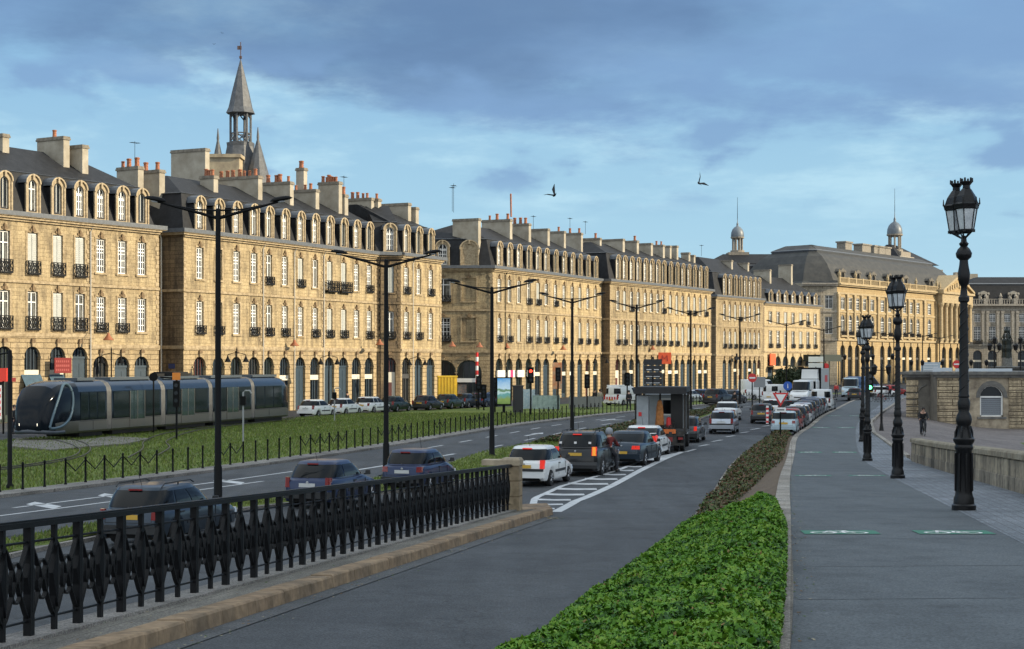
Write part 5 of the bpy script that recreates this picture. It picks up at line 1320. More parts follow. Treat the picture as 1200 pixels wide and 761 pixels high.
# ------------------------------------------------------------------ ornate cast-iron lamp posts on the footway
M_LGLASS = mat('lantern_glass', (0.66, 0.69, 0.71), .15, spec=.5, nscale=4, col2=(0.42, 0.45, 0.48))
def orn_post(two, H=6.6):
    prof = [(.245, 0), (.245, .10), (.21, .13), (.205, .24), (.18, .30), (.17, .36), (.16, 1.22), (.18, 1.25), (.19, 1.30), (.17, 1.34), (.215, 1.42), (.215, 1.46), (.17, 1.50), (.125, 1.72), (.145, 1.76), (.165, 1.85), (.145, 1.94), (.105, 2.02), (.12, 2.08), (.13, 2.2), (.10, 2.3), (.115, 2.33), (.10, 2.38), (.09, 3.4), (.075, 4.25), (.11, 4.28), (.11, 4.36), (.075, 4.40), (.06, 4.58), (.10, 4.64), (.12, 4.75), (.125, 4.85), (.10, 4.98), (.09, 5.05), (.085, 5.12), (.15, 5.18), (.165, 5.26), (.12, 5.35), (.07, 5.40), (.10, 5.46), (.06, 5.50), (.05, 5.62)]
    mb = MB(); mb.lathe(prof, 16); me = [('post', mb.mesh('post', M_IRON2, 40), None)]
    mb = MB()
    # octagonal plinth mouldings and spiral rib
    for k in range(8):
        a = 2*PI*k/8; mb.cbox((.165*math.cos(a), .165*math.sin(a), .78), (.05, .035, .78), a)
    sp_ = [((.096-t*.0004)*math.cos(t*.55), (.096-t*.0004)*math.sin(t*.55), 2.42 + t*.046) for t in range(40)]
    mb.tube(sp_, .016, 4); sp_ = [((.096-t*.0004)*math.cos(t*.55 + PI), (.096-t*.0004)*math.sin(t*.55 + PI), 2.42 + t*.046) for t in range(40)]; mb.tube(sp_, .016, 4)
    for k in range(6): a = 2*PI*k/6; mb.tube([(.175*math.cos(a), .175*math.sin(a), 1.46), (.17*math.cos(a), .17*math.sin(a), 1.6), (.13*math.cos(a), .13*math.sin(a), 1.72)], .025, 4)
    me.append(('ornament', mb.mesh('ornament', M_IRON2), None))
    offs = [(-.07, .30), (.02, -.12)] if two else [(0, 0)]
    for ox, oy in offs:
        mb = MB(); z = 5.5; LT = Matrix.Translation((ox, oy, 6.75)) @ Matrix.Diagonal((.80, .80, .84, 1)) @ Matrix.Translation((-ox, -oy, -6.75)); mb.T = LT
        for k in range(4):
            a = 2*PI*k/4 + PI/4; mb.tube([(ox*.0 + .04*math.cos(a), .04*math.sin(a), z - .15), (ox*.5 + .12*math.cos(a), oy*.5 + .12*math.sin(a), z - .06), (ox + .19*math.cos(a), oy + .19*math.sin(a), z + .02)], .018, 5)
        mb.lathe([(.05, z - .05), (.20, z), (.22, z + .02), (.22, z + .05), (.17, z + .06)], 6, (ox, oy, 0))
        # glazing bars
        for k in range(6):
            a = 2*PI*k/6; mb.tube([(ox + .185*math.cos(a), oy + .185*math.sin(a), z + .04), (ox + .275*math.cos(a), oy + .275*math.sin(a), z + .56)], .015, 4)
            mb.cbox((ox + .185*math.cos(a), oy + .185*math.sin(a), z + .02), (.06, .06, .07), a)
        mb.lathe([(.275, z + .54), (.31, z + .56), (.32, z + .60), (.34, z + .66), (.30, z + .70), (.24, z + .86), (.13, z + 1.02), (.10, z + 1.05), (.095, z + 1.12), (.16, z + 1.2), (.155, z + 1.22)], 6, (ox, oy, 0))
        for k in range(6):
            a = 2*PI*k/6; mb.cbox((ox + .335*math.cos(a), oy + .335*math.sin(a), z + .74), (.035, .05, .16), a, .4)
            mb.cbox((ox + .15*math.cos(a), oy + .15*math.sin(a), z + 1.25), (.035, .05, .1), a, .8)
        me.append(('lantern', mb.mesh('lantern', M_IRON2), 'L'))
        mb = MB(); mb.T = LT; mb.lathe([(.178, z + .05), (.265, z + .55)], 6, (ox, oy, 0)); me.append(('glass', mb.mesh('glass', M_LGLASS), 'G'))
    return me
OP2, OP1 = orn_post(True), orn_post(True)
def ornate(x, y, z, label, parts, s=1.0, rz=0.0):
    g = thing('lamp_post', label, 'lamp post', (x, y, z), rz, 'ornate cast-iron lamp posts on the footway'); last = None; g.scale = (s, s, s)
    for nm, me, k in parts:
        if k == 'G': link(nm, me, last)
        else: last = link(nm, me, g)
    return g
def onpath(px, py):
    Y = 3230 / (py - 497.2); Y = F * (EYE - zP(Y) - .03) / (py - HZ)
    for _ in range(6): Y = F * (EYE - zP(Y) - .03) / (py - HZ)
    return (px - 600) * Y / F, Y, zP(Y) + .024
for px, py, s, lb in ((1129.5, 597.5, 1.0, 'nearest and largest ornate iron lamp post, standing beside the low stone wall'), (1052, 560.5, 1.0, 'second ornate iron lamp post, just left of the end of the low wall'),
                      (1016.5, 540, 1.0, 'third ornate iron lamp post, right-hand one of the overlapping pair'), (1011, 517.5, .98, 'fourth ornate iron lamp post, half hidden behind the third')):
    x, y, z = onpath(px, py)
    o = ornate(x, y, z, lb, OP2 if s == 1.0 else OP1, {1129.5: .932, 1052: .905, 1016.5: .925, 1011: .93}[px])
# small lantern post at the bend
x, y = at(1033, 505, 0)
g = thing('lamp_post', 'slim black post with two small lanterns at the bend in the kerb', 'lamp post', (x, y, 0))
mb = MB(); mb.lathe([(.16, 0), (.13, .2), (.08, .5), (.06, 4.0), (.1, 4.05), (.04, 4.3)], 8); mb.tube([(-.45, 0, 3.9), (.45, 0, 3.9)], .03, 5); mb.build('post', M_IRON2, g)
for s in (-.45, .45): mb = MB(); mb.lathe([(.06, 3.6), (.14, 3.75), (.17, 4.05), (.22, 4.1), (.05, 4.3)], 6, (s, 0, 0)); mb.build('lantern', M_IRON2, g)

# ------------------------------------------------------------------ facade street lanterns and copper lamps
def twin_lantern(px, Y, H, label, zb=0):
    x = (px - 600) * Y / F; g = thing('twin_lantern', label, 'street lamp', (x, Y, zb), 0, 'twin hanging lanterns in front of the houses')
    mb = MB(); mb.lathe([(.1, 0), (.09, .8), (.055, .9), (.05, H), (.07, H + .05), (.01, H + .3)], 8); mb.tube([(-.75, 0, H - .35), (0, 0, H - .15), (.75, 0, H - .35)], .03, 5); mb.build('post', M_STEEL, g)
    for s in (-.75, .75): mb = MB(); mb.lathe([(.02, H - .35), (.06, H - .5), (.10, H - .62), (.28, H - .95), (.26, H - .97)], 8, (s, 0, 0)); mb.build('lantern', M_STEEL, g)
for px, Y, H, lb in ((130.5, 126, 5.3, 'twin hanging lantern post above the front half of the tram'), (277.5, 134, 5.4, 'twin hanging lantern post above the rear half of the tram'), (385.5, 147, 5.2, 'twin hanging lantern post behind the white parked cars'),
                 (489, 158, 5.1, 'twin hanging lantern post left of the yellow skip'), (704, 196, 5.3, 'twin hanging lantern post near the white service van')):
    twin_lantern(px, Y, H, lb)
M_COP = mat('copper_shade', (0.36, 0.13, 0.06), .4, .3)
def copper_lamp(px, py, Y, label):
    x = (px - 600) * Y / F; z = EYE + (HZ - py) * Y / F
    g = thing('hanging_lamp', label, 'street lamp', (x, Y, z), 0, 'copper lamps hung on the facades')
    mb = MB(); mb.lathe([(.03, .45), (.1, .4), (.14, .25), (.42, -.1), (.40, -.13), (.1, -.1)], 10); mb.build('shade', M_COP, g, smooth=40)
    mb = MB(); mb.tube([(0, 0, .4), (0, 0, .75), (-1.2, .9, .75)], .025, 4); mb.build('bracket', M_STEEL, g)
for px, py, Y, lb in ((127, 397, 124, 'copper cone lamp hung beside the drainpipe above the tram front'), (345, 404, 147, 'copper cone lamp hung above the white parked cars'), (445, 403, 159, 'copper cone lamp beside the sooty narrow house'),
                      (530, 405, 179, 'left copper cone lamp on the shaded corner-house wall'), (562, 406, 180, 'right copper cone lamp on the shaded corner-house wall'), (594, 407, 188, 'copper cone lamp above the white and pink shop fascia'),
                      (660, 409, 199, 'copper cone lamp on the dull ochre house above the awnings'), (765, 409, 225, 'copper cone lamp above the dark sign stack')):
    copper_lamp(px, py, Y, lb)

# ------------------------------------------------------------------ signals, signs, hoardings
M_SIGR = mat('sign_red', (0.60, 0.03, 0.03), .4); M_SIGB = mat('sign_blue', (0.02, 0.10, 0.45), .4); M_SIGW = mat('sign_white', (0.8, 0.8, 0.8), .4); M_SIGY = mat('sign_yellow', (.75, .55, .08), .4)
M_ORG = mat('orange_panel', (0.75, 0.24, 0.03), .5)
def pole_sign(name, label, cat, px, py, Y, z, parts, r=.05, zb=.05, group=None):
    """pole whose foot is at ground; top sign centred at pixel height py"""
    x = (px - 600) * Y / F; zt = EYE + (HZ - py) * Y / F
    g = thing(name, label, cat, (x, Y, zb), 0, group)
    mb = MB(); mb.tube([(0, 0, 0), (0, 0, z if z else zt - zb)], r, 7); mb.build('pole', M_STEEL, g, smooth=60)
    for nm, fn, m in parts:
        mb = MB(); fn(mb, zt - zb); mb.build(nm, m, g)
    return g
def tri(mb, z, s, y): mb.prism([(-s, z + s*.6), (s, z + s*.6), (0, z - s*1.1)], y, y + .02)
def disc(mb, z, r, y, n=18, x=0): mb.prism([(x + r*math.cos(2*PI*k/n), z + r*math.sin(2*PI*k/n)) for k in range(n)], y, y + .02)
# give-way sign at the head of the hedge
x, y = at(914.5, 516, .15); y = 90; x = (914.5 - 600)*y/F
g = thing('give_way_sign', 'red and white inverted-triangle give-way sign in the hedge before the pale hatchback', 'road sign', (x, y, .1))
mb = MB(); mb.tube([(0, 0, 0), (0, 0, 2.75)], .045, 7); mb.build('pole', M_STEEL, g)
mb = MB(); tri(mb, 2.35, .45, -.08); mb.mi = 1; tri(mb, 2.36, .29, -.105); mb.build('triangle_plate', [M_SIGR, M_SIGW], g)
mb = MB(); mb.box(-.3, .3, -.07, -.05, 1.55, 1.8); mb.mi = 1; mb.box(-.2, .2, -.072, -.07, 1.64, 1.70); mb.build('supplement_plate', [M_SIGW, M_STEEL], g)
mb = MB(); mb.box(-.8, -.66, -.05, -.02, .9, 1.9); 
mb.mi = 1
for k in range(4): mb.box(-.8, -.66, -.055, -.05, .95 + k*.24, 1.07 + k*.24)
mb.build('striped_marker', [M_SIGW, M_SIGR], g)
pole_sign('no_entry_sign', 'red no-entry sign on a thin pole at the lawn edge', 'road sign', 881.5, 443, 132, None, [('plate', lambda mb, z: disc(mb, z, .36, -.06), M_SIGR), ('bar', lambda mb, z: mb.box(-.24, .24, -.07, -.062, z - .06, z + .06), M_SIGW)])
pole_sign('blue_sign', 'round blue mandatory-direction sign between the minibus and the small white car', 'road sign', 923, 452.5, 150, None, [('plate', lambda mb, z: disc(mb, z, .42, -.06), M_SIGB), ('arrow', lambda mb, z: mb.cbox((0, -.075, z), (.1, .01, .4), 0, .4), M_SIGW)])
pole_sign('grey_sign', 'back of a grey road sign on a pole above the lawn', 'road sign', 890, 448, 140, None, [('plate', lambda mb, z: mb.cbox((.0, -.05, z), (1.0, .03, .9)), mat('sign_back', (.25, .26, .27), .5))])
pole_sign('direction_sign', 'tall dark panel of stacked direction signs seen behind the recovery truck', 'road sign', 765, 440, 140, None,
          [('panel', lambda mb, z: [mb.box(-.78, .78, -.06, .0, z - 1.35 + k*.56, z - 1.35 + k*.56 + .5) for k in range(5)], mat('sign_black', (.02, .02, .024), .5)), ('lettering_bar', lambda mb, z: [mb.box(a, a + .42, -.07, -.062, z + .46, z + .52) for a in (-.55, .1)] + [mb.box(-.6, .6, -.07, -.062, z - .12, z - .08), mb.box(-.6, .6, -.07, -.062, z - .68, z - .64)], M_SIGW), ('cap', lambda mb, z: mb.lathe([(.12, z + 1.4), (.1, z + 1.55), (.02, z + 1.6)], 6), M_STEEL)], r=.09)
pole_sign('hanging_sign', 'orange-red square sign hung on the terrace facade', 'shop sign', 779, 420, 226, None, [('plate', lambda mb, z: mb.box(-.9, .9, -.1, 0, z - .8, z + .8), mat('sign_orange', (.70, .10, .03), .5)), ('letter', lambda mb, z: [mb.strap([(-.4, -.12, z - .4), (-.3, -.12, z + .4), (0, -.12, z - .1), (.3, -.12, z + .4), (.4, -.12, z - .4)], .02, .13)], mat('letter_dark_red', (.35, .02, .02), .5))])
pole_sign('direction_sign', 'white and green direction boards on a mast over the marquee', 'road sign', 956, 430, 240, None, [('board', lambda mb, z: [mb.box(-1.1, 1.1, -.1, 0, z - 1.2 + k*.95, z - .4 + k*.95) for k in range(3)], mat('board_white', (.6, .64, .62), .5)), ('red_plate', lambda mb, z: disc(mb, z + .1, .42, -.12, x=1.5), M_SIGR)], r=.12)
pole_sign('direction_sign', 'pale blue-grey direction board before the palace pediment', 'road sign', 1090.5, 430, 250, None, [('board', lambda mb, z: mb.box(-1.5, 1.5, -.1, 0, z - .9, z + .7), mat('board_blue', (.42, .5, .56), .5)), ('lettering_bar', lambda mb, z: [mb.box(-1.1, 1.1, -.12, -.105, z - .5 + k*.4, z - .42 + k*.4) for k in range(3)], M_SIGW)], r=.1)
pole_sign('no_entry_sign', 'small red round sign under the palace pediment', 'road sign', 1121, 427, 240, None, [('plate', lambda mb, z: disc(mb, z, .6, -.06), M_SIGR), ('bar', lambda mb, z: mb.box(-.4, .4, -.07, -.062, z - .1, z + .1), M_SIGW)], zb=-.9)
# black poster pole at the left edge, red sign box beyond it
x = (11.5 - 600) * 55.5 / F
g = thing('signal_pole', 'black pole with bracket standing at the left edge of the lawn', 'pole', (x, 55.5, .1))
mb = MB(); mb.lathe([(.13, 0), (.13, .1), (.085, .15), (.075, 4.7), (.02, 4.75)], 8); mb.tube([(0, 0, 4.65), (-1.0, 0, 4.45)], .03, 5); mb.build('pole', M_STEEL, g, smooth=60)
x = (2 - 600) * 100 / F
g = thing('stop_sign_box', 'red lit-looking shelter sign above the stop at the left edge', 'sign', (x, 100, 0))
mb = MB(); mb.box(-2.2, .35, -.15, .15, 3.25, 4.05); mb.build('sign_box', mat('box_red', (.70, .05, .03), .4), g)
mb = MB(); mb.tube([(.1, 0, 0), (.1, 0, 3.3)], .06, 6); mb.tube([(-1.9, 0, 0), (-1.9, 0, 3.3)], .06, 6); mb.build('post', M_STEEL, g)
mb = MB(); mb.box(-.25, .0, -.08, -.04, .9, 3.0); mb.mi = 1
for k in range(5): mb.box(-.22, -.04, -.09, -.082, 1.1 + k*.38, 1.3 + k*.38)
mb.build('timetable', [M_SIGW, M_SIGR], g)
# signals by the tram
def signal(px, pyb, pyt, label, kind):
    x, y = at(px, pyb, .1); zt = EYE + (HZ - pyt) * y / F
    g = thing('tram_signal', label, 'signal', (x, y, .1)); h = zt - .1
    if kind == 'oct':
        mb = MB(); mb.tube([(0, 0, 0), (0, 0, h)], .05, 6); mb.build('pole', M_STEEL, g); mb = MB(); disc(mb, h - .1, .28, -.06, 8); mb.build('octagonal_plate', M_STEEL, g)
    elif kind == 'box':
        mb = MB(); mb.tube([(0, 0, 0), (0, 0, h)], .06, 6); mb.tube([(-.9, 0, h - .25), (0, 0, h - .3)], .05, 5); mb.build('pole', M_STEEL, g)
        mb = MB(); mb.box(-.17, .17, -.16, .1, h - 1.9, h - .45); 
        mb.build('lamp_housing', M_STEEL, g); mb = MB(); mb.box(-.22, .22, -.1, -.04, h - .4, h); mb.build('orange_plate', M_ORG, g)
        for k in range(3): mb = MB(); mb.disc_x((0, -.17, h - .7 - k*.42), .11, .05, 10, 'y'); mb.build('lens', M_GLASS, g)
    else:
        mb = MB(); mb.tube([(0, 0, 0), (0, 0, h - .1), (.1, 0, h), (.35, 0, h), (.45, 0, h - .15)], .05, 6); mb.build('pole', mat('galvanised', (.32, .33, .34), .5, .3), g); mb = MB(); mb.box(-.15, .15, -.12, .06, h - .8, h - .3); mb.build('lamp_housing', M_STEEL, g)
signal(180, 508, 440, 'black signal pole with octagonal plate in front of the tram', 'oct')
signal(207, 516, 437, 'black tram signal with orange plate in front of the tram', 'box')
signal(285, 518, 458, 'grey hooked signal pole before the tram rear', 'hook')
signal(392, 494, 455, 'thin grey signal pole by the white parked cars', 'hook')
def traffic_light(px, Y, pyt, label, col, zb=0.05):
    x = (px - 600)*Y/F; zt = EYE + (HZ - pyt)*Y/F - zb
    g = thing('traffic_light', label, 'traffic light', (x, Y, zb))
    mb = MB(); mb.tube([(0, 0, 0), (0, 0, zt)], .07, 7); mb.build('pole', M_STEEL, g)
    mb = MB(); mb.box(-.2, .2, -.22, .06, zt - 1.15, zt); mb.cbox((0, -.05, zt - .55), (.5, .03, 1.3)); mb.build('lamp_housing', M_STEEL, g)
    lit = mat('red_light', (.8, .05, .02), .4, emit=(1, .05, .02, 2.5)) if col == 'red' else mat('green_light', (.05, .8, .2), .4, emit=(.1, 1, .3, 4.0))
    for k in range(3):
        mb = MB(); mb.disc_x((0, -.24, zt - .22 - k*.36), .13, .05, 12, 'y'); mb.build('lens', lit if (col == 'red' and k == 0) or (col == 'green' and k == 2) else M_GLASS, g)
traffic_light(622, 133, 432, 'red traffic light right of the bright billboard', 'red')
traffic_light(561, 150, 442, 'traffic light in front of the corner-house shop windows', 'off')
traffic_light(567, 148, 452, 'shorter traffic light right of the yellow skip', 'off')
traffic_light(580, 140, 444, 'traffic light left of the bright billboard', 'off')
traffic_light(1018.5, 104, 437, 'traffic light showing green behind the overlapping lamp posts', 'green')
traffic_light(688, 150, 440, 'traffic light beside the white service van', 'off')
traffic_light(735, 160, 438, 'traffic light in front of the terrace, left of the truck', 'off')
traffic_light(654, 150, 432, 'traffic light beside the orange banner', 'off')
# red/white banded pole
x = (559 - 600)*152/F
g = thing('banded_pole', 'red and white banded pole before the striped shop blinds', 'pole', (x, 152, 0)); mb = MB()
for k in range(7): mb.mi = k % 2; mb.lathe([(.13, 2.4 + k*.42), (.13, 2.82 + k*.42)], 8)
mb.mi = 2; mb.lathe([(.06, 0), (.06, 2.4)], 6); mb.build('pole', [M_SIGR, M_SIGW, M_STEEL], g)
# billboard with a landscape poster
Yb = 139; xb = (590.5 - 600)*Yb/F
g = thing('billboard', 'free-standing illuminated poster panel showing a green lake landscape', 'billboard', (xb, Yb, 0))
mb = MB(); mb.box(-.65, .65, -.12, .12, .7, 3.15); mb.box(-.12, .12, -.08, .08, 0, .7); mb.build('frame', M_STEEL, g)
pm_ = bpy.data.materials.new('poster_landscape'); pm_.use_nodes = True
nt = pm_.node_tree; N = nt.nodes; L_ = nt.links; bsdf = N['Principled BSDF']; tc = N.new('ShaderNodeTexCoord'); sx = N.new('ShaderNodeSeparateXYZ'); L_.new(tc.outputs['Object'], sx.inputs[0])
nz = N.new('ShaderNodeTexNoise'); nz.inputs['Scale'].default_value = 2.5; L_.new(tc.outputs['Object'], nz.inputs['Vector'])
ma = N.new('ShaderNodeMath'); ma.operation = 'MULTIPLY_ADD'; ma.inputs[1].default_value = .7; L_.new(nz.outputs['Fac'], ma.inputs[0]); L_.new(sx.outputs[2], ma.inputs[2])
mr = N.new('ShaderNodeMapRange'); mr.inputs[1].default_value = 1.0; mr.inputs[2].default_value = 3.5; L_.new(ma.outputs[0], mr.inputs[0])
rp_ = N.new('ShaderNodeValToRGB'); rp_.color_ramp.interpolation = 'EASE'; el = rp_.color_ramp.elements
el[0].position = 0; el[0].color = (.10, .17, .05, 1); el[1].position = 1; el[1].color = (.08, .30, .62, 1)
for p, c in ((.25, (.20, .28, .08)), (.38, (.12, .30, .30)), (.48, (.45, .6, .6)), (.55, (.12, .22, .12)), (.63, (.45, .6, .72))): e_ = el.new(p); e_.color = (*c, 1)
L_.new(mr.outputs[0], rp_.inputs[0]); L_.new(rp_.outputs['Color'], bsdf.inputs['Base Color']); bsdf.inputs['Roughness'].default_value = .2
L_.new(rp_.outputs['Color'], bsdf.inputs['Emission Color']); bsdf.inputs['Emission Strength'].default_value = .35
mb = MB(); mb.box(-.55, .55, -.14, -.125, .85, 3.05); mb.build('poster', pm_, g)
g = thing('info_column', 'dark telephone kiosk panel right of the bright billboard', 'kiosk', ((607 - 600)*141/F, 141, 0)); mb = MB(); mb.box(-.45, .45, -.3, .3, 0, 2.3); mb.box(-.5, .5, -.35, .35, 2.3, 2.42); mb.build('kiosk_body', mat('kiosk_dark', (.03, .03, .035), .3), g)
# yellow skip/container
Yc = 157; xc = (524 - 600)*Yc/F
g = thing('yellow_container', 'corrugated yellow builders container by the house wall', 'container', (xc, Yc, 0), .1); mb = MB()
mb.box(-.92, .92, -.8, .8, 0.1, 3.1)
for k in range(6): mb.box(-.87 + k*.3, -.73 + k*.3, -.86, -.8, .25, 2.95)
mb.box(-.97, .97, -.88, .88, 2.98, 3.12); mb.build('container_body', mat('yellow_paint', (.72, .46, .03), .5, noise=.12), g)
# orange and green hoardings, awnings of the terrace cafes
def hoard(px, Y, w, z0, z1, label, m, name='hoarding', cat='hoarding', slats=True):
    x = (px - 600)*Y/F; g = thing(name, label, cat, (x, Y, 0), .25); mb = MB(); mb.box(-w/2, w/2, -.05, .05, z0, z1)
    if slats:
        for k in range(int(w/.5) + 1): mb.box(-w/2 + k*.5 - .03, -w/2 + k*.5 + .03, -.09, -.05, 0, z1 + .05)
    mb.build('panel', m, g); return g
hoard(640, 150, 2.6, .1, 1.35, 'pale green site hoarding right of the traffic light', mat('hoard_green', (.30, .38, .35), .7, noise=.25))
hoard(620, 151, 1.1, .1, 1.9, 'small blue-white site hoarding right of the kiosk', mat('hoard_blue', (.30, .45, .52), .7, nscale=5, col2=(.6, .62, .62)))
hoard(653, 153, .9, 1.9, 4.4, 'hanging orange banner on a pole before the terrace', mat('banner_orange', (.72, .20, .05), .6, nscale=2, col2=(.6, .45, .3)), 'banner', 'banner', False)
g = hoard(686, 152, 3.2, .2, 1.2, 'grey slatted crowd barrier by the white service van', mat('barrier_grey', (.22, .22, .21), .6)); 
# fountain with bronze group and candelabra on the square
Yf = 300
def bz(): return mat('bronze', (.022, .028, .024), .4, .4, noise=.3)
g = thing('fountain', 'dark bronze fountain of standing figures on a stone basin in the square', 'fountain', ((1180 - 600)*Yf/F, Yf, -.9))
mb = MB(); mb.lathe([(4.6, 0), (4.6, 1.0), (4.2, 1.1), (1.8, 1.2), (1.6, 2.2), (1.2, 3.4), (3.4, 4.2), (3.6, 4.5), (1.0, 4.6), (.9, 6.2)], 20); mb.build('basin', mat('basin_stone', (.14, .14, .13), .6, noise=.4), g)
mb = MB()
for k in range(3):
    a = 2*PI*k/3 + .4; cx, cy = .55*math.cos(a), .55*math.sin(a); mb.lathe([(.5, 6.1), (.42, 7.2), (.5, 7.9), (.38, 8.6), (.45, 9.4), (.22, 9.7), (.2, 9.8), (.28, 10.0), (.22, 10.4), (.05, 10.5)], 8, (cx, cy, 0)); mb.tube([(cx, cy, 9.3), (cx*2, cy*2, 9.6), (cx*.8, cy*.8, 10.9)], .13, 5)
mb.lathe([(.5, 10.7), (.6, 11.2), (.2, 11.6), (.05, 11.9)], 8); mb.build('figure_group', bz(), g)
mb = MB()
for k in range(6): a = 2*PI*k/6; mb.lathe([(.5, 1.1), (.45, 1.8), (.3, 2.5), (.1, 2.9)], 7, (2.4*math.cos(a), 2.4*math.sin(a), 0)); mb.tube([(2.4*math.cos(a), 2.4*math.sin(a), 2.4), (3.2*math.cos(a), 3.2*math.sin(a), 1.9)], .15, 5)
mb.build('basin_figures', bz(), g)
for px, lb in ((1165.5, 'five-branched candelabra lamp left of the bronze fountain'), (1196, 'five-branched candelabra lamp right of the bronze fountain')):
    g = thing('candelabra', lb, 'street lamp', ((px - 600)*270/F, 270, -.9)); mb = MB(); mb.lathe([(.4, 0), (.3, 1), (.14, 1.4), (.12, 7.6), (.2, 7.8), (.05, 8.6)], 8)
    for k in range(4): a = 2*PI*k/4 + .5; mb.tube([(0, 0, 7.0), (.7*math.cos(a), .7*math.sin(a), 6.9), (1.1*math.cos(a), 1.1*math.sin(a), 7.3)], .06, 5)
    mb.build('post', M_IRON2, g)
    for k in range(5):
        a = 2*PI*k/4 + .5; rr, z = (1.1, 7.3) if k < 4 else (0, 8.4); mb = MB(); mb.lathe([(.12, 0), (.3, .1), (.38, .8), (.45, .85), (.1, 1.2)], 6, (rr*math.cos(a), rr*math.sin(a), z)); mb.build('lantern', M_IRON2, g)
# thin distant lamp posts on the square
sp0 = None
for i, (px, Y, h) in enumerate(((990, 262, 5.5), (1023, 255, 5.0), (1046, 240, 5.0), (1068, 244, 5.2), (1081, 242, 5.2), (1104, 250, 5.0), (1125, 245, 5.2), (1138, 244, 5.3), (1156, 240, 5.5))):
    if sp0 is None:
        mb = MB(); mb.lathe([(.2, 0), (.1, .8), (.06, 1.0), (.05, h - .7), (.12, h - .65), (.24, h - .55), (.3, h - .1), (.34, h - .05), (.06, h + .25)], 8); sp0 = mb.mesh('square_lamp', M_IRON2)
    o = link('square_lamp', sp0); o.location = ((px - 600)*Y/F, Y, -.9 if px > 1062 else 0); tag(o, 'small dark lantern post standing before the palace arcades', 'lamp post', 'small lantern posts on the square')
# ------------------------------------------------------------------ vehicles (local frame: +y forward, origin on the ground at the centre)
def paint(name, col, metallic=0.0):
    return mat('car_paint_' + name, col, 0.3, metallic, coat=.35, spec=.35)
PAINT = {'white': paint('white', (.72, .73, .73)), 'blue': paint('dark_blue', (.018, .032, .085), .3), 'black': paint('black', (.010, .011, .013)), 'grey': paint('dark_grey', (.06, .065, .072), .5),
         'silver': paint('silver', (.42, .45, .50), .7), 'slate': paint('slate', (.035, .05, .07), .5), 'pale': paint('pale_blue', (.42, .52, .58), .3), 'red': paint('red', (.28, .02, .02)),
         'green': paint('dark_green', (.015, .035, .028), .3), 'navy': paint('navy', (.02, .03, .07), .4), 'mid': paint('mid_blue', (.06, .12, .24), .4)}
M_TYRE = mat('tyre', (.018, .018, .019), .85, noise=.2); M_RIM = mat('rim', (.38, .39, .41), .35, .8); M_CGL = mat('car_glass', (.006, .008, .010), .06, spec=.22)
M_TRIMB = mat('black_plastic', (.022, .023, .025), .55); M_TAIL = mat('tail_light', (.22, .010, .010), .2, coat=1); M_BRK = mat('brake_light_lit', (.6, .02, .01), .3, emit=(1.0, .05, .03, .3))
M_AMB = mat('amber_lit', (.8, .3, .02), .3, emit=(1.0, .35, .05, .35)); M_HEAD = mat('head_light', (.65, .68, .7), .08, .3); M_PLY = mat('yellow_plate', (.60, .36, .05), .5); M_PLW = mat('white_plate', (.55, .56, .56), .5)
M_UNDER = mat('underbody', (.008, .008, .008), .9)
TYPES = {   # L, W, H, belt z, top-profile (y fraction from rear 0..1, z), cabin rings: rear bottom, rear top, front top, front bottom (y fraction), wheel radius, rear wheel y, front wheel y
 'hatch': dict(L=3.80, W=1.64, H=1.42, belt=.90, top=[(0, .86), (.05, .92), (.62, .92), (.70, .90), (.95, .70), (1, .60)], cab=(.015, .13, .54, .76), wr=.29, ya=.20, yf=.82, wt=.775, lh=.30, lz=.80, lw=.12),
 'small': dict(L=3.45, W=1.60, H=1.42, belt=.92, top=[(0, .86), (.05, .92), (.66, .93), (.75, .90), (.95, .74), (1, .62)], cab=(.015, .12, .58, .84), wr=.28, ya=.18, yf=.83, wt=.82, lh=.18, lz=.78, lw=.17),
 'estate': dict(L=4.40, W=1.70, H=1.43, belt=.90, top=[(0, .84), (.04, .91), (.62, .91), (.70, .89), (.96, .70), (1, .60)], cab=(.012, .10, .53, .72), wr=.30, ya=.20, yf=.82, wt=.79, lh=.24, lz=.78, lw=.12),
 'suv': dict(L=4.50, W=1.84, H=1.70, belt=1.10, top=[(0, 1.02), (.04, 1.10), (.66, 1.12), (.72, 1.08), (.96, .92), (1, .80)], cab=(.012, .10, .54, .74), wr=.36, ya=.20, yf=.82, wt=.79, lh=.34, lz=.98, lw=.14),
 'sedan': dict(L=4.55, W=1.74, H=1.44, belt=.92, top=[(0, .88), (.03, .98), (.14, .99), (.64, .94), (.72, .90), (.96, .72), (1, .62)], cab=(.13, .27, .56, .76), wr=.31, ya=.21, yf=.82, wt=.80, lh=.15, lz=.80, lw=.30),
 'civic': dict(L=4.20, W=1.76, H=1.45, belt=.95, top=[(0, .90), (.04, 1.00), (.10, .98), (.62, .94), (.72, .88), (.96, .70), (1, .60)], cab=(.04, .22, .52, .82), wr=.32, ya=.19, yf=.82, wt=.80, lh=.42, lz=.90, lw=.22),
 'van': dict(L=4.8, W=1.90, H=1.98, belt=1.15, top=[(0, 1.1), (.03, 1.15), (.78, 1.15), (.84, 1.08), (.97, .86), (1, .75)], cab=(.005, .02, .70, .86), wr=.32, ya=.20, yf=.83, wt=.90, lh=.40, lz=1.0, lw=.12),
 'bigvan': dict(L=5.4, W=2.05, H=2.45, belt=1.30, top=[(0, 1.25), (.02, 1.3), (.80, 1.3), (.86, 1.2), (.97, .95), (1, .8)], cab=(.005, .015, .72, .87), wr=.34, ya=.22, yf=.83, wt=.90, lh=.4, lz=1.1, lw=.12)}
def spow(v, p): return math.copysign(abs(v) ** p, v)
WHEEL = {}
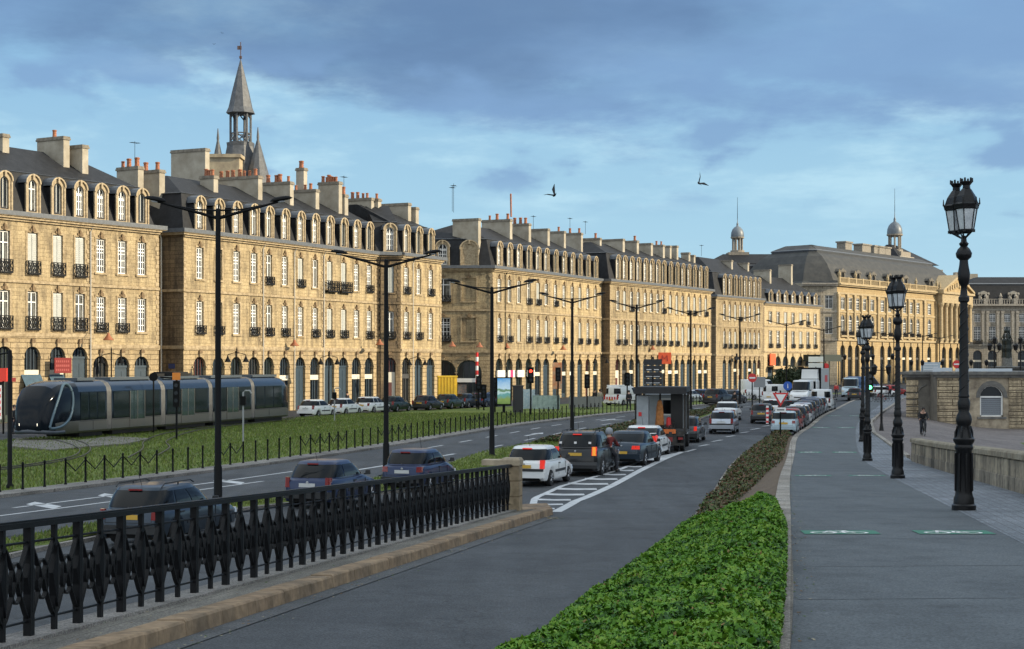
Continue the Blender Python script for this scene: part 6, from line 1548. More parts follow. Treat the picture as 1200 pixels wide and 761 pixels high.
def wheel_meshes(r):
    if r not in WHEEL:
        mb = MB(); mb.T = Matrix.Rotation(PI/2, 4, 'Y'); mb.lathe([(r*.62, -.10), (r*.93, -.10), (r, -.07), (r, .07), (r*.93, .10), (r*.62, .10)], 20); ty = mb.mesh('tyre', M_TYRE, 40)
        mb = MB(); mb.T = Matrix.Rotation(PI/2, 4, 'Y'); mb.lathe([(r*.64, -.085), (r*.58, -.07), (r*.1, -.05), (r*.1, .05), (r*.58, .07), (r*.64, .085)], 20); mb.T = None
        for s in (-1, 1):
            for k in range(5): a = 2*PI*k/5; mb.tube([(s*.085, r*.12*math.cos(a), r*.12*math.sin(a)), (s*.092, r*.58*math.cos(a), r*.58*math.sin(a))], .03, 4)
        WHEEL[r] = (ty, mb.mesh('rim', M_RIM, 40))
    return WHEEL[r]
CARM = {}
def car_meshes(kind, front, pillars_van=False):
    """list of (name, mesh-or-MB, material role) shared by every car of this kind"""
    key = (kind, front)
    if key in CARM: return CARM[key]
    d = TYPES[kind]; Lc, W, Hh, belt, wr = d['L'], d['W'], d['H'], d['belt'], d['wr']; hw = W/2
    out = []
    # ---- body shell
    mb = MB(); yw = [-Lc/2 + Lc*d['ya'], -Lc/2 + Lc*d['yf']]
    ys = [-Lc/2, -Lc/2 + .03, -Lc/2 + .10]; y = -Lc/2 + .2
    while y < Lc/2 - .15: ys.append(y); y += .11
    ys += [Lc/2 - .10, Lc/2 - .03, Lc/2]
    rings = []; ra = wr + .075
    for y in ys:
        f = (y + Lc/2)/Lc; zt = interp(d['top'], f); e = min(y + Lc/2, Lc/2 - y)
        w = hw * (1 - .10*max(0, abs(2*y/Lc))**4)
        if e < .02: w *= .90; zt -= .05; zb = .36
        elif e < .05: w *= .95; zt -= .02; zb = .29
        else: zb = .22
        arch = zb
        for c in yw:
            if abs(y - c) < ra: arch = max(arch, wr + math.sqrt(ra*ra - (y-c)**2))
        flare = 1.012 if arch > zb + .05 else 1.0
        zsh = zt - .10
        arch = min(arch, zsh - .12)
        zm = max(arch + .04, .52)
        P = [(w*.80, zb + .0), (w*.965*flare, arch), (w*flare, arch + .05), (w*1.0*flare, max(zm, arch + .06)), (w*.995, max(zsh - .05, zm + .03)), (w*.965, zsh + .04), (w*.90, zt - .015), (w*.5, zt + .02), (0, zt + .03)]
        pts_ = [(x, y, z) for x, z in P] + [(-x, y, z) for x, z in P[-2::-1]]
        rings.append(mb.ring(pts_))
    for a, c in zip(rings, rings[1:]): mb.bridge(a, c, closed=False)
    mb.idx(rings[0][::-1]); mb.idx(rings[-1])
    out.append(('body', mb.mesh('body', M_WHITE, 38), 'P'))
    mb = MB(); mb.box(-hw*.80, hw*.80, -Lc/2 + .15, Lc/2 - .15, .20, .62); out.append(('underbody', mb.mesh('underbody', M_UNDER), None))
    # ---- cabin
    yb0, yt0, yt1, yb1 = [-Lc/2 + Lc*k for k in d['cab']]; wb = hw*.945; wt = hw*d['wt']; zr = Hh - .06; z0 = belt - .01; n_ = 4.2
    def CP(phi, v, off=0.0):
        c_, s_ = math.cos(phi), math.sin(phi); cx, cy = spow(c_, 2/n_), spow(s_, 2/n_)
        b0 = Vector((wb*cx, (yb0+yb1)/2 + (yb1-yb0)/2*cy, z0)); t0 = Vector((wt*cx, (yt0+yt1)/2 + (yt1-yt0)/2*cy, zr))
        p = b0.lerp(t0, v); bul = math.sin(PI*v)*.03
        nrm = Vector((c_*abs(c_)**.2, s_*abs(s_)**.2, .25)).normalized()
        return p + nrm*(bul + off)
    NP = 96; mb = MB(); prev = None
    for v in (0, .2, .4, .6, .8, .93, 1.0):
        r = mb.ring([CP(2*PI*k/NP, v) for k in range(NP)])
        if prev: mb.bridge(prev, r)
        prev = r
    cy_ = (yt0 + yt1)/2
    for sc, dz in ((.965, .028), (.86, .048), (.6, .06)):
        r = mb.ring([(Vector((CP(2*PI*k/NP, 1).x*sc, cy_ + (CP(2*PI*k/NP, 1).y - cy_)*sc, zr + dz))) for k in range(NP)]); mb.bridge(prev, r); prev = r
    mb.idx(prev); out.append(('roof', mb.mesh('roof', M_WHITE, 50), 'P'))
    def patch(name, p0, p1, v0, v1, off=.012, m=M_CGL, n=30):
        mb = MB(); prev = None
        for v in np.linspace(v0, v1, 5):
            r = mb.ring([CP(p0 + (p1-p0)*k/n, v, off) for k in range(n+1)])
            if prev: mb.bridge(prev, r, closed=False)
            prev = r
        out.append((name, mb.mesh(name, m, 60), None))
    def ph(fy): return math.asin(max(-1, min(1, spow(fy, n_/2))))
    rear = -PI/2
    v1 = .90 if kind not in ('van', 'bigvan') else .82
    if kind in ('van',):
        patch('rear_window', rear - 1.0, rear - .12, .12, v1); patch('rear_window', rear + .12, rear + 1.0, .12, v1)
    elif kind != 'bigvan': patch('rear_window', rear - 1.10, rear + 1.10, .10 if kind != 'civic' else .42, v1)
    if kind == 'civic': patch('lower_rear_window', rear - 1.0, rear + 1.0, .04, .34)
    patch('windscreen', PI/2 - 1.12, PI/2 + 1.12, .08, .90)
    segs = {'hatch': [(-.86, -.38), (-.32, .80)], 'small': [(-.84, -.25), (-.18, .80)], 'estate': [(-.90, -.50), (-.44, .08), (.14, .84)], 'suv': [(-.88, -.48), (-.42, .12), (.18, .84)], 'sedan': [(-.72, .05), (.11, .80)],
            'civic': [(-.80, -.42), (-.36, .82)], 'van': [(.45, .88)], 'bigvan': [(.5, .88)]}[kind]
    if kind == 'van' and False: pass
    for f0, f1 in segs:
        for side in (1, -1):
            a, c = ph(f0), ph(f1)
            if side < 0: a, c = PI - a, PI - c
            patch('side_window', a, c, .10, .86)
    # ---- rear furniture
    yr = -Lc/2
    mb = MB(); mb.cbox((0, yr + .06, .42), (W*.93, .22, .20)); mb.cbox((0, yr - .03, .50), (W*.80, .05, .05)); out.append(('rear_bumper', mb.mesh('rear_bumper', M_TRIMB), 'B'))
    mb = MB(); mb.cbox((0, Lc/2 - .05, .40), (W*.90, .2, .18)); out.append(('front_bumper', mb.mesh('front_bumper', M_TRIMB), 'B'))
    for s in (-1, 1):
        mb = MB(); lz, lh, lw = d['lz'], d['lh'], d['lw']
        x0 = hw*.85 - lw/2
        if kind == 'civic':
            for (a, c_) in (((hw*.30, .92), (hw*.93, .84)),):
                mb.face([(s*hw*.25, yr - .012, 1.0), (s*hw*.9, yr - .0, 1.02), (s*hw*.95, yr + .03, .72), (s*hw*.8, yr - .012, .84)])
                mb.face([(s*hw*.985, yr + .10, .74), (s*hw*.985, yr + .36, 1.0), (s*hw*.88, yr + .40, 1.06), (s*hw*.91, yr + .0, 1.03), (s*hw*.955, yr + .02, .74)])
        else:
            mb.cbox((s*(x0 + .0), yr + .035, lz), (lw, .09, lh), 0, .82); mb.cbox((s*(hw*.862), yr + .11, lz), (.07, .17, lh), 0, .8)
        out.append(('tail_light', mb.mesh('tail_light', M_TAIL), 'T'))
        mb = MB(); mb.cbox((s*(hw*.72), Lc/2 - .05, interp(d['top'], .97) - .14), (.34, .16, .16), -s*.25, .85); out.append(('head_light', mb.mesh('head_light', M_HEAD), 'H'))
        mb = MB(); yy = -Lc/2 + Lc*(d['cab'][3] - .09)
        mb.cbox((s*(hw + .10), yy, belt + .07), (.16, .09, .13), s*.2, .85); mb.cbox((s*(hw + .01), yy, belt + .02), (.08, .05, .04)); out.append(('mirror', mb.mesh('mirror', M_TRIMB), 'M'))
        mb = MB(); yy = -Lc/2 + Lc*.46; mb.cbox((s*(hw + .002), yy, belt - .12), (.03, .2, .035)); 
        if kind not in ('van', 'bigvan', 'hatch', 'small'): mb.cbox((s*(hw + .002), yy - Lc*.2, belt - .12), (.03, .2, .035))
        out.append(('door_handle', mb.mesh('door_handle', M_TRIMB), 'M'))
        mb = MB(); mb.cbox((s*(hw*.998), 0, .52), (.035, Lc*.36, .09)); out.append(('side_moulding', mb.mesh('side_moulding', M_TRIMB), 'M'))
        mb = MB()     # door shut lines
        for fy in (.44, .68): mb.box(s*hw*1.0 - .006, s*hw*1.0 + .006, -Lc/2 + Lc*fy - .006, -Lc/2 + Lc*fy + .006, .36, belt - .1)
        out.append(('door_gap', mb.mesh('door_gap', M_UNDER), 'M'))
    mb = MB(); bw_ = hw*.72; zt_ = d['top'][1][1] - .10      # tailgate shut line, badge and latch
    for (x0, x1, z0_, z1_) in ((-bw_, bw_, .575, .587), (-bw_, -bw_ + .01, .58, zt_), (bw_ - .01, bw_, .58, zt_)): mb.box(x0, x1, yr - .006, yr + .03, z0_, z1_)
    out.append(('tailgate_gap', mb.mesh('tailgate_gap', M_UNDER), 'M'))
    mb = MB(); mb.lathe([(.045, 0), (.04, .012), (.01, .016)], 8); 
    for i_ in range(len(mb.v)): q_ = mb.v[i_]; mb.v[i_] = (q_[0], yr - .004 - q_[2], zt_ - .02 + q_[1])
    out.append(('badge', mb.mesh('badge', M_RIM), 'M'))
    zpl = {'hatch': .72, 'small': .70, 'estate': .72, 'suv': .86, 'sedan': .58, 'civic': .58, 'van': .62, 'bigvan': .62}[kind]
    mb = MB(); mb.cbox((0, yr - .022, zpl), (.52, .02, .115)); out.append(('number_plate', mb.mesh('number_plate', M_PLY), 'Y'))
    mb = MB(); mb.cbox((0, Lc/2 + .03, .42), (.52, .02, .11)); out.append(('number_plate', mb.mesh('number_plate', M_PLW), None))
    mb = MB(); mb.cbox((0, Lc/2 - .005, .60), (W*.42, .05, .11)); out.append(('grille', mb.mesh('grille', M_TRIMB), None))
    if kind in ('hatch', 'small', 'estate', 'suv', 'civic'):
        pb = CP(rear, .93, .03); mb = MB(); mb.cbox((0, pb.y - .01, pb.z), (.34, .06, .04)); out.append(('high_brake_light', mb.mesh('high_brake_light', M_TAIL), 'T'))
        p0, p1 = CP(rear, .08, .02), CP(rear - .9, .42, .02); mb = MB(); mb.tube([p0, p1], .012, 4); out.append(('wiper', mb.mesh('wiper', M_TRIMB), 'M'))
    if kind in ('estate', 'suv'):
        for s in (-1, 1):
            mb = MB(); x = s*wt*.90; mb.tube([(x, yt0 + .1, zr + .03), (x, yt0 + .25, zr + .11), (x, yt1 - .3, zr + .12), (x, yt1 - .1, zr + .05)], .018, 5); mb.tube([(x, (yt0+yt1)/2, zr), (x, (yt0+yt1)/2, zr + .11)], .02, 4); out.append(('roof_rail', mb.mesh('roof_rail', M_TRIMB), None))
    mb = MB(); mb.tube([(0, yt0 + .25 if kind != 'small' else yt1 - .1, zr + .04), (0, yt0 + .05 if kind != 'small' else yt1 - .25, zr + .42)], .007, 4); out.append(('aerial', mb.mesh('aerial', M_TRIMB), 'A'))
    CARM[key] = out; return out
def car(kind, color, x, y, head, label, z=0.006, brake=False, plate='Y', detail=2, bumper=None, name='car', cat='car', group='cars on the quay road', extra=None, at_rear=True, amber=False, kw=None):
    """x, y: middle of the rear bumper (or of the front one when at_rear is False); head: heading in degrees clockwise from +y"""
    d = TYPES[kind]; a = math.radians(head); hx, hy = math.sin(a), math.cos(a); k = d['L']/2 if at_rear else -d['L']/2
    g = thing(name, label, cat, (x + hx*k, y + hy*k, z), -a, group)
    P = PAINT[color]
    for nm, me, role in car_meshes(kind, True):
        if detail == 0 and (role in ('M', 'A') or nm in ('underbody', 'grille')): continue
        if detail == 1 and role == 'A': continue
        m = None
        if role == 'P': m = P
        elif role == 'B' and bumper == 'body': m = P
        elif role == 'T' and brake: m = M_BRK
        elif role == 'Y' and plate == 'W': m = M_PLW
        o = link(nm, me, g)
        if m is not None: o.material_slots[0].link = 'OBJECT'; o.material_slots[0].material = m
    ty, rm = wheel_meshes(d['wr']); 
    for fy in (d['ya'], d['yf']):
        for s in (-1, 1):
            w = link('wheel', ty, g, (s*(d['W']/2 - .115), -d['L']/2 + d['L']*fy, d['wr'])); link('rim', rm, w)
    if extra: extra(g, d)
    return g
def px_at(px, Y): return (px - 600) * Y / F
def ex_white_bumper(g, d):
    mb = MB(); mb.cbox((0, -d['L']/2 + .02, .60), (d['W']*.86, .12, .09)); mb.build('bumper_strip', M_TRIMB, g)
# near lane, left of the railing
car('estate', 'slate', px_at(150, 38.5), 38.5, 15, 'dark blue-grey estate car with roof rails, closest to the camera behind the iron railing', brake=False)
car('hatch', 'blue', px_at(360, 48.5), 48.5, 17, 'dark blue three-door hatchback in the middle behind the iron railing', plate='W')
car('small', 'blue', px_at(471, 54.8), 54.8, 17, 'small dark blue hatchback with grey plate, farther behind the iron railing', plate='W')
car('hatch', 'white', px_at(614, 57.2), 57.2, 17, 'white hatchback with lit brake lights, just past the stone pier', brake=True, bumper='body', extra=ex_white_bumper)
def ex_suv(g, d):
    mb = MB(); mb.cbox((.745, -d['L']/2 + .02, .98), (.13, .12, .33), 0, .85); mb.build('tail_light', M_AMB, g)
    mb = MB()
    for x, z in ((-.6, 1.30), (-.02, 1.30), (.55, 1.30)): mb.cbox((x, -d['L']/2 + .13, z), (.10, .02, .08))
    mb.build('window_sticker', M_SIGW, g)
    mb = MB(); mb.cbox((0, -d['L']/2 - .02, .50), (1.7, .12, .12)); mb.build('bumper_step', mat('grey_plastic', (.06, .062, .066), .5), g)
car('suv', 'black', px_at(674, 62.4), 62.4, 15, 'black off-road car with roof rails and window stickers behind the white hatchback', brake=True, extra=ex_suv)
car('sedan', 'slate', px_at(728, 68.6), 68.6, 17, 'dark grey saloon with lit tail lights beside the scooter rider', brake=True, bumper='body')
car('civic', 'white', px_at(748, 74.6), 74.6, 15, 'white sporty hatchback with slanted red lights right behind the recovery truck', brake=True, bumper='body', plate='W')
car('estate', 'grey', px_at(800, 88.5), 88.5, 13, 'dark grey car half hidden beyond the right side of the recovery truck', brake=True, detail=1)
car('hatch', 'silver', px_at(845, 99.5), 99.5, 13, 'silver hatchback in the middle lane right of the recovery truck', plate='W', extra=ex_white_bumper, bumper='body')
car('sedan', 'white', px_at(849, 121), 121, 14, 'white saloon just ahead of the silver hatchback', bumper='body', detail=1)
car('hatch', 'grey', px_at(892, 116.5), 116.5, 12, 'dark grey hatchback with yellow plate in front of the give-way sign', detail=1)
car('small', 'pale', px_at(918, 98.5), 98.5, 13, 'pale blue hatchback parked behind the give-way sign at the tip of the hedge', bumper='body', detail=2)
# row parked along the cycle path
row = [('hatch', 'red', 'dark red hatchback parked second in the row by the cycle path'), ('estate', 'grey', 'grey estate car parked third in the row by the cycle path'), ('hatch', 'white', 'white hatchback parked fourth in the row by the cycle path'),
       ('hatch', 'silver', 'silver hatchback parked fifth in the row by the cycle path'), ('estate', 'slate', 'slate grey estate car parked sixth in the row by the cycle path'), ('sedan', 'navy', 'navy saloon parked seventh in the row by the cycle path'),
       ('hatch', 'grey', 'grey hatchback parked eighth in the row by the cycle path'), ('hatch', 'silver', 'silver hatchback parked ninth in the row by the cycle path'), ('van', 'white', 'white small van parked at the far end of the row by the cycle path')]
Y = 104.0
for i, (k, c, lb) in enumerate(row):
    xx = pl(Y) - 1.2; a = math.degrees(math.atan2(pl(Y + 3) - pl(Y - 1), 4))
    car(k, c, xx, Y, a, lb, detail=1, group='cars parked along the cycle path', bumper='body' if i % 2 else None, kw=None); Y += 5.15
# second column of traffic beyond
for px, Yc_, k, c, lb, hd in ((903, 131, 'hatch', 'white', 'white car in the queue behind the give-way sign', 14), (925, 127, 'estate', 'black', 'black estate car queueing beside the parked row', 14),
        (945, 137, 'sedan', 'navy', 'navy saloon queueing beside the parked row', 16), (965, 148, 'hatch', 'slate', 'slate hatchback queueing beside the parked row', 17),
        (1001, 188, 'hatch', 'black', 'black hatchback beyond the end of the parked row', 15), (1021, 205, 'hatch', 'white', 'white hatchback among the far cars left of the pavilion', 60), (1034, 214, 'hatch', 'red', 'red hatchback among the far cars left of the pavilion', 70)):
    car(k, c, px_at(px, Yc_), Yc_, hd, lb, detail=1)
# oncoming vans near the marquee
car('bigvan', 'white', px_at(935, 176), 176, 200, 'white minibus facing the camera right of the blue round sign', at_rear=False, detail=1, name='minibus', cat='minibus', bumper='body')
car('bigvan', 'pale', px_at(995, 205), 205, 195, 'pale blue-white van facing the camera beside the box lorry', at_rear=False, detail=1, name='van', cat='van', bumper='body')
car('bigvan', 'mid', px_at(1037, 226), 226, 100, 'blue bus-like van seen from the side left of the pavilion', at_rear=False, detail=1, name='van', cat='van')
car('van', 'white', px_at(901, 178), 178, 30, 'white small van parked by the dark shrubs', detail=1, name='van', cat='van', bumper='body')
car('bigvan', 'white', px_at(868, 186), 186, 60, 'white delivery van parked across the street behind the pharmacy cross', detail=1, name='van', cat='van', bumper='body')
car('van', 'white', px_at(716, 163), 163, 35, 'white service van with red and white chevrons on its back doors', detail=1, name='van', cat='van', bumper='body',
    extra=lambda g, d: [[(mb := MB()), [mb.cbox((-.75 + k*.3, -d['L']/2 - .03, .80), (.16, .02, .28)) for k in range(6)], mb.build('chevron_panel', M_SIGR, g)], [(mb := MB()), mb.box(-.8, .8, -1.9, .2, 1.98, 2.12), mb.build('roof_rack', M_WHITE, g)]])
for px, Y_, k, c, lb in ((358, 129.5, 'hatch', 'white', 'white hatchback parked nearest the tram rear'), (391, 134.5, 'hatch', 'white', 'middle of the three white cars parked behind the tram'), (423, 139.5, 'estate', 'white', 'white estate parked rightmost of the three white cars'),
        (452, 143, 'hatch', 'green', 'dark car half hidden by the lamp post, right of the three white cars'), (491, 147, 'hatch', 'black', 'black hatchback parked first in the dark row before the skip'), (517, 152, 'hatch', 'green', 'dark green hatchback parked second in the dark row before the skip'),
        (537, 156, 'hatch', 'slate', 'slate hatchback parked third in the dark row before the skip'), (557, 158, 'estate', 'navy', 'navy estate parked last in the dark row before the skip'), (574, 164, 'hatch', 'mid', 'blue hatchback behind the dark parked row, left of the billboard'),
        (800, 176, 'hatch', 'white', 'white hatchback parked behind the recovery truck'), (815, 180, 'hatch', 'mid', 'blue hatchback parked before the terrace'), (832, 166, 'suv', 'black', 'black off-road car parked on the street edge of the lawn'), (849, 172, 'sedan', 'grey', 'dark grey car parked behind the black off-road car')):
    car(k, c, px_at(px, Y_), Y_, 22 if px < 600 else 30, lb, detail=1, group='cars parked in front of the houses', plate='W' if px == 358 else 'Y', bumper='body' if c == 'white' else None)
# box lorry facing the camera
g = thing('box_lorry', 'white box lorry facing the camera before the marquee', 'lorry', (px_at(957, 190), 192, 0), math.radians(180 - 22), None)
mb = MB(); mb.box(-1.15, 1.15, -3.6, 1.6, .9, 3.7); mb.build('cargo_box', mat('lorry_box', (.42, .43, .42), .5, noise=.1), g)
mb = MB(); mb.box(-1.2, 1.2, 1.45, 1.62, .85, 3.8); mb.build('box_frame', M_STEEL, g)
mb = MB(); mb.prism([(0, 0)]*0 or [(-1.05, .5), (1.05, .5), (1.05, 2.2), (.95, 2.45), (-.95, 2.45), (-1.05, 2.2)], 1.7, 3.4); mb.build('cab', PAINT['white'], g)
mb = MB(); mb.prism([(-.98, 2.5), (.98, 2.5), (.9, 3.6), (-.9, 3.6)], 1.65, 2.3); mb.build('wind_deflector', PAINT['white'], g)
mb = MB(); mb.box(-.95, .95, 3.38, 3.43, 1.35, 2.2); mb.build('windscreen', M_CGL, g)
mb = MB(); mb.box(-1.05, 1.05, 3.3, 3.5, .45, .75); mb.build('front_bumper', M_TRIMB, g)
for s in (-1, 1): mb = MB(); mb.box(s*.8 - .2, s*.8 + .2, 3.4, 3.46, .8, 1.0); mb.build('head_light', M_HEAD, g)
mb = MB(); mb.box(-1.16, -1.152, -2.6, -1.0, 2.1, 2.9); mb.build('side_emblem', M_SIGR, g)
for yy in (-2.3, 2.5):
    for s in (-1, 1): mb = MB(); mb.disc_x((s*.95, yy, .45), .45, .28, 18); mb.build('wheel', M_TYRE, g)

# ------------------------------------------------------------------ recovery truck seen from behind
tx, ty_ = px_at(774, 79.6), 79.6
g = thing('recovery_truck', 'open-backed recovery truck with black canopy, pale cab wall and orange gear', 'truck', (tx, ty_, 0), math.radians(-9))
M_DIRTY = mat('dirty_steel', (.07, .065, .06), .7, .3, nscale=6, col2=(.025, .022, .02)); M_CABW = mat('cab_grey_white', (.30, .325, .35), .5, noise=.12, nscale=3); M_ORC = mat('orange_cloth', (.50, .20, .06), .8, noise=.3, nscale=6)
mb = MB(); mb.box(-.45, -.3, .1, 6.6, .62, .85); mb.box(.3, .45, .1, 6.6, .62, .85); mb.box(-1.15, 1.15, 0.0, 4.4, .86, 1.0); mb.box(-1.18, 1.18, -.06, .06, .78, 1.02); mb.build('chassis', M_DIRTY, g)
mb = MB(); mb.box(-1.25, 1.25, -.25, 4.35, 2.93, 3.18); mb.box(-1.28, 1.28, -.3, -.22, 2.86, 3.2); mb.build('canopy', mat('canopy_black', (.015, .015, .017), .6, noise=.3), g)
mb = MB()
for x, y in ((-1.14, 4.3), (1.14, 4.3), (1.14, .9), (-1.14, .9)): mb = MB(); mb.box(x - .05, x + .05, y - .05, y + .05, .95, 2.95); mb.build('canopy_post', M_DIRTY, g)
mb = MB(); mb.box(-1.1, 1.1, 4.4, 6.3, .7, 2.75); mb.box(-1.05, 1.05, 6.3, 6.7, .6, 1.7); mb.build('cab', M_CABW, g)
mb = MB(); mb.box(-.15, .72, 4.36, 4.4, 1.75, 2.45); mb.build('cab_rear_window', M_CGL, g); mb = MB(); mb.box(-.25, .82, 4.375, 4.398, 1.66, 1.73); mb.box(-.25, .82, 4.375, 4.398, 2.47, 2.54); mb.build('window_trim', M_WHITE, g)
mb = MB(); mb.box(-1.2, -.62, .3, 1.0, 1.15, 2.75); mb.build('tool_locker', M_CABW, g); mb = MB(); mb.box(-1.1, -.95, .27, .3, 1.75, 1.95); mb.build('red_marker', M_SIGR, g)
mb = MB(); mb.box(.42, 1.02, 1.4, 1.5, 1.1, 2.85); mb.build('dark_door', mat('door_black', (.012, .012, .012), .5), g)
mb = MB(); mb.tube([(-.12, 1.0, 1.0), (-.08, 1.0, 2.9)], .05, 6); mb.build('winch_mast', M_DIRTY, g)
mb = MB(); mb.lathe([(.03, 1.25), (.24, 1.3), (.2, 1.7), (.17, 2.2), (.1, 2.5), (.02, 2.55)], 9, (-.1, .9, 0), sy=.6); mb.build('hanging_tarpaulin', M_ORC, g)
mb = MB(); mb.lathe([(.14, 1.05), (.11, 1.65), (.02, 1.7)], 10, (.35, .8, 0)); mb.build('red_cone', M_SIGR, g)
rr = random.Random(8); mb = MB()
for k in range(26):
    x = rr.uniform(-1.0, .6); y = rr.uniform(.2, 1.6); mb.cbox((x, y, 1.0 + rr.uniform(0, .28)), (rr.uniform(.08, .35), rr.uniform(.1, .4), rr.uniform(.08, .3)), rr.uniform(0, 3), rr.uniform(.6, 1))
for k in range(6):
    x = rr.uniform(-.9, .5); mb.tube([(x, .4, 1.0), (x + .2, .5, 1.3), (x + .45, .3, 1.05)], .03, 5)
mb.build('loose_gear', M_DIRTY, g)
mb = MB(); mb.box(-.15, .75, -.14, .12, .92, 1.12); mb.build('orange_crate', mat('crate_orange', (.62, .15, .03), .6, noise=.2), g)
mb = MB(); mb.box(-.2, .8, -.12, -.05, .42, .85); mb.box(-1.15, 1.15, -.16, -.04, .34, .46); mb.build('rear_beam', M_DIRTY, g)
mb = MB(); mb.box(-.05, .6, -.14, -.115, .52, .74); mb.build('tail_board', mat('dull_red', (.22, .03, .03), .6), g)
for s in (-1, 1): mb = MB(); mb.box(s*.98 - .12, s*.98 + .12, -.17, -.1, .62, .74); mb.build('tail_light', M_TAIL, g)
for yy in (1.3, 5.5):
    for s in (-1, 1):
        for k in ((0, 1) if yy < 2 else (0,)):
            mb = MB(); mb.T = Matrix.Translation((s*(1.0 - .3*k), yy, .46)) @ Matrix.Rotation(PI/2, 4, 'Y'); mb.lathe([(.22, -.12), (.42, -.12), (.46, -.09), (.46, .09), (.42, .12), (.22, .12), (.2, .03)], 20); mb.build('wheel', M_TYRE, g, smooth=40)
for s in (-1, 1): mb = MB(); mb.tube([(s*1.2, .7, .95), (s*1.2, .75, .93), (s*1.2, 1.9, .93)], .05, 5); mb.build('mudguard', M_DIRTY, g)

# ------------------------------------------------------------------ tram
M_TRB = mat('tram_blue', (.012, .022, .042), .25, .1, coat=.4, spec=.4); M_TRG = mat('tram_grey', (.12, .115, .105), .4, .2); M_TGL = mat('tram_glass', (.004, .007, .012), .1, spec=.2); M_BEL = mat('gangway_grey', (.11, .11, .11), .6, noise=.3); M_TRS = mat('tram_silver', (.09, .14, .175), .35, .3)
Fp = Vector(at(56, 517.5, .1)); Rp = Vector(at(341, 493.0, .1)); 
dv = (Fp - Rp); Lt = dv.length; dv.normalize(); ang = math.atan2(dv.y, dv.x) - PI/2
tram = thing('tram', 'modern low-floor tram in dark blue and grey with five linked glazed sections', 'tram', (Rp.x, Rp.y, .12), ang)
# local +y points to the front; x=0 is on the side we see? centre the body: visible flank faces the camera
flank = 1   # offset so that the base line measured is the near side
HT, HWt = 3.28, 1.2
side_n = Vector((math.cos(ang), math.sin(ang)))
sgn = -1 if side_n.dot(-Fp) < 0 else 1
ox = -sgn * HWt
def tsec(y, tz=1.0, w=1.0, z0=.30):
    h = .3 + (HT - .3)*tz; k = HWt*w; q_ = lambda z: z0 + (z - z0)*(h - z0)/(HT - z0)
    return [(ox + x*k, y, q_(z)) for x, z in ((-.9, z0), (-1, z0 + .12), (-1, 1.0), (-.985, 2.62), (-.93, HT - .40), (-.78, HT - .16), (-.45, HT - .02), (0, HT), (.45, HT - .02), (.78, HT - .16), (.93, HT - .40), (.985, 2.62), (1, 1.0), (1, z0 + .12), (.9, z0))]
def loft(sections, name, mi_f, mats, parent, smooth=35):
    mb = MB(); R = [mb.ring(s) for s in sections]; n = len(R[0])
    for a, c in zip(R, R[1:]):
        for i in range(n - 1): mb.mi = mi_f(i); mb.idx((a[i], a[i+1], c[i+1], c[i]))
    mb.mi = 0; mb.idx(R[0][::-1]); mb.idx(R[-1]); return mb.build(name, mats, parent, smooth=smooth)
segs = [0.0]; gaps = []
n5 = Lt / 5.0
band = lambda i: 1 if i in (1, 12) or i in (0, 13) else (2 if i in (2, 11) else 0)
ylist = [0]
for k in range(5):
    a = k*n5 + (.28 if k else 1.0); c = (k+1)*n5 - .28 if k < 4 else Lt - 3.2
    sec = thing('car_section', None, None); sec.parent = tram; sec.location = (0, 0, 0)
    secm = sec
    # shell
    if k == 0: S_ = [tsec(0.0, .55, .72, .5), tsec(.12, .72, .86), tsec(.4, .86, .95), tsec(1.0, .97, .99), tsec(1.7, 1, 1), tsec(c)]
    else: S_ = [tsec(a), tsec(c)]
    shell = loft(S_, 'shell', band, [M_TRB, M_TRG, M_TGL], sec)
    # window panels & doors on both flanks
    for s in (-1, 1):
        xf = ox + s*HWt*1.0
        y0 = (S_[0][0][1] if k else 1.5) + .15; y1 = c - .15
        w_ = (y1 - y0); n = 3
        for j in range(n):
            mb = MB(); ya, yb = y0 + w_*j/n + .06, y0 + w_*(j+1)/n - .06
            door = (j == 1 and k in (1, 3)) or (j == 1 and k in (0, 2) and False)
            if door or (k in (1, 3, 2) and j == 1):
                mb.box(min(xf, xf + s*.015), max(xf, xf + s*.015), ya, yb, .42, 2.6); mb.mi = 1
                ym = (ya + yb)/2
                for q in (ya, ym, yb): mb.box(min(xf, xf + s*.03), max(xf, xf + s*.03), q - .03, q + .03, .42, 2.6)
                mb.box(min(xf, xf + s*.028), max(xf, xf + s*.028), ya, yb, .42, .9)
                mb.build('door', [mat('door_glass', (.03, .05, .055), .05, spec=1), M_TRG], sec)
            else:
                mb.box(min(xf - s*.01, xf + s*.012), max(xf - s*.01, xf + s*.012), ya, yb, 1.06, 2.58); mb.build('window', mat('tram_side_glass', (.010, .017, .019), .05, spec=.4), sec)
        mb = MB(); mb.box(min(xf, xf + s*.012), max(xf, xf + s*.012), y0, y1, .94, .97); mb.box(min(xf, xf + s*.012), max(xf, xf + s*.012), (y0+y1)/2 - .01, (y0+y1)/2 + .01, .45, 1.1); mb.build('panel_line', M_TRIMB, sec)
    mb = MB(); mb.box(ox - .75, ox + .75, a + .6, c - .6, HT - .04, HT + .12); mb.build('roof_equipment', mat('roof_grey', (.06, .075, .09), .5), sec, smooth=None)
    mb = MB(); mb.box(ox - 1.05, ox + 1.05, a + .3, c - .3, .08, .34); mb.build('skirt', M_UNDER, sec)
    if k:
        mb = MB(); R = []
        for q in range(9):
            yy = k*n5 - .28 + .56*q/8; R.append(mb.ring([(ox + (x - ox)*(.955 if q % 2 else .985), yy, z*(.985 if q % 2 else 1)) for x, y_, z in tsec(yy)]))
        for p, q in zip(R, R[1:]): mb.bridge(p, q)
        mb.build('gangway', M_BEL, sec)
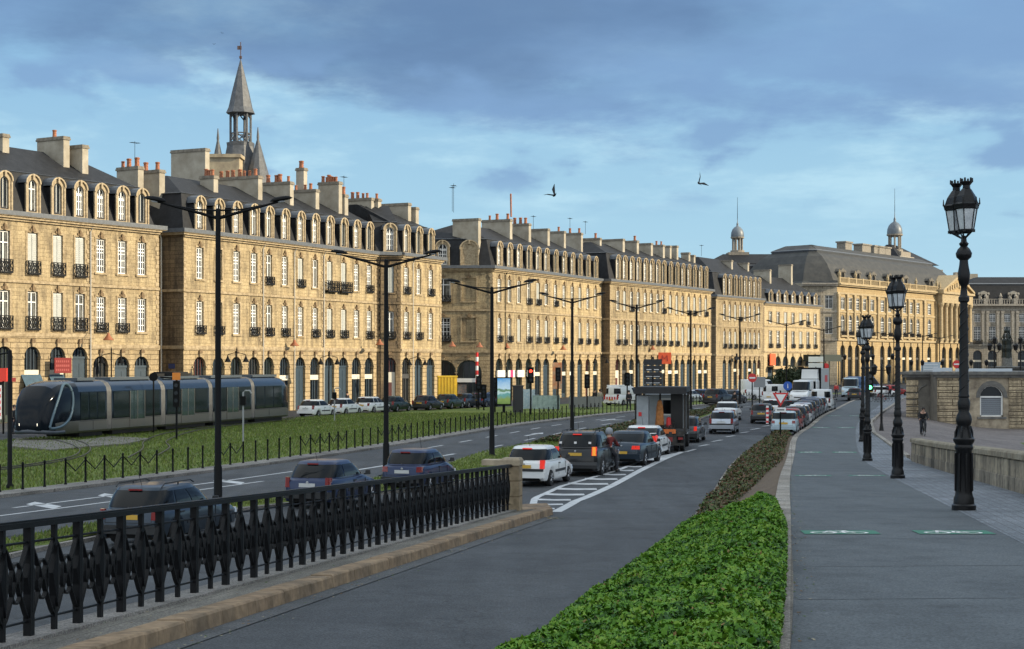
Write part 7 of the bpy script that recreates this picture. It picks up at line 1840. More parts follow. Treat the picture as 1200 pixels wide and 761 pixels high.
# nose
a = Lt - 3.2
S_ = [tsec(a), tsec(a + .9, .995, 1.0), tsec(a + 1.7, .97, .985), tsec(a + 2.3, .90, .94, .32), tsec(a + 2.75, .76, .86, .36), tsec(a + 3.05, .58, .74, .42), tsec(a + 3.2, .42, .55, .5)]
for S0 in S_[3:]:
    pass
nose = loft(S_, 'nose', lambda i: 1 if i in (0, 1, 12, 13) else (2 if 2 <= i <= 4 or 9 <= i <= 11 else 0), [M_TRB, M_TRG, M_TGL], tram, 50)
mb = MB()   # wrap-round windscreen just proud of the nose
R = []
for S0 in S_[3:]:
    R.append(mb.ring([(ox + (x - ox)*1.01, y + .02, z + .01) for x, y, z in S0[1:14]]))
for p, q in zip(R, R[1:]): mb.bridge(p, q, closed=False)
mb.idx(R[-1]); mb.build('windscreen', M_TGL, tram, smooth=60)
WN = [(0, 1.0), (.9, 1.0), (1.7, .985), (2.3, .94), (2.75, .86), (3.05, .74), (3.2, .55)]
def nosept(s, dy, z, k=1.015):
    w_ = interp(WN, dy) * interp([(0, 1), (1.0, 1), (2.4, .985), (2.9, .92), (3.15, .80)], z); return Vector((ox + s*HWt*w_*k, a + dy, z))
for s in (-1, 1):
    P_ = [(2.75, .74), (2.62, 1.1), (2.40, 1.6), (2.12, 2.15), (1.80, 2.65), (1.45, 3.0), (1.10, 3.12), (.82, 3.02), (.66, 2.7), (.60, 2.25), (.66, 1.75), (.86, 1.3), (1.2, .98), (1.7, .76), (2.2, .66), (2.75, .64)]
    V_ = [nosept(s, *p) for p in P_]
    for _ in range(2):
        V_ = [q for u_, v_ in zip(V_, V_[1:] + V_[:1]) for q in (u_*.75 + v_*.25, u_*.25 + v_*.75)]
    mb = MB(); mb.tube(V_, .085, 8, closed=True); mb.build('window_arc', M_TRS, tram, smooth=60)
mb = MB(); R = [mb.ring([(ox + (x - ox)*1.03, y + .03, z) for x, y, z in S0[:3]][:3]) for S0 in S_[2:]]
mb = MB()
mb.tube([nosept(-1, 1.5, .42, .97), nosept(-1, 2.3, .42, .98), nosept(-1, 2.75, .45, .98), nosept(-1, 3.05, .48, .95), (ox, a + 3.22, .5), nosept(1, 3.05, .48, .95), nosept(1, 2.75, .45, .98), nosept(1, 2.3, .42, .98), nosept(1, 1.5, .42, .97)], .12, 8); mb.build('bumper', mat('tram_bumper', (.05, .06, .075), .4), tram, smooth=60)
for s in (-1, 1): mb = MB(); mb.cbox((ox + s*.62, a + 3.12, .88), (.22, .12, .14), -s*.5); mb.build('head_light', mat('tram_headlight', (.8, .8, .7), .2, emit=(1, .9, .7, 4.0)), tram)
mb = MB(); mb.box(ox - .5, ox + .5, a + 2.18, a + 2.3, 2.62, 2.82); mb.build('destination_display', mat('display_green', (.02, .07, .03), .3, emit=(.08, .3, .12, .25)), tram)
mb = MB(); mb.box(ox - .08, ox + .08, Lt*.42, Lt*.58, HT + .12, HT + .3); mb.box(ox - .7, ox + .7, Lt*.47, Lt*.53, HT + .12, HT + .4); mb.build('roof_pod', M_UNDER, tram)
# ------------------------------------------------------------------ people
def skin_obj(name, verts, edges, radii, m, parent, root=0, sub=2):
    me = bpy.data.meshes.new(name); me.from_pydata(verts, edges, []); me.materials.append(m)
    o = link(name, me, parent)
    sk = o.modifiers.new('skin', 'SKIN'); sk.use_smooth_shade = True
    lay = me.skin_vertices[0].data if me.skin_vertices else None
    if lay is None:
        bpy.context.view_layer.objects.active = o
        bm = bmesh.new(); bm.from_mesh(me); bm.verts.layers.skin.verify(); bm.to_mesh(me); bm.free(); lay = me.skin_vertices[0].data
    for i, r in enumerate(radii): lay[i].radius = r if isinstance(r, tuple) else (r, r)
    for i in range(len(radii)): lay[i].use_root = (i == root)
    s = o.modifiers.new('sub', 'SUBSURF'); s.levels = sub; s.render_levels = sub
    return o
M_SKIN = mat('skin', (.50, .30, .22), .6); M_CL_BLK = mat('black_cloth', (.014, .014, .016), .85, noise=.3, nscale=12, bump=.4); M_CL_DK = mat('dark_trousers', (.022, .024, .032), .85, noise=.3, nscale=12); M_SHOE = mat('dark_shoe', (.02, .018, .016), .6); M_HAIR = mat('dark_hair', (.02, .015, .012), .7, noise=.3, nscale=30)
def person(label, x, y, z, rz, J, top=M_CL_BLK, leg=M_CL_DK, head='hair', group=None, s=1.0, helmet=None):
    """J: joint dictionary in the person's own frame, +y is the way they face"""
    g = thing('person', label, 'person', (x, y, z), rz, group); g.scale = (s, s, s)
    names = ['pelvis', 'waist', 'chest', 'neck', 'headb', 'headt', 'lsh', 'lel', 'lwr', 'rsh', 'rel', 'rwr', 'lhip', 'lkn', 'lan', 'ltoe', 'rhip', 'rkn', 'ran', 'rtoe']
    V = [J[n] for n in names]; ix = {n: i for i, n in enumerate(names)}
    E = [('pelvis', 'waist'), ('waist', 'chest'), ('chest', 'neck'), ('neck', 'headb'), ('headb', 'headt'), ('chest', 'lsh'), ('lsh', 'lel'), ('lel', 'lwr'), ('chest', 'rsh'), ('rsh', 'rel'), ('rel', 'rwr'), ('pelvis', 'lhip'), ('lhip', 'lkn'), ('lkn', 'lan'), ('lan', 'ltoe'), ('pelvis', 'rhip'), ('rhip', 'rkn'), ('rkn', 'ran'), ('ran', 'rtoe')]
    R = dict(pelvis=(.16, .12), waist=(.14, .105), chest=(.18, .12), neck=.06, headb=.085, headt=.085, lsh=.075, lel=.05, lwr=.035, rsh=.075, rel=.05, rwr=.035, lhip=.10, lkn=.065, lan=.045, ltoe=.04, rhip=.10, rkn=.065, ran=.045, rtoe=.04)
    skin_obj('body', V, [(ix[a], ix[b]) for a, b in E], [R[n] for n in names], M_SKIN, g)
    def grow(nm, keys, edges, m, add=.018, sub=2):
        kv = [J[k] for k in keys]; ki = {k: i for i, k in enumerate(keys)}
        rr_ = [tuple(q + add for q in R[k]) if isinstance(R[k], tuple) else R[k] + add for k in keys]
        return skin_obj(nm, kv, [(ki[a], ki[b]) for a, b in edges], rr_, m, g, sub=sub)
    grow('jacket', ['pelvis', 'waist', 'chest', 'lsh', 'lel', 'lwr', 'rsh', 'rel', 'rwr'], [('pelvis', 'waist'), ('waist', 'chest'), ('chest', 'lsh'), ('lsh', 'lel'), ('lel', 'lwr'), ('chest', 'rsh'), ('rsh', 'rel'), ('rel', 'rwr')], top, .025)
    grow('trousers', ['pelvis', 'lhip', 'lkn', 'lan', 'rhip', 'rkn', 'ran'], [('pelvis', 'lhip'), ('lhip', 'lkn'), ('lkn', 'lan'), ('pelvis', 'rhip'), ('rhip', 'rkn'), ('rkn', 'ran')], leg, .018)
    for a, t_ in (('lan', 'ltoe'), ('ran', 'rtoe')):
        p, q = Vector(J[a]), Vector(J[t_]); mb = MB(); c = (p + q)/2; d = q - p; mb.cbox((c.x, c.y, c.z - .0), (.10, d.length + .14, .10), math.atan2(d.y, d.x) - PI/2, .8); mb.build('shoe', M_SHOE, g)
    # head: face, ears, hair or helmet
    hb, ht = Vector(J['headb']), Vector(J['headt']); c = (hb + ht)/2; c.z += .0
    mb = MB(); mb.cbox((c.x, c.y + .095, c.z - .0), (.03, .04, .05), 0, .5)
    for s_ in (-1, 1): mb.cbox((c.x + s_*.09, c.y, c.z - .01), (.025, .045, .06))
    mb.build('face', M_SKIN, g)
    mb = MB()
    for s_ in (-1, 1): mb.cbox((c.x + s_*.035, c.y + .088, c.z + .02), (.025, .015, .012))
    mb.cbox((c.x, c.y + .085, c.z - .055), (.05, .015, .01)); mb.build('eyes_and_mouth', mat('face_dark', (.08, .03, .025), .6), g)
    if helmet:
        mb = MB(); mb.lathe([(.135, -.06), (.15, 0), (.15, .08), (.125, .15), (.07, .19), (.01, .205)], 14, (c.x, c.y - .005, c.z)); mb.build('helmet', helmet, g, smooth=60)
        mb = MB(); mb.cbox((c.x, c.y + .125, c.z + .02), (.2, .05, .09)); mb.build('visor', M_CGL, g)
    else:
        mb = MB(); mb.lathe([(.10, -.03), (.112, .03), (.105, .09), (.07, .135), (.01, .15)], 12, (c.x, c.y - .02, c.z)); mb.build('hair', M_HAIR, g, smooth=60)
    # hands: palm with five fingers
    for sd, w_, e_ in ((-1, 'lwr', 'lel'), (1, 'rwr', 'rel')):
        p = Vector(J[w_]); d = (p - Vector(J[e_])).normalized(); a = d.cross(Vector((0, 0, 1))); a = a.normalized() if a.length > .1 else Vector((0, 1, 0)); n = a.cross(d)
        mb = MB(); pc = p + d*.05; mb.tube([p, pc + d*.03], [.03, .035], 6)
        for k in range(4):
            o_ = a*((k - 1.5)*.018); L_f = (.06, .07, .066, .05)[k]; mb.tube([pc + o_ + d*.02, pc + o_ + d*(.02 + L_f*.55) - n*.008, pc + o_ + d*(.02 + L_f*.8) - n*.03], [.009, .008, .006], 5)
        mb.tube([p + d*.02 + a*.03*sd, p + d*.05 + a*.055*sd, p + d*.075 + a*.05*sd], [.011, .009, .007], 5); mb.build('hand', M_SKIN if helmet is None else M_CL_BLK, g, smooth=60)
    return g
STAND = dict(pelvis=(0, 0, .95), waist=(0, 0, 1.10), chest=(0, 0, 1.33), neck=(0, 0, 1.48), headb=(0, .02, 1.60), headt=(0, .02, 1.68), lsh=(-.19, 0, 1.40), lel=(-.24, -.03, 1.12), lwr=(-.24, .06, .88), rsh=(.19, 0, 1.40), rel=(.24, -.03, 1.12), rwr=(.24, .06, .88),
             lhip=(-.10, 0, .90), lkn=(-.11, .12, .50), lan=(-.11, .12, .09), ltoe=(-.12, .26, .05), rhip=(.10, 0, .90), rkn=(.11, .0, .49), ran=(.11, -.18, .11), rtoe=(.12, -.05, .05))
RIDE = dict(pelvis=(0, 0, .98), waist=(0, .08, 1.13), chest=(0, .20, 1.33), neck=(0, .28, 1.47), headb=(0, .32, 1.58), headt=(0, .33, 1.66), lsh=(-.19, .20, 1.38), lel=(-.27, .33, 1.14), lwr=(-.26, .56, 1.04), rsh=(.19, .20, 1.38), rel=(.27, .33, 1.14), rwr=(.26, .56, 1.04),
            lhip=(-.10, .02, .93), lkn=(-.12, .38, .70), lan=(-.12, .22, .32), ltoe=(-.12, .36, .27), rhip=(.10, .02, .93), rkn=(.12, .30, .58), ran=(.12, .16, .16), rtoe=(.12, .30, .12))
def bicycle(x, y, z, rz, label, group=None, col='black'):
    g = thing('bicycle', label, 'bicycle', (x, y, z), rz, group); m = mat('frame_' + col, {'black': (.02, .02, .02), 'red': (.35, .03, .02)}[col], .4)
    for yy in (-.52, .54):
        mb = MB(); mb.tube([(0, yy + .33*math.cos(2*PI*k/20), .34 + .33*math.sin(2*PI*k/20)) for k in range(20)], .018, 5, closed=True); w = mb.build('wheel', M_TYRE, g)
        mb = MB()
        for k in range(10): a = 2*PI*k/10; mb.tube([(0, yy, .34), (0, yy + .32*math.cos(a), .34 + .32*math.sin(a))], .004, 3)
        mb.build('spokes', M_RIM, w)
    mb = MB()
    for p in ([(0, -.52, .34), (0, -.06, .30)], [(0, -.06, .30), (0, -.18, .86)], [(0, -.16, .76), (0, .40, .82)], [(0, -.06, .30), (0, .42, .76)], [(0, -.52, .34), (0, -.16, .74)], [(0, .54, .34), (0, .40, .80), (0, .38, .98)]): mb.tube(p, .02, 5)
    mb.build('frame', m, g)
    mb = MB(); mb.tube([(-.28, .52, 1.0), (-.2, .42, 1.03), (.2, .42, 1.03), (.28, .52, 1.0)], .014, 5); mb.build('handlebar', M_STEEL, g)
    mb = MB(); mb.cbox((0, -.2, .89), (.14, .26, .06), 0, .7); mb.build('saddle', M_CL_BLK, g)
    mb = MB(); mb.tube([(-.12, -.0, .34), (-.12, -.02, .28), (.12, -.1, .28), (.12, -.1, .20)], .012, 4); mb.build('pedals', M_STEEL, g); return g
zc_ = -.62
xc, yc = px_at(1082, 99), 99.0; zc_ = plaza(xc, yc)
bicycle(xc, yc, zc_, PI - .1, 'black bicycle ridden towards the camera across the quay')
person('cyclist in black jacket riding towards the camera across the quay', xc, yc - (-.2), zc_, PI - .1, RIDE, group=None)
# scooter and rider between the cars
xs_, ys_ = px_at(714, 64.9), 64.9
g = thing('scooter', 'dark motor scooter between the black off-road car and the grey saloon', 'scooter', (xs_, ys_, 0), math.radians(-16))
for yy in (-.62, .62): mb = MB(); mb.T = Matrix.Translation((0, yy, .26)) @ Matrix.Rotation(PI/2, 4, 'Y'); mb.lathe([(.13, -.06), (.23, -.06), (.26, -.03), (.26, .03), (.23, .06), (.13, .06)], 18); mb.build('wheel', M_TYRE, g, smooth=40)
mb = MB(); mb.cbox((0, -.42, .62), (.34, .75, .36), 0, .7); mb.cbox((0, .1, .34), (.36, .5, .12)); mb.cbox((0, .48, .68), (.38, .14, .75), 0, .6); mb.tube([(0, .62, .26), (0, .5, .95), (0, .44, 1.05)], .04, 6); mb.build('bodywork', PAINT['black'], g, smooth=40)
mb = MB(); mb.cbox((0, -.30, .84), (.28, .62, .10), 0, .8); mb.build('seat', M_CL_BLK, g)
mb = MB(); mb.tube([(-.36, .38, 1.04), (0, .46, 1.06), (.36, .38, 1.04)], .02, 5); mb.build('handlebar', M_STEEL, g)
mb = MB(); mb.cbox((0, -.82, .72), (.16, .05, .08)); mb.build('tail_light', M_BRK, g); mb = MB(); mb.cbox((0, -.84, .5), (.18, .02, .14)); mb.build('number_plate', M_PLY, g)
for s in (-1, 1): mb = MB(); mb.tube([(s*.3, .4, 1.05), (s*.38, .42, 1.25)], .01, 4); mb.cbox((s*.4, .42, 1.28), (.12, .03, .09)); mb.build('mirror', M_TRIMB, g)
SC = dict(RIDE); SC.update(pelvis=(0, -.28, .94), waist=(0, -.22, 1.10), chest=(0, -.12, 1.31), neck=(0, -.05, 1.45), headb=(0, -.02, 1.56), headt=(0, -.01, 1.64), lsh=(-.19, -.1, 1.36), lel=(-.30, .06, 1.12), lwr=(-.32, .32, 1.07), rsh=(.19, -.1, 1.36), rel=(.30, .06, 1.12), rwr=(.32, .32, 1.07),
        lhip=(-.12, -.26, .90), lkn=(-.24, .12, .66), lan=(-.30, .06, .10), ltoe=(-.32, .20, .05), rhip=(.12, -.26, .90), rkn=(.24, .12, .66), ran=(.30, .06, .10), rtoe=(.32, .20, .05))
person('scooter rider in black and red jacket with helmet, feet on the road between the cars', xs_, ys_, 0, math.radians(-16), SC, top=mat('black_red_jacket', (.30, .02, .015), .8, nscale=3.2, col2=(.012, .012, .013)), helmet=paint('helmet_grey', (.25, .27, .3)))
for px, Y_, lb, tp, rz in ((407, 146, 'pedestrian in dark coat by the shop door behind the white cars', M_CL_BLK, 1.2), (17, 97, 'person in dark clothes waiting at the tram stop on the left', M_CL_BLK, 2.0), (25, 101, 'second waiting person at the tram stop, behind the first', M_CL_DK, 1.0),
                       (703, 158, 'pedestrian in pale coat left of the white service van', mat('pale_coat', (.35, .3, .22), .8), .5), (697, 160, 'pedestrian in black near the crowd barrier', M_CL_BLK, 2.4), (737, 152, 'pedestrian in dark jacket left of the truck canopy', M_CL_BLK, .3),
                       (750, 165, 'pedestrian walking behind the recovery truck', M_CL_DK, 1.9), (861, 150, 'pedestrian in black crossing the lawn street', M_CL_BLK, -1.0), (980, 205, 'pedestrian in red top by the box lorry', mat('red_top', (.5, .05, .05), .8), 3.0), (1043, 205, 'pedestrian in red among the far cars', mat('red_top', (.5, .05, .05), .8), 1.0)):
    person(lb, px_at(px, Y_), Y_, 0.02 if px > 30 else .1, rz, STAND, top=tp, group='pedestrians on the quay')
# parked bicycles near the bend
for i, px in enumerate((1025, 1031, 1038, 1044)):
    bicycle(px_at(px, 178), 178 + i, 0.01, 1.2 + .1*i, ['leftmost bicycle in the rack beyond the bend', 'second bicycle in the rack beyond the bend', 'red bicycle in the rack beyond the bend', 'rightmost bicycle in the rack beyond the bend'][i], 'bicycles parked beyond the bend', 'red' if i == 2 else 'black')

# ------------------------------------------------------------------ birds
M_BIRD = mat('bird_black', (.01, .01, .012), .7)
def bird(px, py, Y, span, bank, label, ph=0.4):
    x = (px - 600)*Y/F; z = EYE + (HZ - py)*Y/F
    mb = MB(); mb.T = Matrix.Rotation(bank, 4, 'Y') @ Matrix.Rotation(.5, 4, 'Z')
    mb.lathe([(.01, -.28), (.05, -.2), (.09, -.02), (.07, .12), (.05, .2), (.005, .27)], 8) if False else mb.tube([(0, -.32*span, 0), (0, -.15*span, 0), (0, .05*span, 0), (0, .2*span, .02), (0, .3*span, .01)], [.02*span, .06*span, .09*span, .06*span, .01*span], 7)
    for s in (-1, 1):
        for dz in (.0, -.012):
            mb.face([(0, .12*span, dz), (s*.35*span, .2*span, ph*.55*span + dz), (s*.78*span, .02*span, ph*.75*span + dz), (s*.42*span, -.08*span, ph*.5*span + dz), (0, -.1*span, dz)])
    mb.face([(-.02, -.28*span, 0), (-.09*span, -.48*span, 0), (.09*span, -.48*span, 0), (.02, -.28*span, 0)])
    o = mb.build('bird', M_BIRD); o.location = (x, 0 + Y, z); tag(o, label, 'bird')
bird(650, 229, 70, .55, -.8, 'dark bird with raised wings gliding above the corner house', .9)
bird(819, 215, 80, .6, .9, 'dark bird banking in the sky above the long terrace', .8)
bird(260, 39, 150, .25, .3, 'tiny bird high in the sky left of the weather vane'); bird(251, 52, 150, .25, -.2, 'tiny bird lower left of the weather vane')

# ------------------------------------------------------------------ planting
LG = [mat('leaf_bright', (.105, .235, .020), .5, spec=.25), mat('leaf_mid', (.070, .180, .014), .5, spec=.25), mat('leaf_yellow', (.165, .285, .030), .5, spec=.25), mat('leaf_dark', (.028, .080, .010), .5, spec=.2)]
def hedge_pts(n, Y0, Y1, H0, right, lump=1.0):
    P = np.empty((n, 3)); u = RNG.random(n)
    Yv_ = Y0 + (Y1 - Y0) * u**1.35; w = RNG.random(n)
    for i in range(n):
        Y = Yv_[i]; a = hl(Y) - .10; c = right(Y) + .12; x = a + (c - a)*w[i]
        e = min(1.0, min(w[i], 1 - w[i]) * (c - a) / .32)
        lumps = .5 + .5*math.sin(x*2.9 + math.sin(Y*1.3)*2)*math.sin(Y*1.9 + x) 
        lumps2 = .5 + .5*math.sin(x*8.1 + Y*3.3)*math.sin(Y*7.3 - x*5)
        top = H0 * (.45 + .55*math.sqrt(e)) * (.62 + .24*lumps*lump + .22*lumps2*lump)
        P[i] = (x, Y, zH(x, Y) + top * (1 - .5*RNG.random()**2.2))
    return P
P = hedge_pts(200000, 9.0, 31.5, .40, hr)
near = P[:, 1]
sz = (.024 + .0008*(near - 9)) * RNG.uniform(.5, 1.5, len(P))
cn = np.sin(P[:, 0]*3.3 + P[:, 1]*1.7) * np.sin(P[:, 1]*4.1 - P[:, 0]*2.2) + .6*np.sin(P[:, 0]*11 + P[:, 1]*9) + RNG.normal(size=len(P))*.8
mi_ = np.where(cn > .9, 2, np.where(cn > -.1, 0, np.where(cn > -1.0, 1, 3))); mi_[RNG.random(len(P)) < .012] = 4
me = leaves_mesh('ground_cover', P, sz, LG + [mat('leaf_dead', (.20, .13, .04), .8)], tilt=.85, aspect=.66, up=.4, mi=mi_)
link('ground_cover', me)['kind'] = 'stuff'
# dark sheet painting the shade between the leaves, also hides the soil
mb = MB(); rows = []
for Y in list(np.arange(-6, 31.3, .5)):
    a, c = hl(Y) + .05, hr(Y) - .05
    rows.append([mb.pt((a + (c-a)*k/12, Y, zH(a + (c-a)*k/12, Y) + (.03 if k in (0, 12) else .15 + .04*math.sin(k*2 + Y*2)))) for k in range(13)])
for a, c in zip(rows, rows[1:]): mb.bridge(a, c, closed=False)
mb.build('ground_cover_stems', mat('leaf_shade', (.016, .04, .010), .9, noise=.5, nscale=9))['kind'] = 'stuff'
# dry leaves and litter blown against the kerbs
n = 900; P = np.empty((n, 3)); rl_ = random.Random(12)
for i in range(n):
    Y = 12 + 50*rl_.random()**1.4; q = rl_.random()
    if q < .35: x = hl(Y) - .08 - abs(rl_.gauss(0, .18)); z = zR(Y) + .012
    elif q < .65: x = kl(min(Y, 42)) + .04 + abs(rl_.gauss(0, .2)); Y = min(Y, 42) - rl_.random(); z = zR(Y) + .02
    elif q < .85: x = pl(Y) + abs(rl_.gauss(0, .12)) - .02; z = zP(Y) + .03
    else: x = rl(min(Y, 41)) + .2 + .5*rl_.random(); Y = min(Y, 41); z = zR(Y) + .19
    P[i] = (x, Y, z)
link('fallen_leaves', leaves_mesh('fallen_leaves', P, .022, [mat('litter_brown', (.16, .10, .05), .9), mat('litter_pale', (.28, .25, .18), .9), mat('litter_green', (.06, .10, .02), .9)], tilt=.25, up=2.0))['kind'] = 'stuff'
LR = [mat('shrub_olive', (.085, .095, .028), .6), mat('shrub_dark', (.035, .045, .018), .6), mat('shrub_rust', (.14, .075, .04), .7), mat('shrub_green', (.06, .11, .022), .6)]
def shrub(x, y, z, r, h, n, label, mats, group, name='shrub', leaf=.05, part=True):
    P = np.empty((n, 3)); k = 6
    C = [(rnd_.uniform(-.55, .55)*r, rnd_.uniform(-.55, .55)*r, rnd_.uniform(.35, .8)*h, rnd_.uniform(.35, .6)) for rnd_ in [random.Random(int(x*97 + y*31))] for _ in range(k)]
    for i in range(n):
        c = C[RNG.integers(0, k)]; v = RNG.normal(size=3); v /= np.linalg.norm(v); rr_ = RNG.random()**.4
        P[i] = (c[0] + v[0]*rr_*r*c[3], c[1] + v[1]*rr_*r*c[3], max(.02, c[2] + v[2]*rr_*h*.4*c[3]/.5))
    g = thing(name, label, name.replace('_', ' '), (x, y, z), 0, group)
    link('foliage', leaves_mesh('foliage', P, leaf, mats, tilt=1.0, up=.2), g)
    mb = MB(); rn = random.Random(int(x*13))
    for c in C: mb.tube([(0, 0, 0), (c[0]*.5, c[1]*.5, c[2]*.5), (c[0], c[1], c[2])], [.02, .014, .006], 4)
    mb.build('stems', mat('bark', (.07, .05, .035), .9), g); return g
rnd2 = random.Random(4)
# brownish shrubs filling the narrow end of the hedge bed
n = 75000; P = np.empty((n, 3)); u = RNG.random(n)
for i in range(n):
    Y = 30 + 66*u[i]**1.2; a = hl(Y) + .15; c = max(pl(Y) - .55 - .9*max(0, min(1, (70 - Y)/30)), a + .6); w = RNG.random(); x = a + (c-a)*w
    cl = .5 + .5*math.sin(x*3.1 + Y*.9)*math.sin(Y*2.3 + x*1.1); cl2 = .5 + .5*math.sin(Y*6.1 + x*4)
    if RNG.random() > .25 + .75*cl: x = a + (c-a)*.5
    P[i] = (x + RNG.normal()*.05, Y + RNG.normal()*.1, zH(x, Y) + (.11 + .27*cl*(.6 + .4*cl2)) * (1 - .75*RNG.random()**1.5) * min(1, 4*min(w, 1-w) + .45))
me = leaves_mesh('low_shrubs', P, .055*RNG.uniform(.6, 1.3, n), [LR[0], LR[1], LR[2], LR[2], LR[0], LR[3]], tilt=1.0, up=.2)
link('low_shrubs', me)['kind'] = 'stuff'
# shrubs on the wide part of the median
k = 0
WH = ['left of the white hatchback', 'behind the black off-road car', 'behind the scooter rider', 'behind the dark grey saloon', 'behind the white sporty hatchback', 'left of the recovery truck', 'beside the truck canopy']
n = 42000; P = np.empty((n, 3)); u = RNG.random(n)
for i in range(n):
    Y = 86 + 64*u[i]**1.3; a = mdl(Y) + .45; c = mdr(Y) - .4; w = RNG.random(); x = a + (c-a)*w
    cl = .5 + .5*math.sin(x*2.1 + Y*.7)*math.sin(Y*1.3 + x*1.1)
    P[i] = (x, Y, .12 + (.14 + .38*cl) * (1 - .7*RNG.random()**1.5) * min(1, 3*min(w, 1-w) + .3))
link('median_shrubs', leaves_mesh('median_shrubs', P, .075*RNG.uniform(.6, 1.3, n), [LR[0], LR[1], LR[3], LR[2], LR[1]], tilt=1.0, up=.2))['kind'] = 'stuff'
# grass blades where lawns are near enough to read
def tufts(name, n, fy, fx, zf, size, mats):
    P = np.empty((n, 3))
    for i in range(n):
        Y = fy(RNG.random()); a, c = fx(Y); x = a + (c - a)*RNG.random(); P[i] = (x, Y, zf + .02)
    t_ = RNG.normal(size=(n, 3))*.35; t_[:, 2] = 1; t_ /= np.linalg.norm(t_, axis=1)[:, None]
    b_ = RNG.normal(size=(n, 3)); b_[:, 2] = 0; b_ /= np.linalg.norm(b_, axis=1)[:, None]
    s_ = (size*RNG.uniform(.5, 1.4, n))[:, None]
    V = np.empty((n, 3, 3)); V[:, 0] = P - b_*s_*.35; V[:, 1] = P + b_*s_*.35; V[:, 2] = P + t_*s_*1.6
    link(name, raw_mesh(name, V.reshape(-1, 3), np.arange(n*3).reshape(n, 3), mats, RNG.integers(0, len(mats), n)))['kind'] = 'stuff'
GR = [mat('blade_a', (.150, .200, .026), .8), mat('blade_b', (.085, .140, .018), .8), mat('blade_c', (.125, .14, .045), .8)]
tufts('grass', 90000, lambda u: 48 + 90*u**1.3, lambda Y: (max(lwn(Y) + .4, bar(Y) - 26), bar(Y) - .35), .07, .075, GR)
tufts('median_grass', 26000, lambda u: 25 + 80*u, lambda Y: (mdl(Y) + .2, mdr(Y) - .2), .12, .06, GR)
# trees/shrubs by the far street
def bushy(px, Y_, r, h, label):
    shrub(px_at(px, Y_), Y_, 0, r, h, 2600, label, [mat('far_leaf', (.022, .04, .014), .7), mat('far_leaf2', (.04, .055, .02), .7), mat('far_leaf3', (.03, .045, .018), .7)], 'dark shrubs by the far street', leaf=.17)
bushy(903, 205, 1.5, 2.8, 'dark round shrub left of the box lorry, beside the small white van'); bushy(921, 208, 1.8, 3.5, 'tallest dark shrub in front of the tan awnings'); bushy(939, 210, 1.7, 3.2, 'dark shrub just left of the marquee')

# ------------------------------------------------------------------ unseen cloud slab added over the river, shaped to shade the near quay
ALPHA = math.radians(-10); ELEV = math.radians(21)
sd = Vector((math.cos(ALPHA)*math.cos(ELEV), math.sin(ALPHA)*math.cos(ELEV), math.sin(ELEV)))
av = Vector((math.cos(ALPHA), math.sin(ALPHA))); uv_ = Vector((-math.sin(ALPHA), math.cos(ALPHA)))
HC = 160.0; shift = HC / math.tan(ELEV)
edge = [(-160, -62), (60, -52), (95, -44), (128, -43.5), (150, -37), (168, -32), (185, -28.5), (215, -20), (250, -7), (285, 3), (320, 6), (360, 20), (400, 45)]
rc = random.Random(2); mb = MB(); rows = []
for u in np.arange(-160, 401, 8.0):
    v0 = interp(edge, u) + shift; row_t = []; 
    W_ = 300; N_ = 14
    ring = []
    for k in range(N_ + 1):
        t_ = k/N_; v = v0 + W_*t_; th_ = (18*math.sin(PI*min(1, t_*5 + .0)/2)) if t_ < .2 else 18
        q = av*v + uv_*u; ring.append((q.x, q.y, HC + th_*(.4 + .6*abs(math.sin(u*.05 + k)))*(1 if k else 0) + .0))
    for k in range(N_, -1, -1):
        t_ = k/N_; v = v0 + W_*t_; q = av*v + uv_*u; ring.append((q.x, q.y, HC - (3 + 3*abs(math.sin(u*.07 + k*1.7)))*(1 if k else .3)))
    rows.append(mb.ring(ring))
for a, c in zip(rows, rows[1:]): mb.bridge(a, c)
mb.idx(rows[0]); mb.idx(rows[-1])
cl = mb.build('cloud', mat('cloud_grey', (.62, .66, .72), 1.0, nscale=.02, col2=(.45, .5, .57)), smooth=80); cl['kind'] = 'stuff'

# ------------------------------------------------------------------ sky, sun, camera
w = bpy.data.worlds.new('World'); S.world = w; w.use_nodes = True
nt = w.node_tree; N = nt.nodes; L = nt.links; bg = N['Background']
sky = N.new('ShaderNodeTexSky'); sky.sky_type = 'NISHITA'; sky.sun_disc = False; sky.sun_elevation = ELEV; sky.sun_rotation = PI/2 - ALPHA
sky.air_density = 1.0; sky.dust_density = 1.2; sky.ozone_density = 1.5
tc = N.new('ShaderNodeTexCoord')
sep = N.new('ShaderNodeSeparateXYZ'); L.new(tc.outputs['Generated'], sep.inputs[0])
def math_(op, a, b=None, c=None):
    m = N.new('ShaderNodeMath'); m.operation = op
    for i, q in enumerate((a, b, c)):
        if q is None: continue
        if isinstance(q, (int, float)): m.inputs[i].default_value = q
        else: L.new(q, m.inputs[i])
    return m.outputs[0]
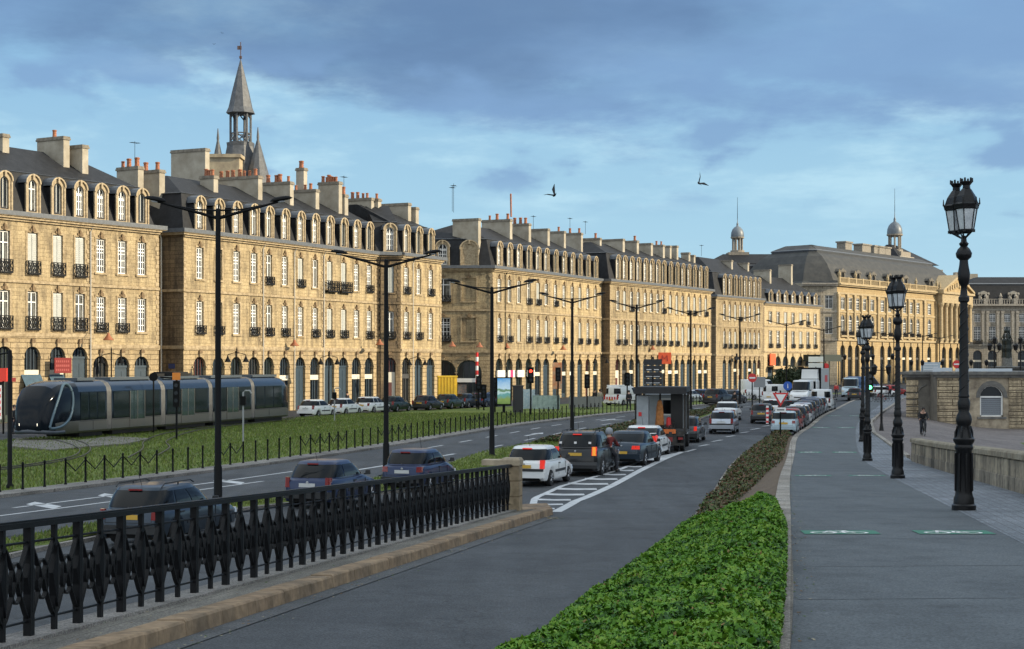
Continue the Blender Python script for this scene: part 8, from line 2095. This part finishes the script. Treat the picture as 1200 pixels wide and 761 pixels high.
# project the direction on a cloud sheet
zz = math_('MAXIMUM', sep.outputs[2], 0.0); den = math_('ADD', zz, 0.16)
cxn = math_('DIVIDE', sep.outputs[0], den); cyn = math_('DIVIDE', sep.outputs[1], den)
cv = N.new('ShaderNodeCombineXYZ'); L.new(cxn, cv.inputs[0]); L.new(cyn, cv.inputs[1])
def noise(vec, sc, det, ro, off=(0, 0, 0), scl=(1, 1, 1)):
    mp = N.new('ShaderNodeMapping'); mp.inputs['Location'].default_value = off; mp.inputs['Scale'].default_value = scl; L.new(vec, mp.inputs['Vector'])
    n = N.new('ShaderNodeTexNoise'); n.inputs['Scale'].default_value = sc; n.inputs['Detail'].default_value = det; n.inputs['Roughness'].default_value = ro; L.new(mp.outputs[0], n.inputs['Vector']); return n.outputs['Fac']
def ramp(f, p0, p1, c0=0.0, c1=1.0):
    r = N.new('ShaderNodeMapRange'); r.interpolation_type = 'SMOOTHSTEP'; L.new(f, r.inputs[0]); r.inputs[1].default_value = p0; r.inputs[2].default_value = p1; r.inputs[3].default_value = c0; r.inputs[4].default_value = c1; return r.outputs[0]
def mix(f, a, b):
    m = N.new('ShaderNodeMixRGB')
    for i, q in ((0, f), (1, a), (2, b)):
        if isinstance(q, tuple): m.inputs[i].default_value = (*q, 1)
        elif isinstance(q, float): m.inputs[i].default_value = q
        else: L.new(q, m.inputs[i])
    return m.outputs[0]
elev = sep.outputs[2]
K = 1.0
# thin bright veil over the lower sky
n1 = noise(cv.outputs[0], .9, 8, .55, (3.1, 1.7, 0)); n2 = noise(cv.outputs[0], 2.4, 8, .6, (7.7, 2.3, 0)); n3 = noise(cv.outputs[0], .55, 5, .5, (1.3, 8.2, 0), (.8, 1.4, 1))
SKYV = dict(horizon=(.40, .60, .70), low=(.305, .51, .655), mid=(.205, .39, .59), veil=(.39, .60, .72), dark=(.10, .18, .33), dark2=(.17, .295, .495))
base = mix(ramp(elev, -.01, .10), SKYV['horizon'], SKYV['low']); base = mix(ramp(elev, .08, .22), base, SKYV['mid'])
veil = mix(math_('MULTIPLY', ramp(n2, .46, .70), ramp(elev, .02, .12)), base, SKYV['veil'])
# dark slate-blue bank: lower edge undulates with azimuth
az = math_('DIVIDE', sep.outputs[0], math_('MAXIMUM', sep.outputs[1], .05))
w1 = noise(cv.outputs[0], 1.6, 9, .62, (2.2, 5.1, 0))
edge_ = math_('ADD', math_('MULTIPLY', math_('SUBTRACT', w1, .5), .20), math_('MULTIPLY', az, .075))
bank = ramp(math_('ADD', elev, edge_), .132, .178)
dcol = mix(ramp(n1, .38, .62), SKYV['dark'], SKYV['dark2'])
col = mix(math_('MULTIPLY', bank, ramp(noise(cv.outputs[0], 1.3, 9, .6, (4.4, 6.1, 0)), .30, .52, .62, .95)), veil, dcol)
# small dark wisps under the bank
wis = math_('MULTIPLY', ramp(noise(cv.outputs[0], 3.2, 6, .5, (9.2, 4.4, 0), (1, .6, 1)), .52, .64), math_('MULTIPLY', ramp(elev, .085, .12), ramp(elev, .20, .17)))
col = mix(math_('MULTIPLY', wis, .8), col, SKYV['dark2'])
# physical sky mixed in underneath the cloud field
sc_ = N.new('ShaderNodeMixRGB'); sc_.blend_type = 'MULTIPLY'; sc_.inputs[0].default_value = 1; L.new(sky.outputs[0], sc_.inputs[1]); sc_.inputs[2].default_value = (.55, .55, .55, 1)
cs = N.new('ShaderNodeMixRGB'); cs.blend_type = 'MULTIPLY'; cs.inputs[0].default_value = 1; L.new(col, cs.inputs[1]); cs.inputs[2].default_value = (10, 10, 10, 1)
fin = N.new('ShaderNodeMixRGB'); fin.inputs[0].default_value = .88; L.new(sc_.outputs[0], fin.inputs[1]); L.new(cs.outputs[0], fin.inputs[2])
# bright broken overcast added as fill light, overhead and behind the camera
beh = math_('MAXIMUM', ramp(elev, .34, .62), ramp(sep.outputs[1], .25, -.25))
ob = mix(ramp(n1, .40, .62), (5.2, 6.2, 7.2), (9.0, 9.5, 9.6))
fin2 = N.new('ShaderNodeMixRGB'); L.new(beh, fin2.inputs[0]); L.new(fin.outputs[0], fin2.inputs[1]); L.new(ob, fin2.inputs[2]); fin = fin2
L.new(fin.outputs[0], bg.inputs['Color']); bg.inputs['Strength'].default_value = 0.10
sun = bpy.data.lights.new('sun', 'SUN'); sun.energy = 5.0; sun.angle = math.radians(.5); sun.color = (1.0, .86, .62)
so = bpy.data.objects.new('sun', sun); COL.objects.link(so); so.rotation_euler = sd.to_track_quat('Z', 'Y').to_euler(); so.location = (60, -20, 60)
cam = bpy.data.cameras.new('camera'); co = bpy.data.objects.new('camera', cam); COL.objects.link(co); S.camera = co
co.location = (0, 0, EYE); co.rotation_euler = (PI/2, 0, 0); cam.sensor_width = 36; cam.lens = 36*F/1200; cam.shift_y = (HZ - 380.5)/1200
cam.clip_end = 6000; cam.clip_start = .1
S.view_settings.view_transform = 'Standard'; S.view_settings.look = 'None'; S.view_settings.exposure = 0.45; S.view_settings.gamma = 1
S.view_settings.use_curve_mapping = False
S.cycles.use_adaptive_sampling = True; S.cycles.adaptive_threshold = 0.02; S.cycles.max_bounces = 6; S.cycles.use_denoising = True
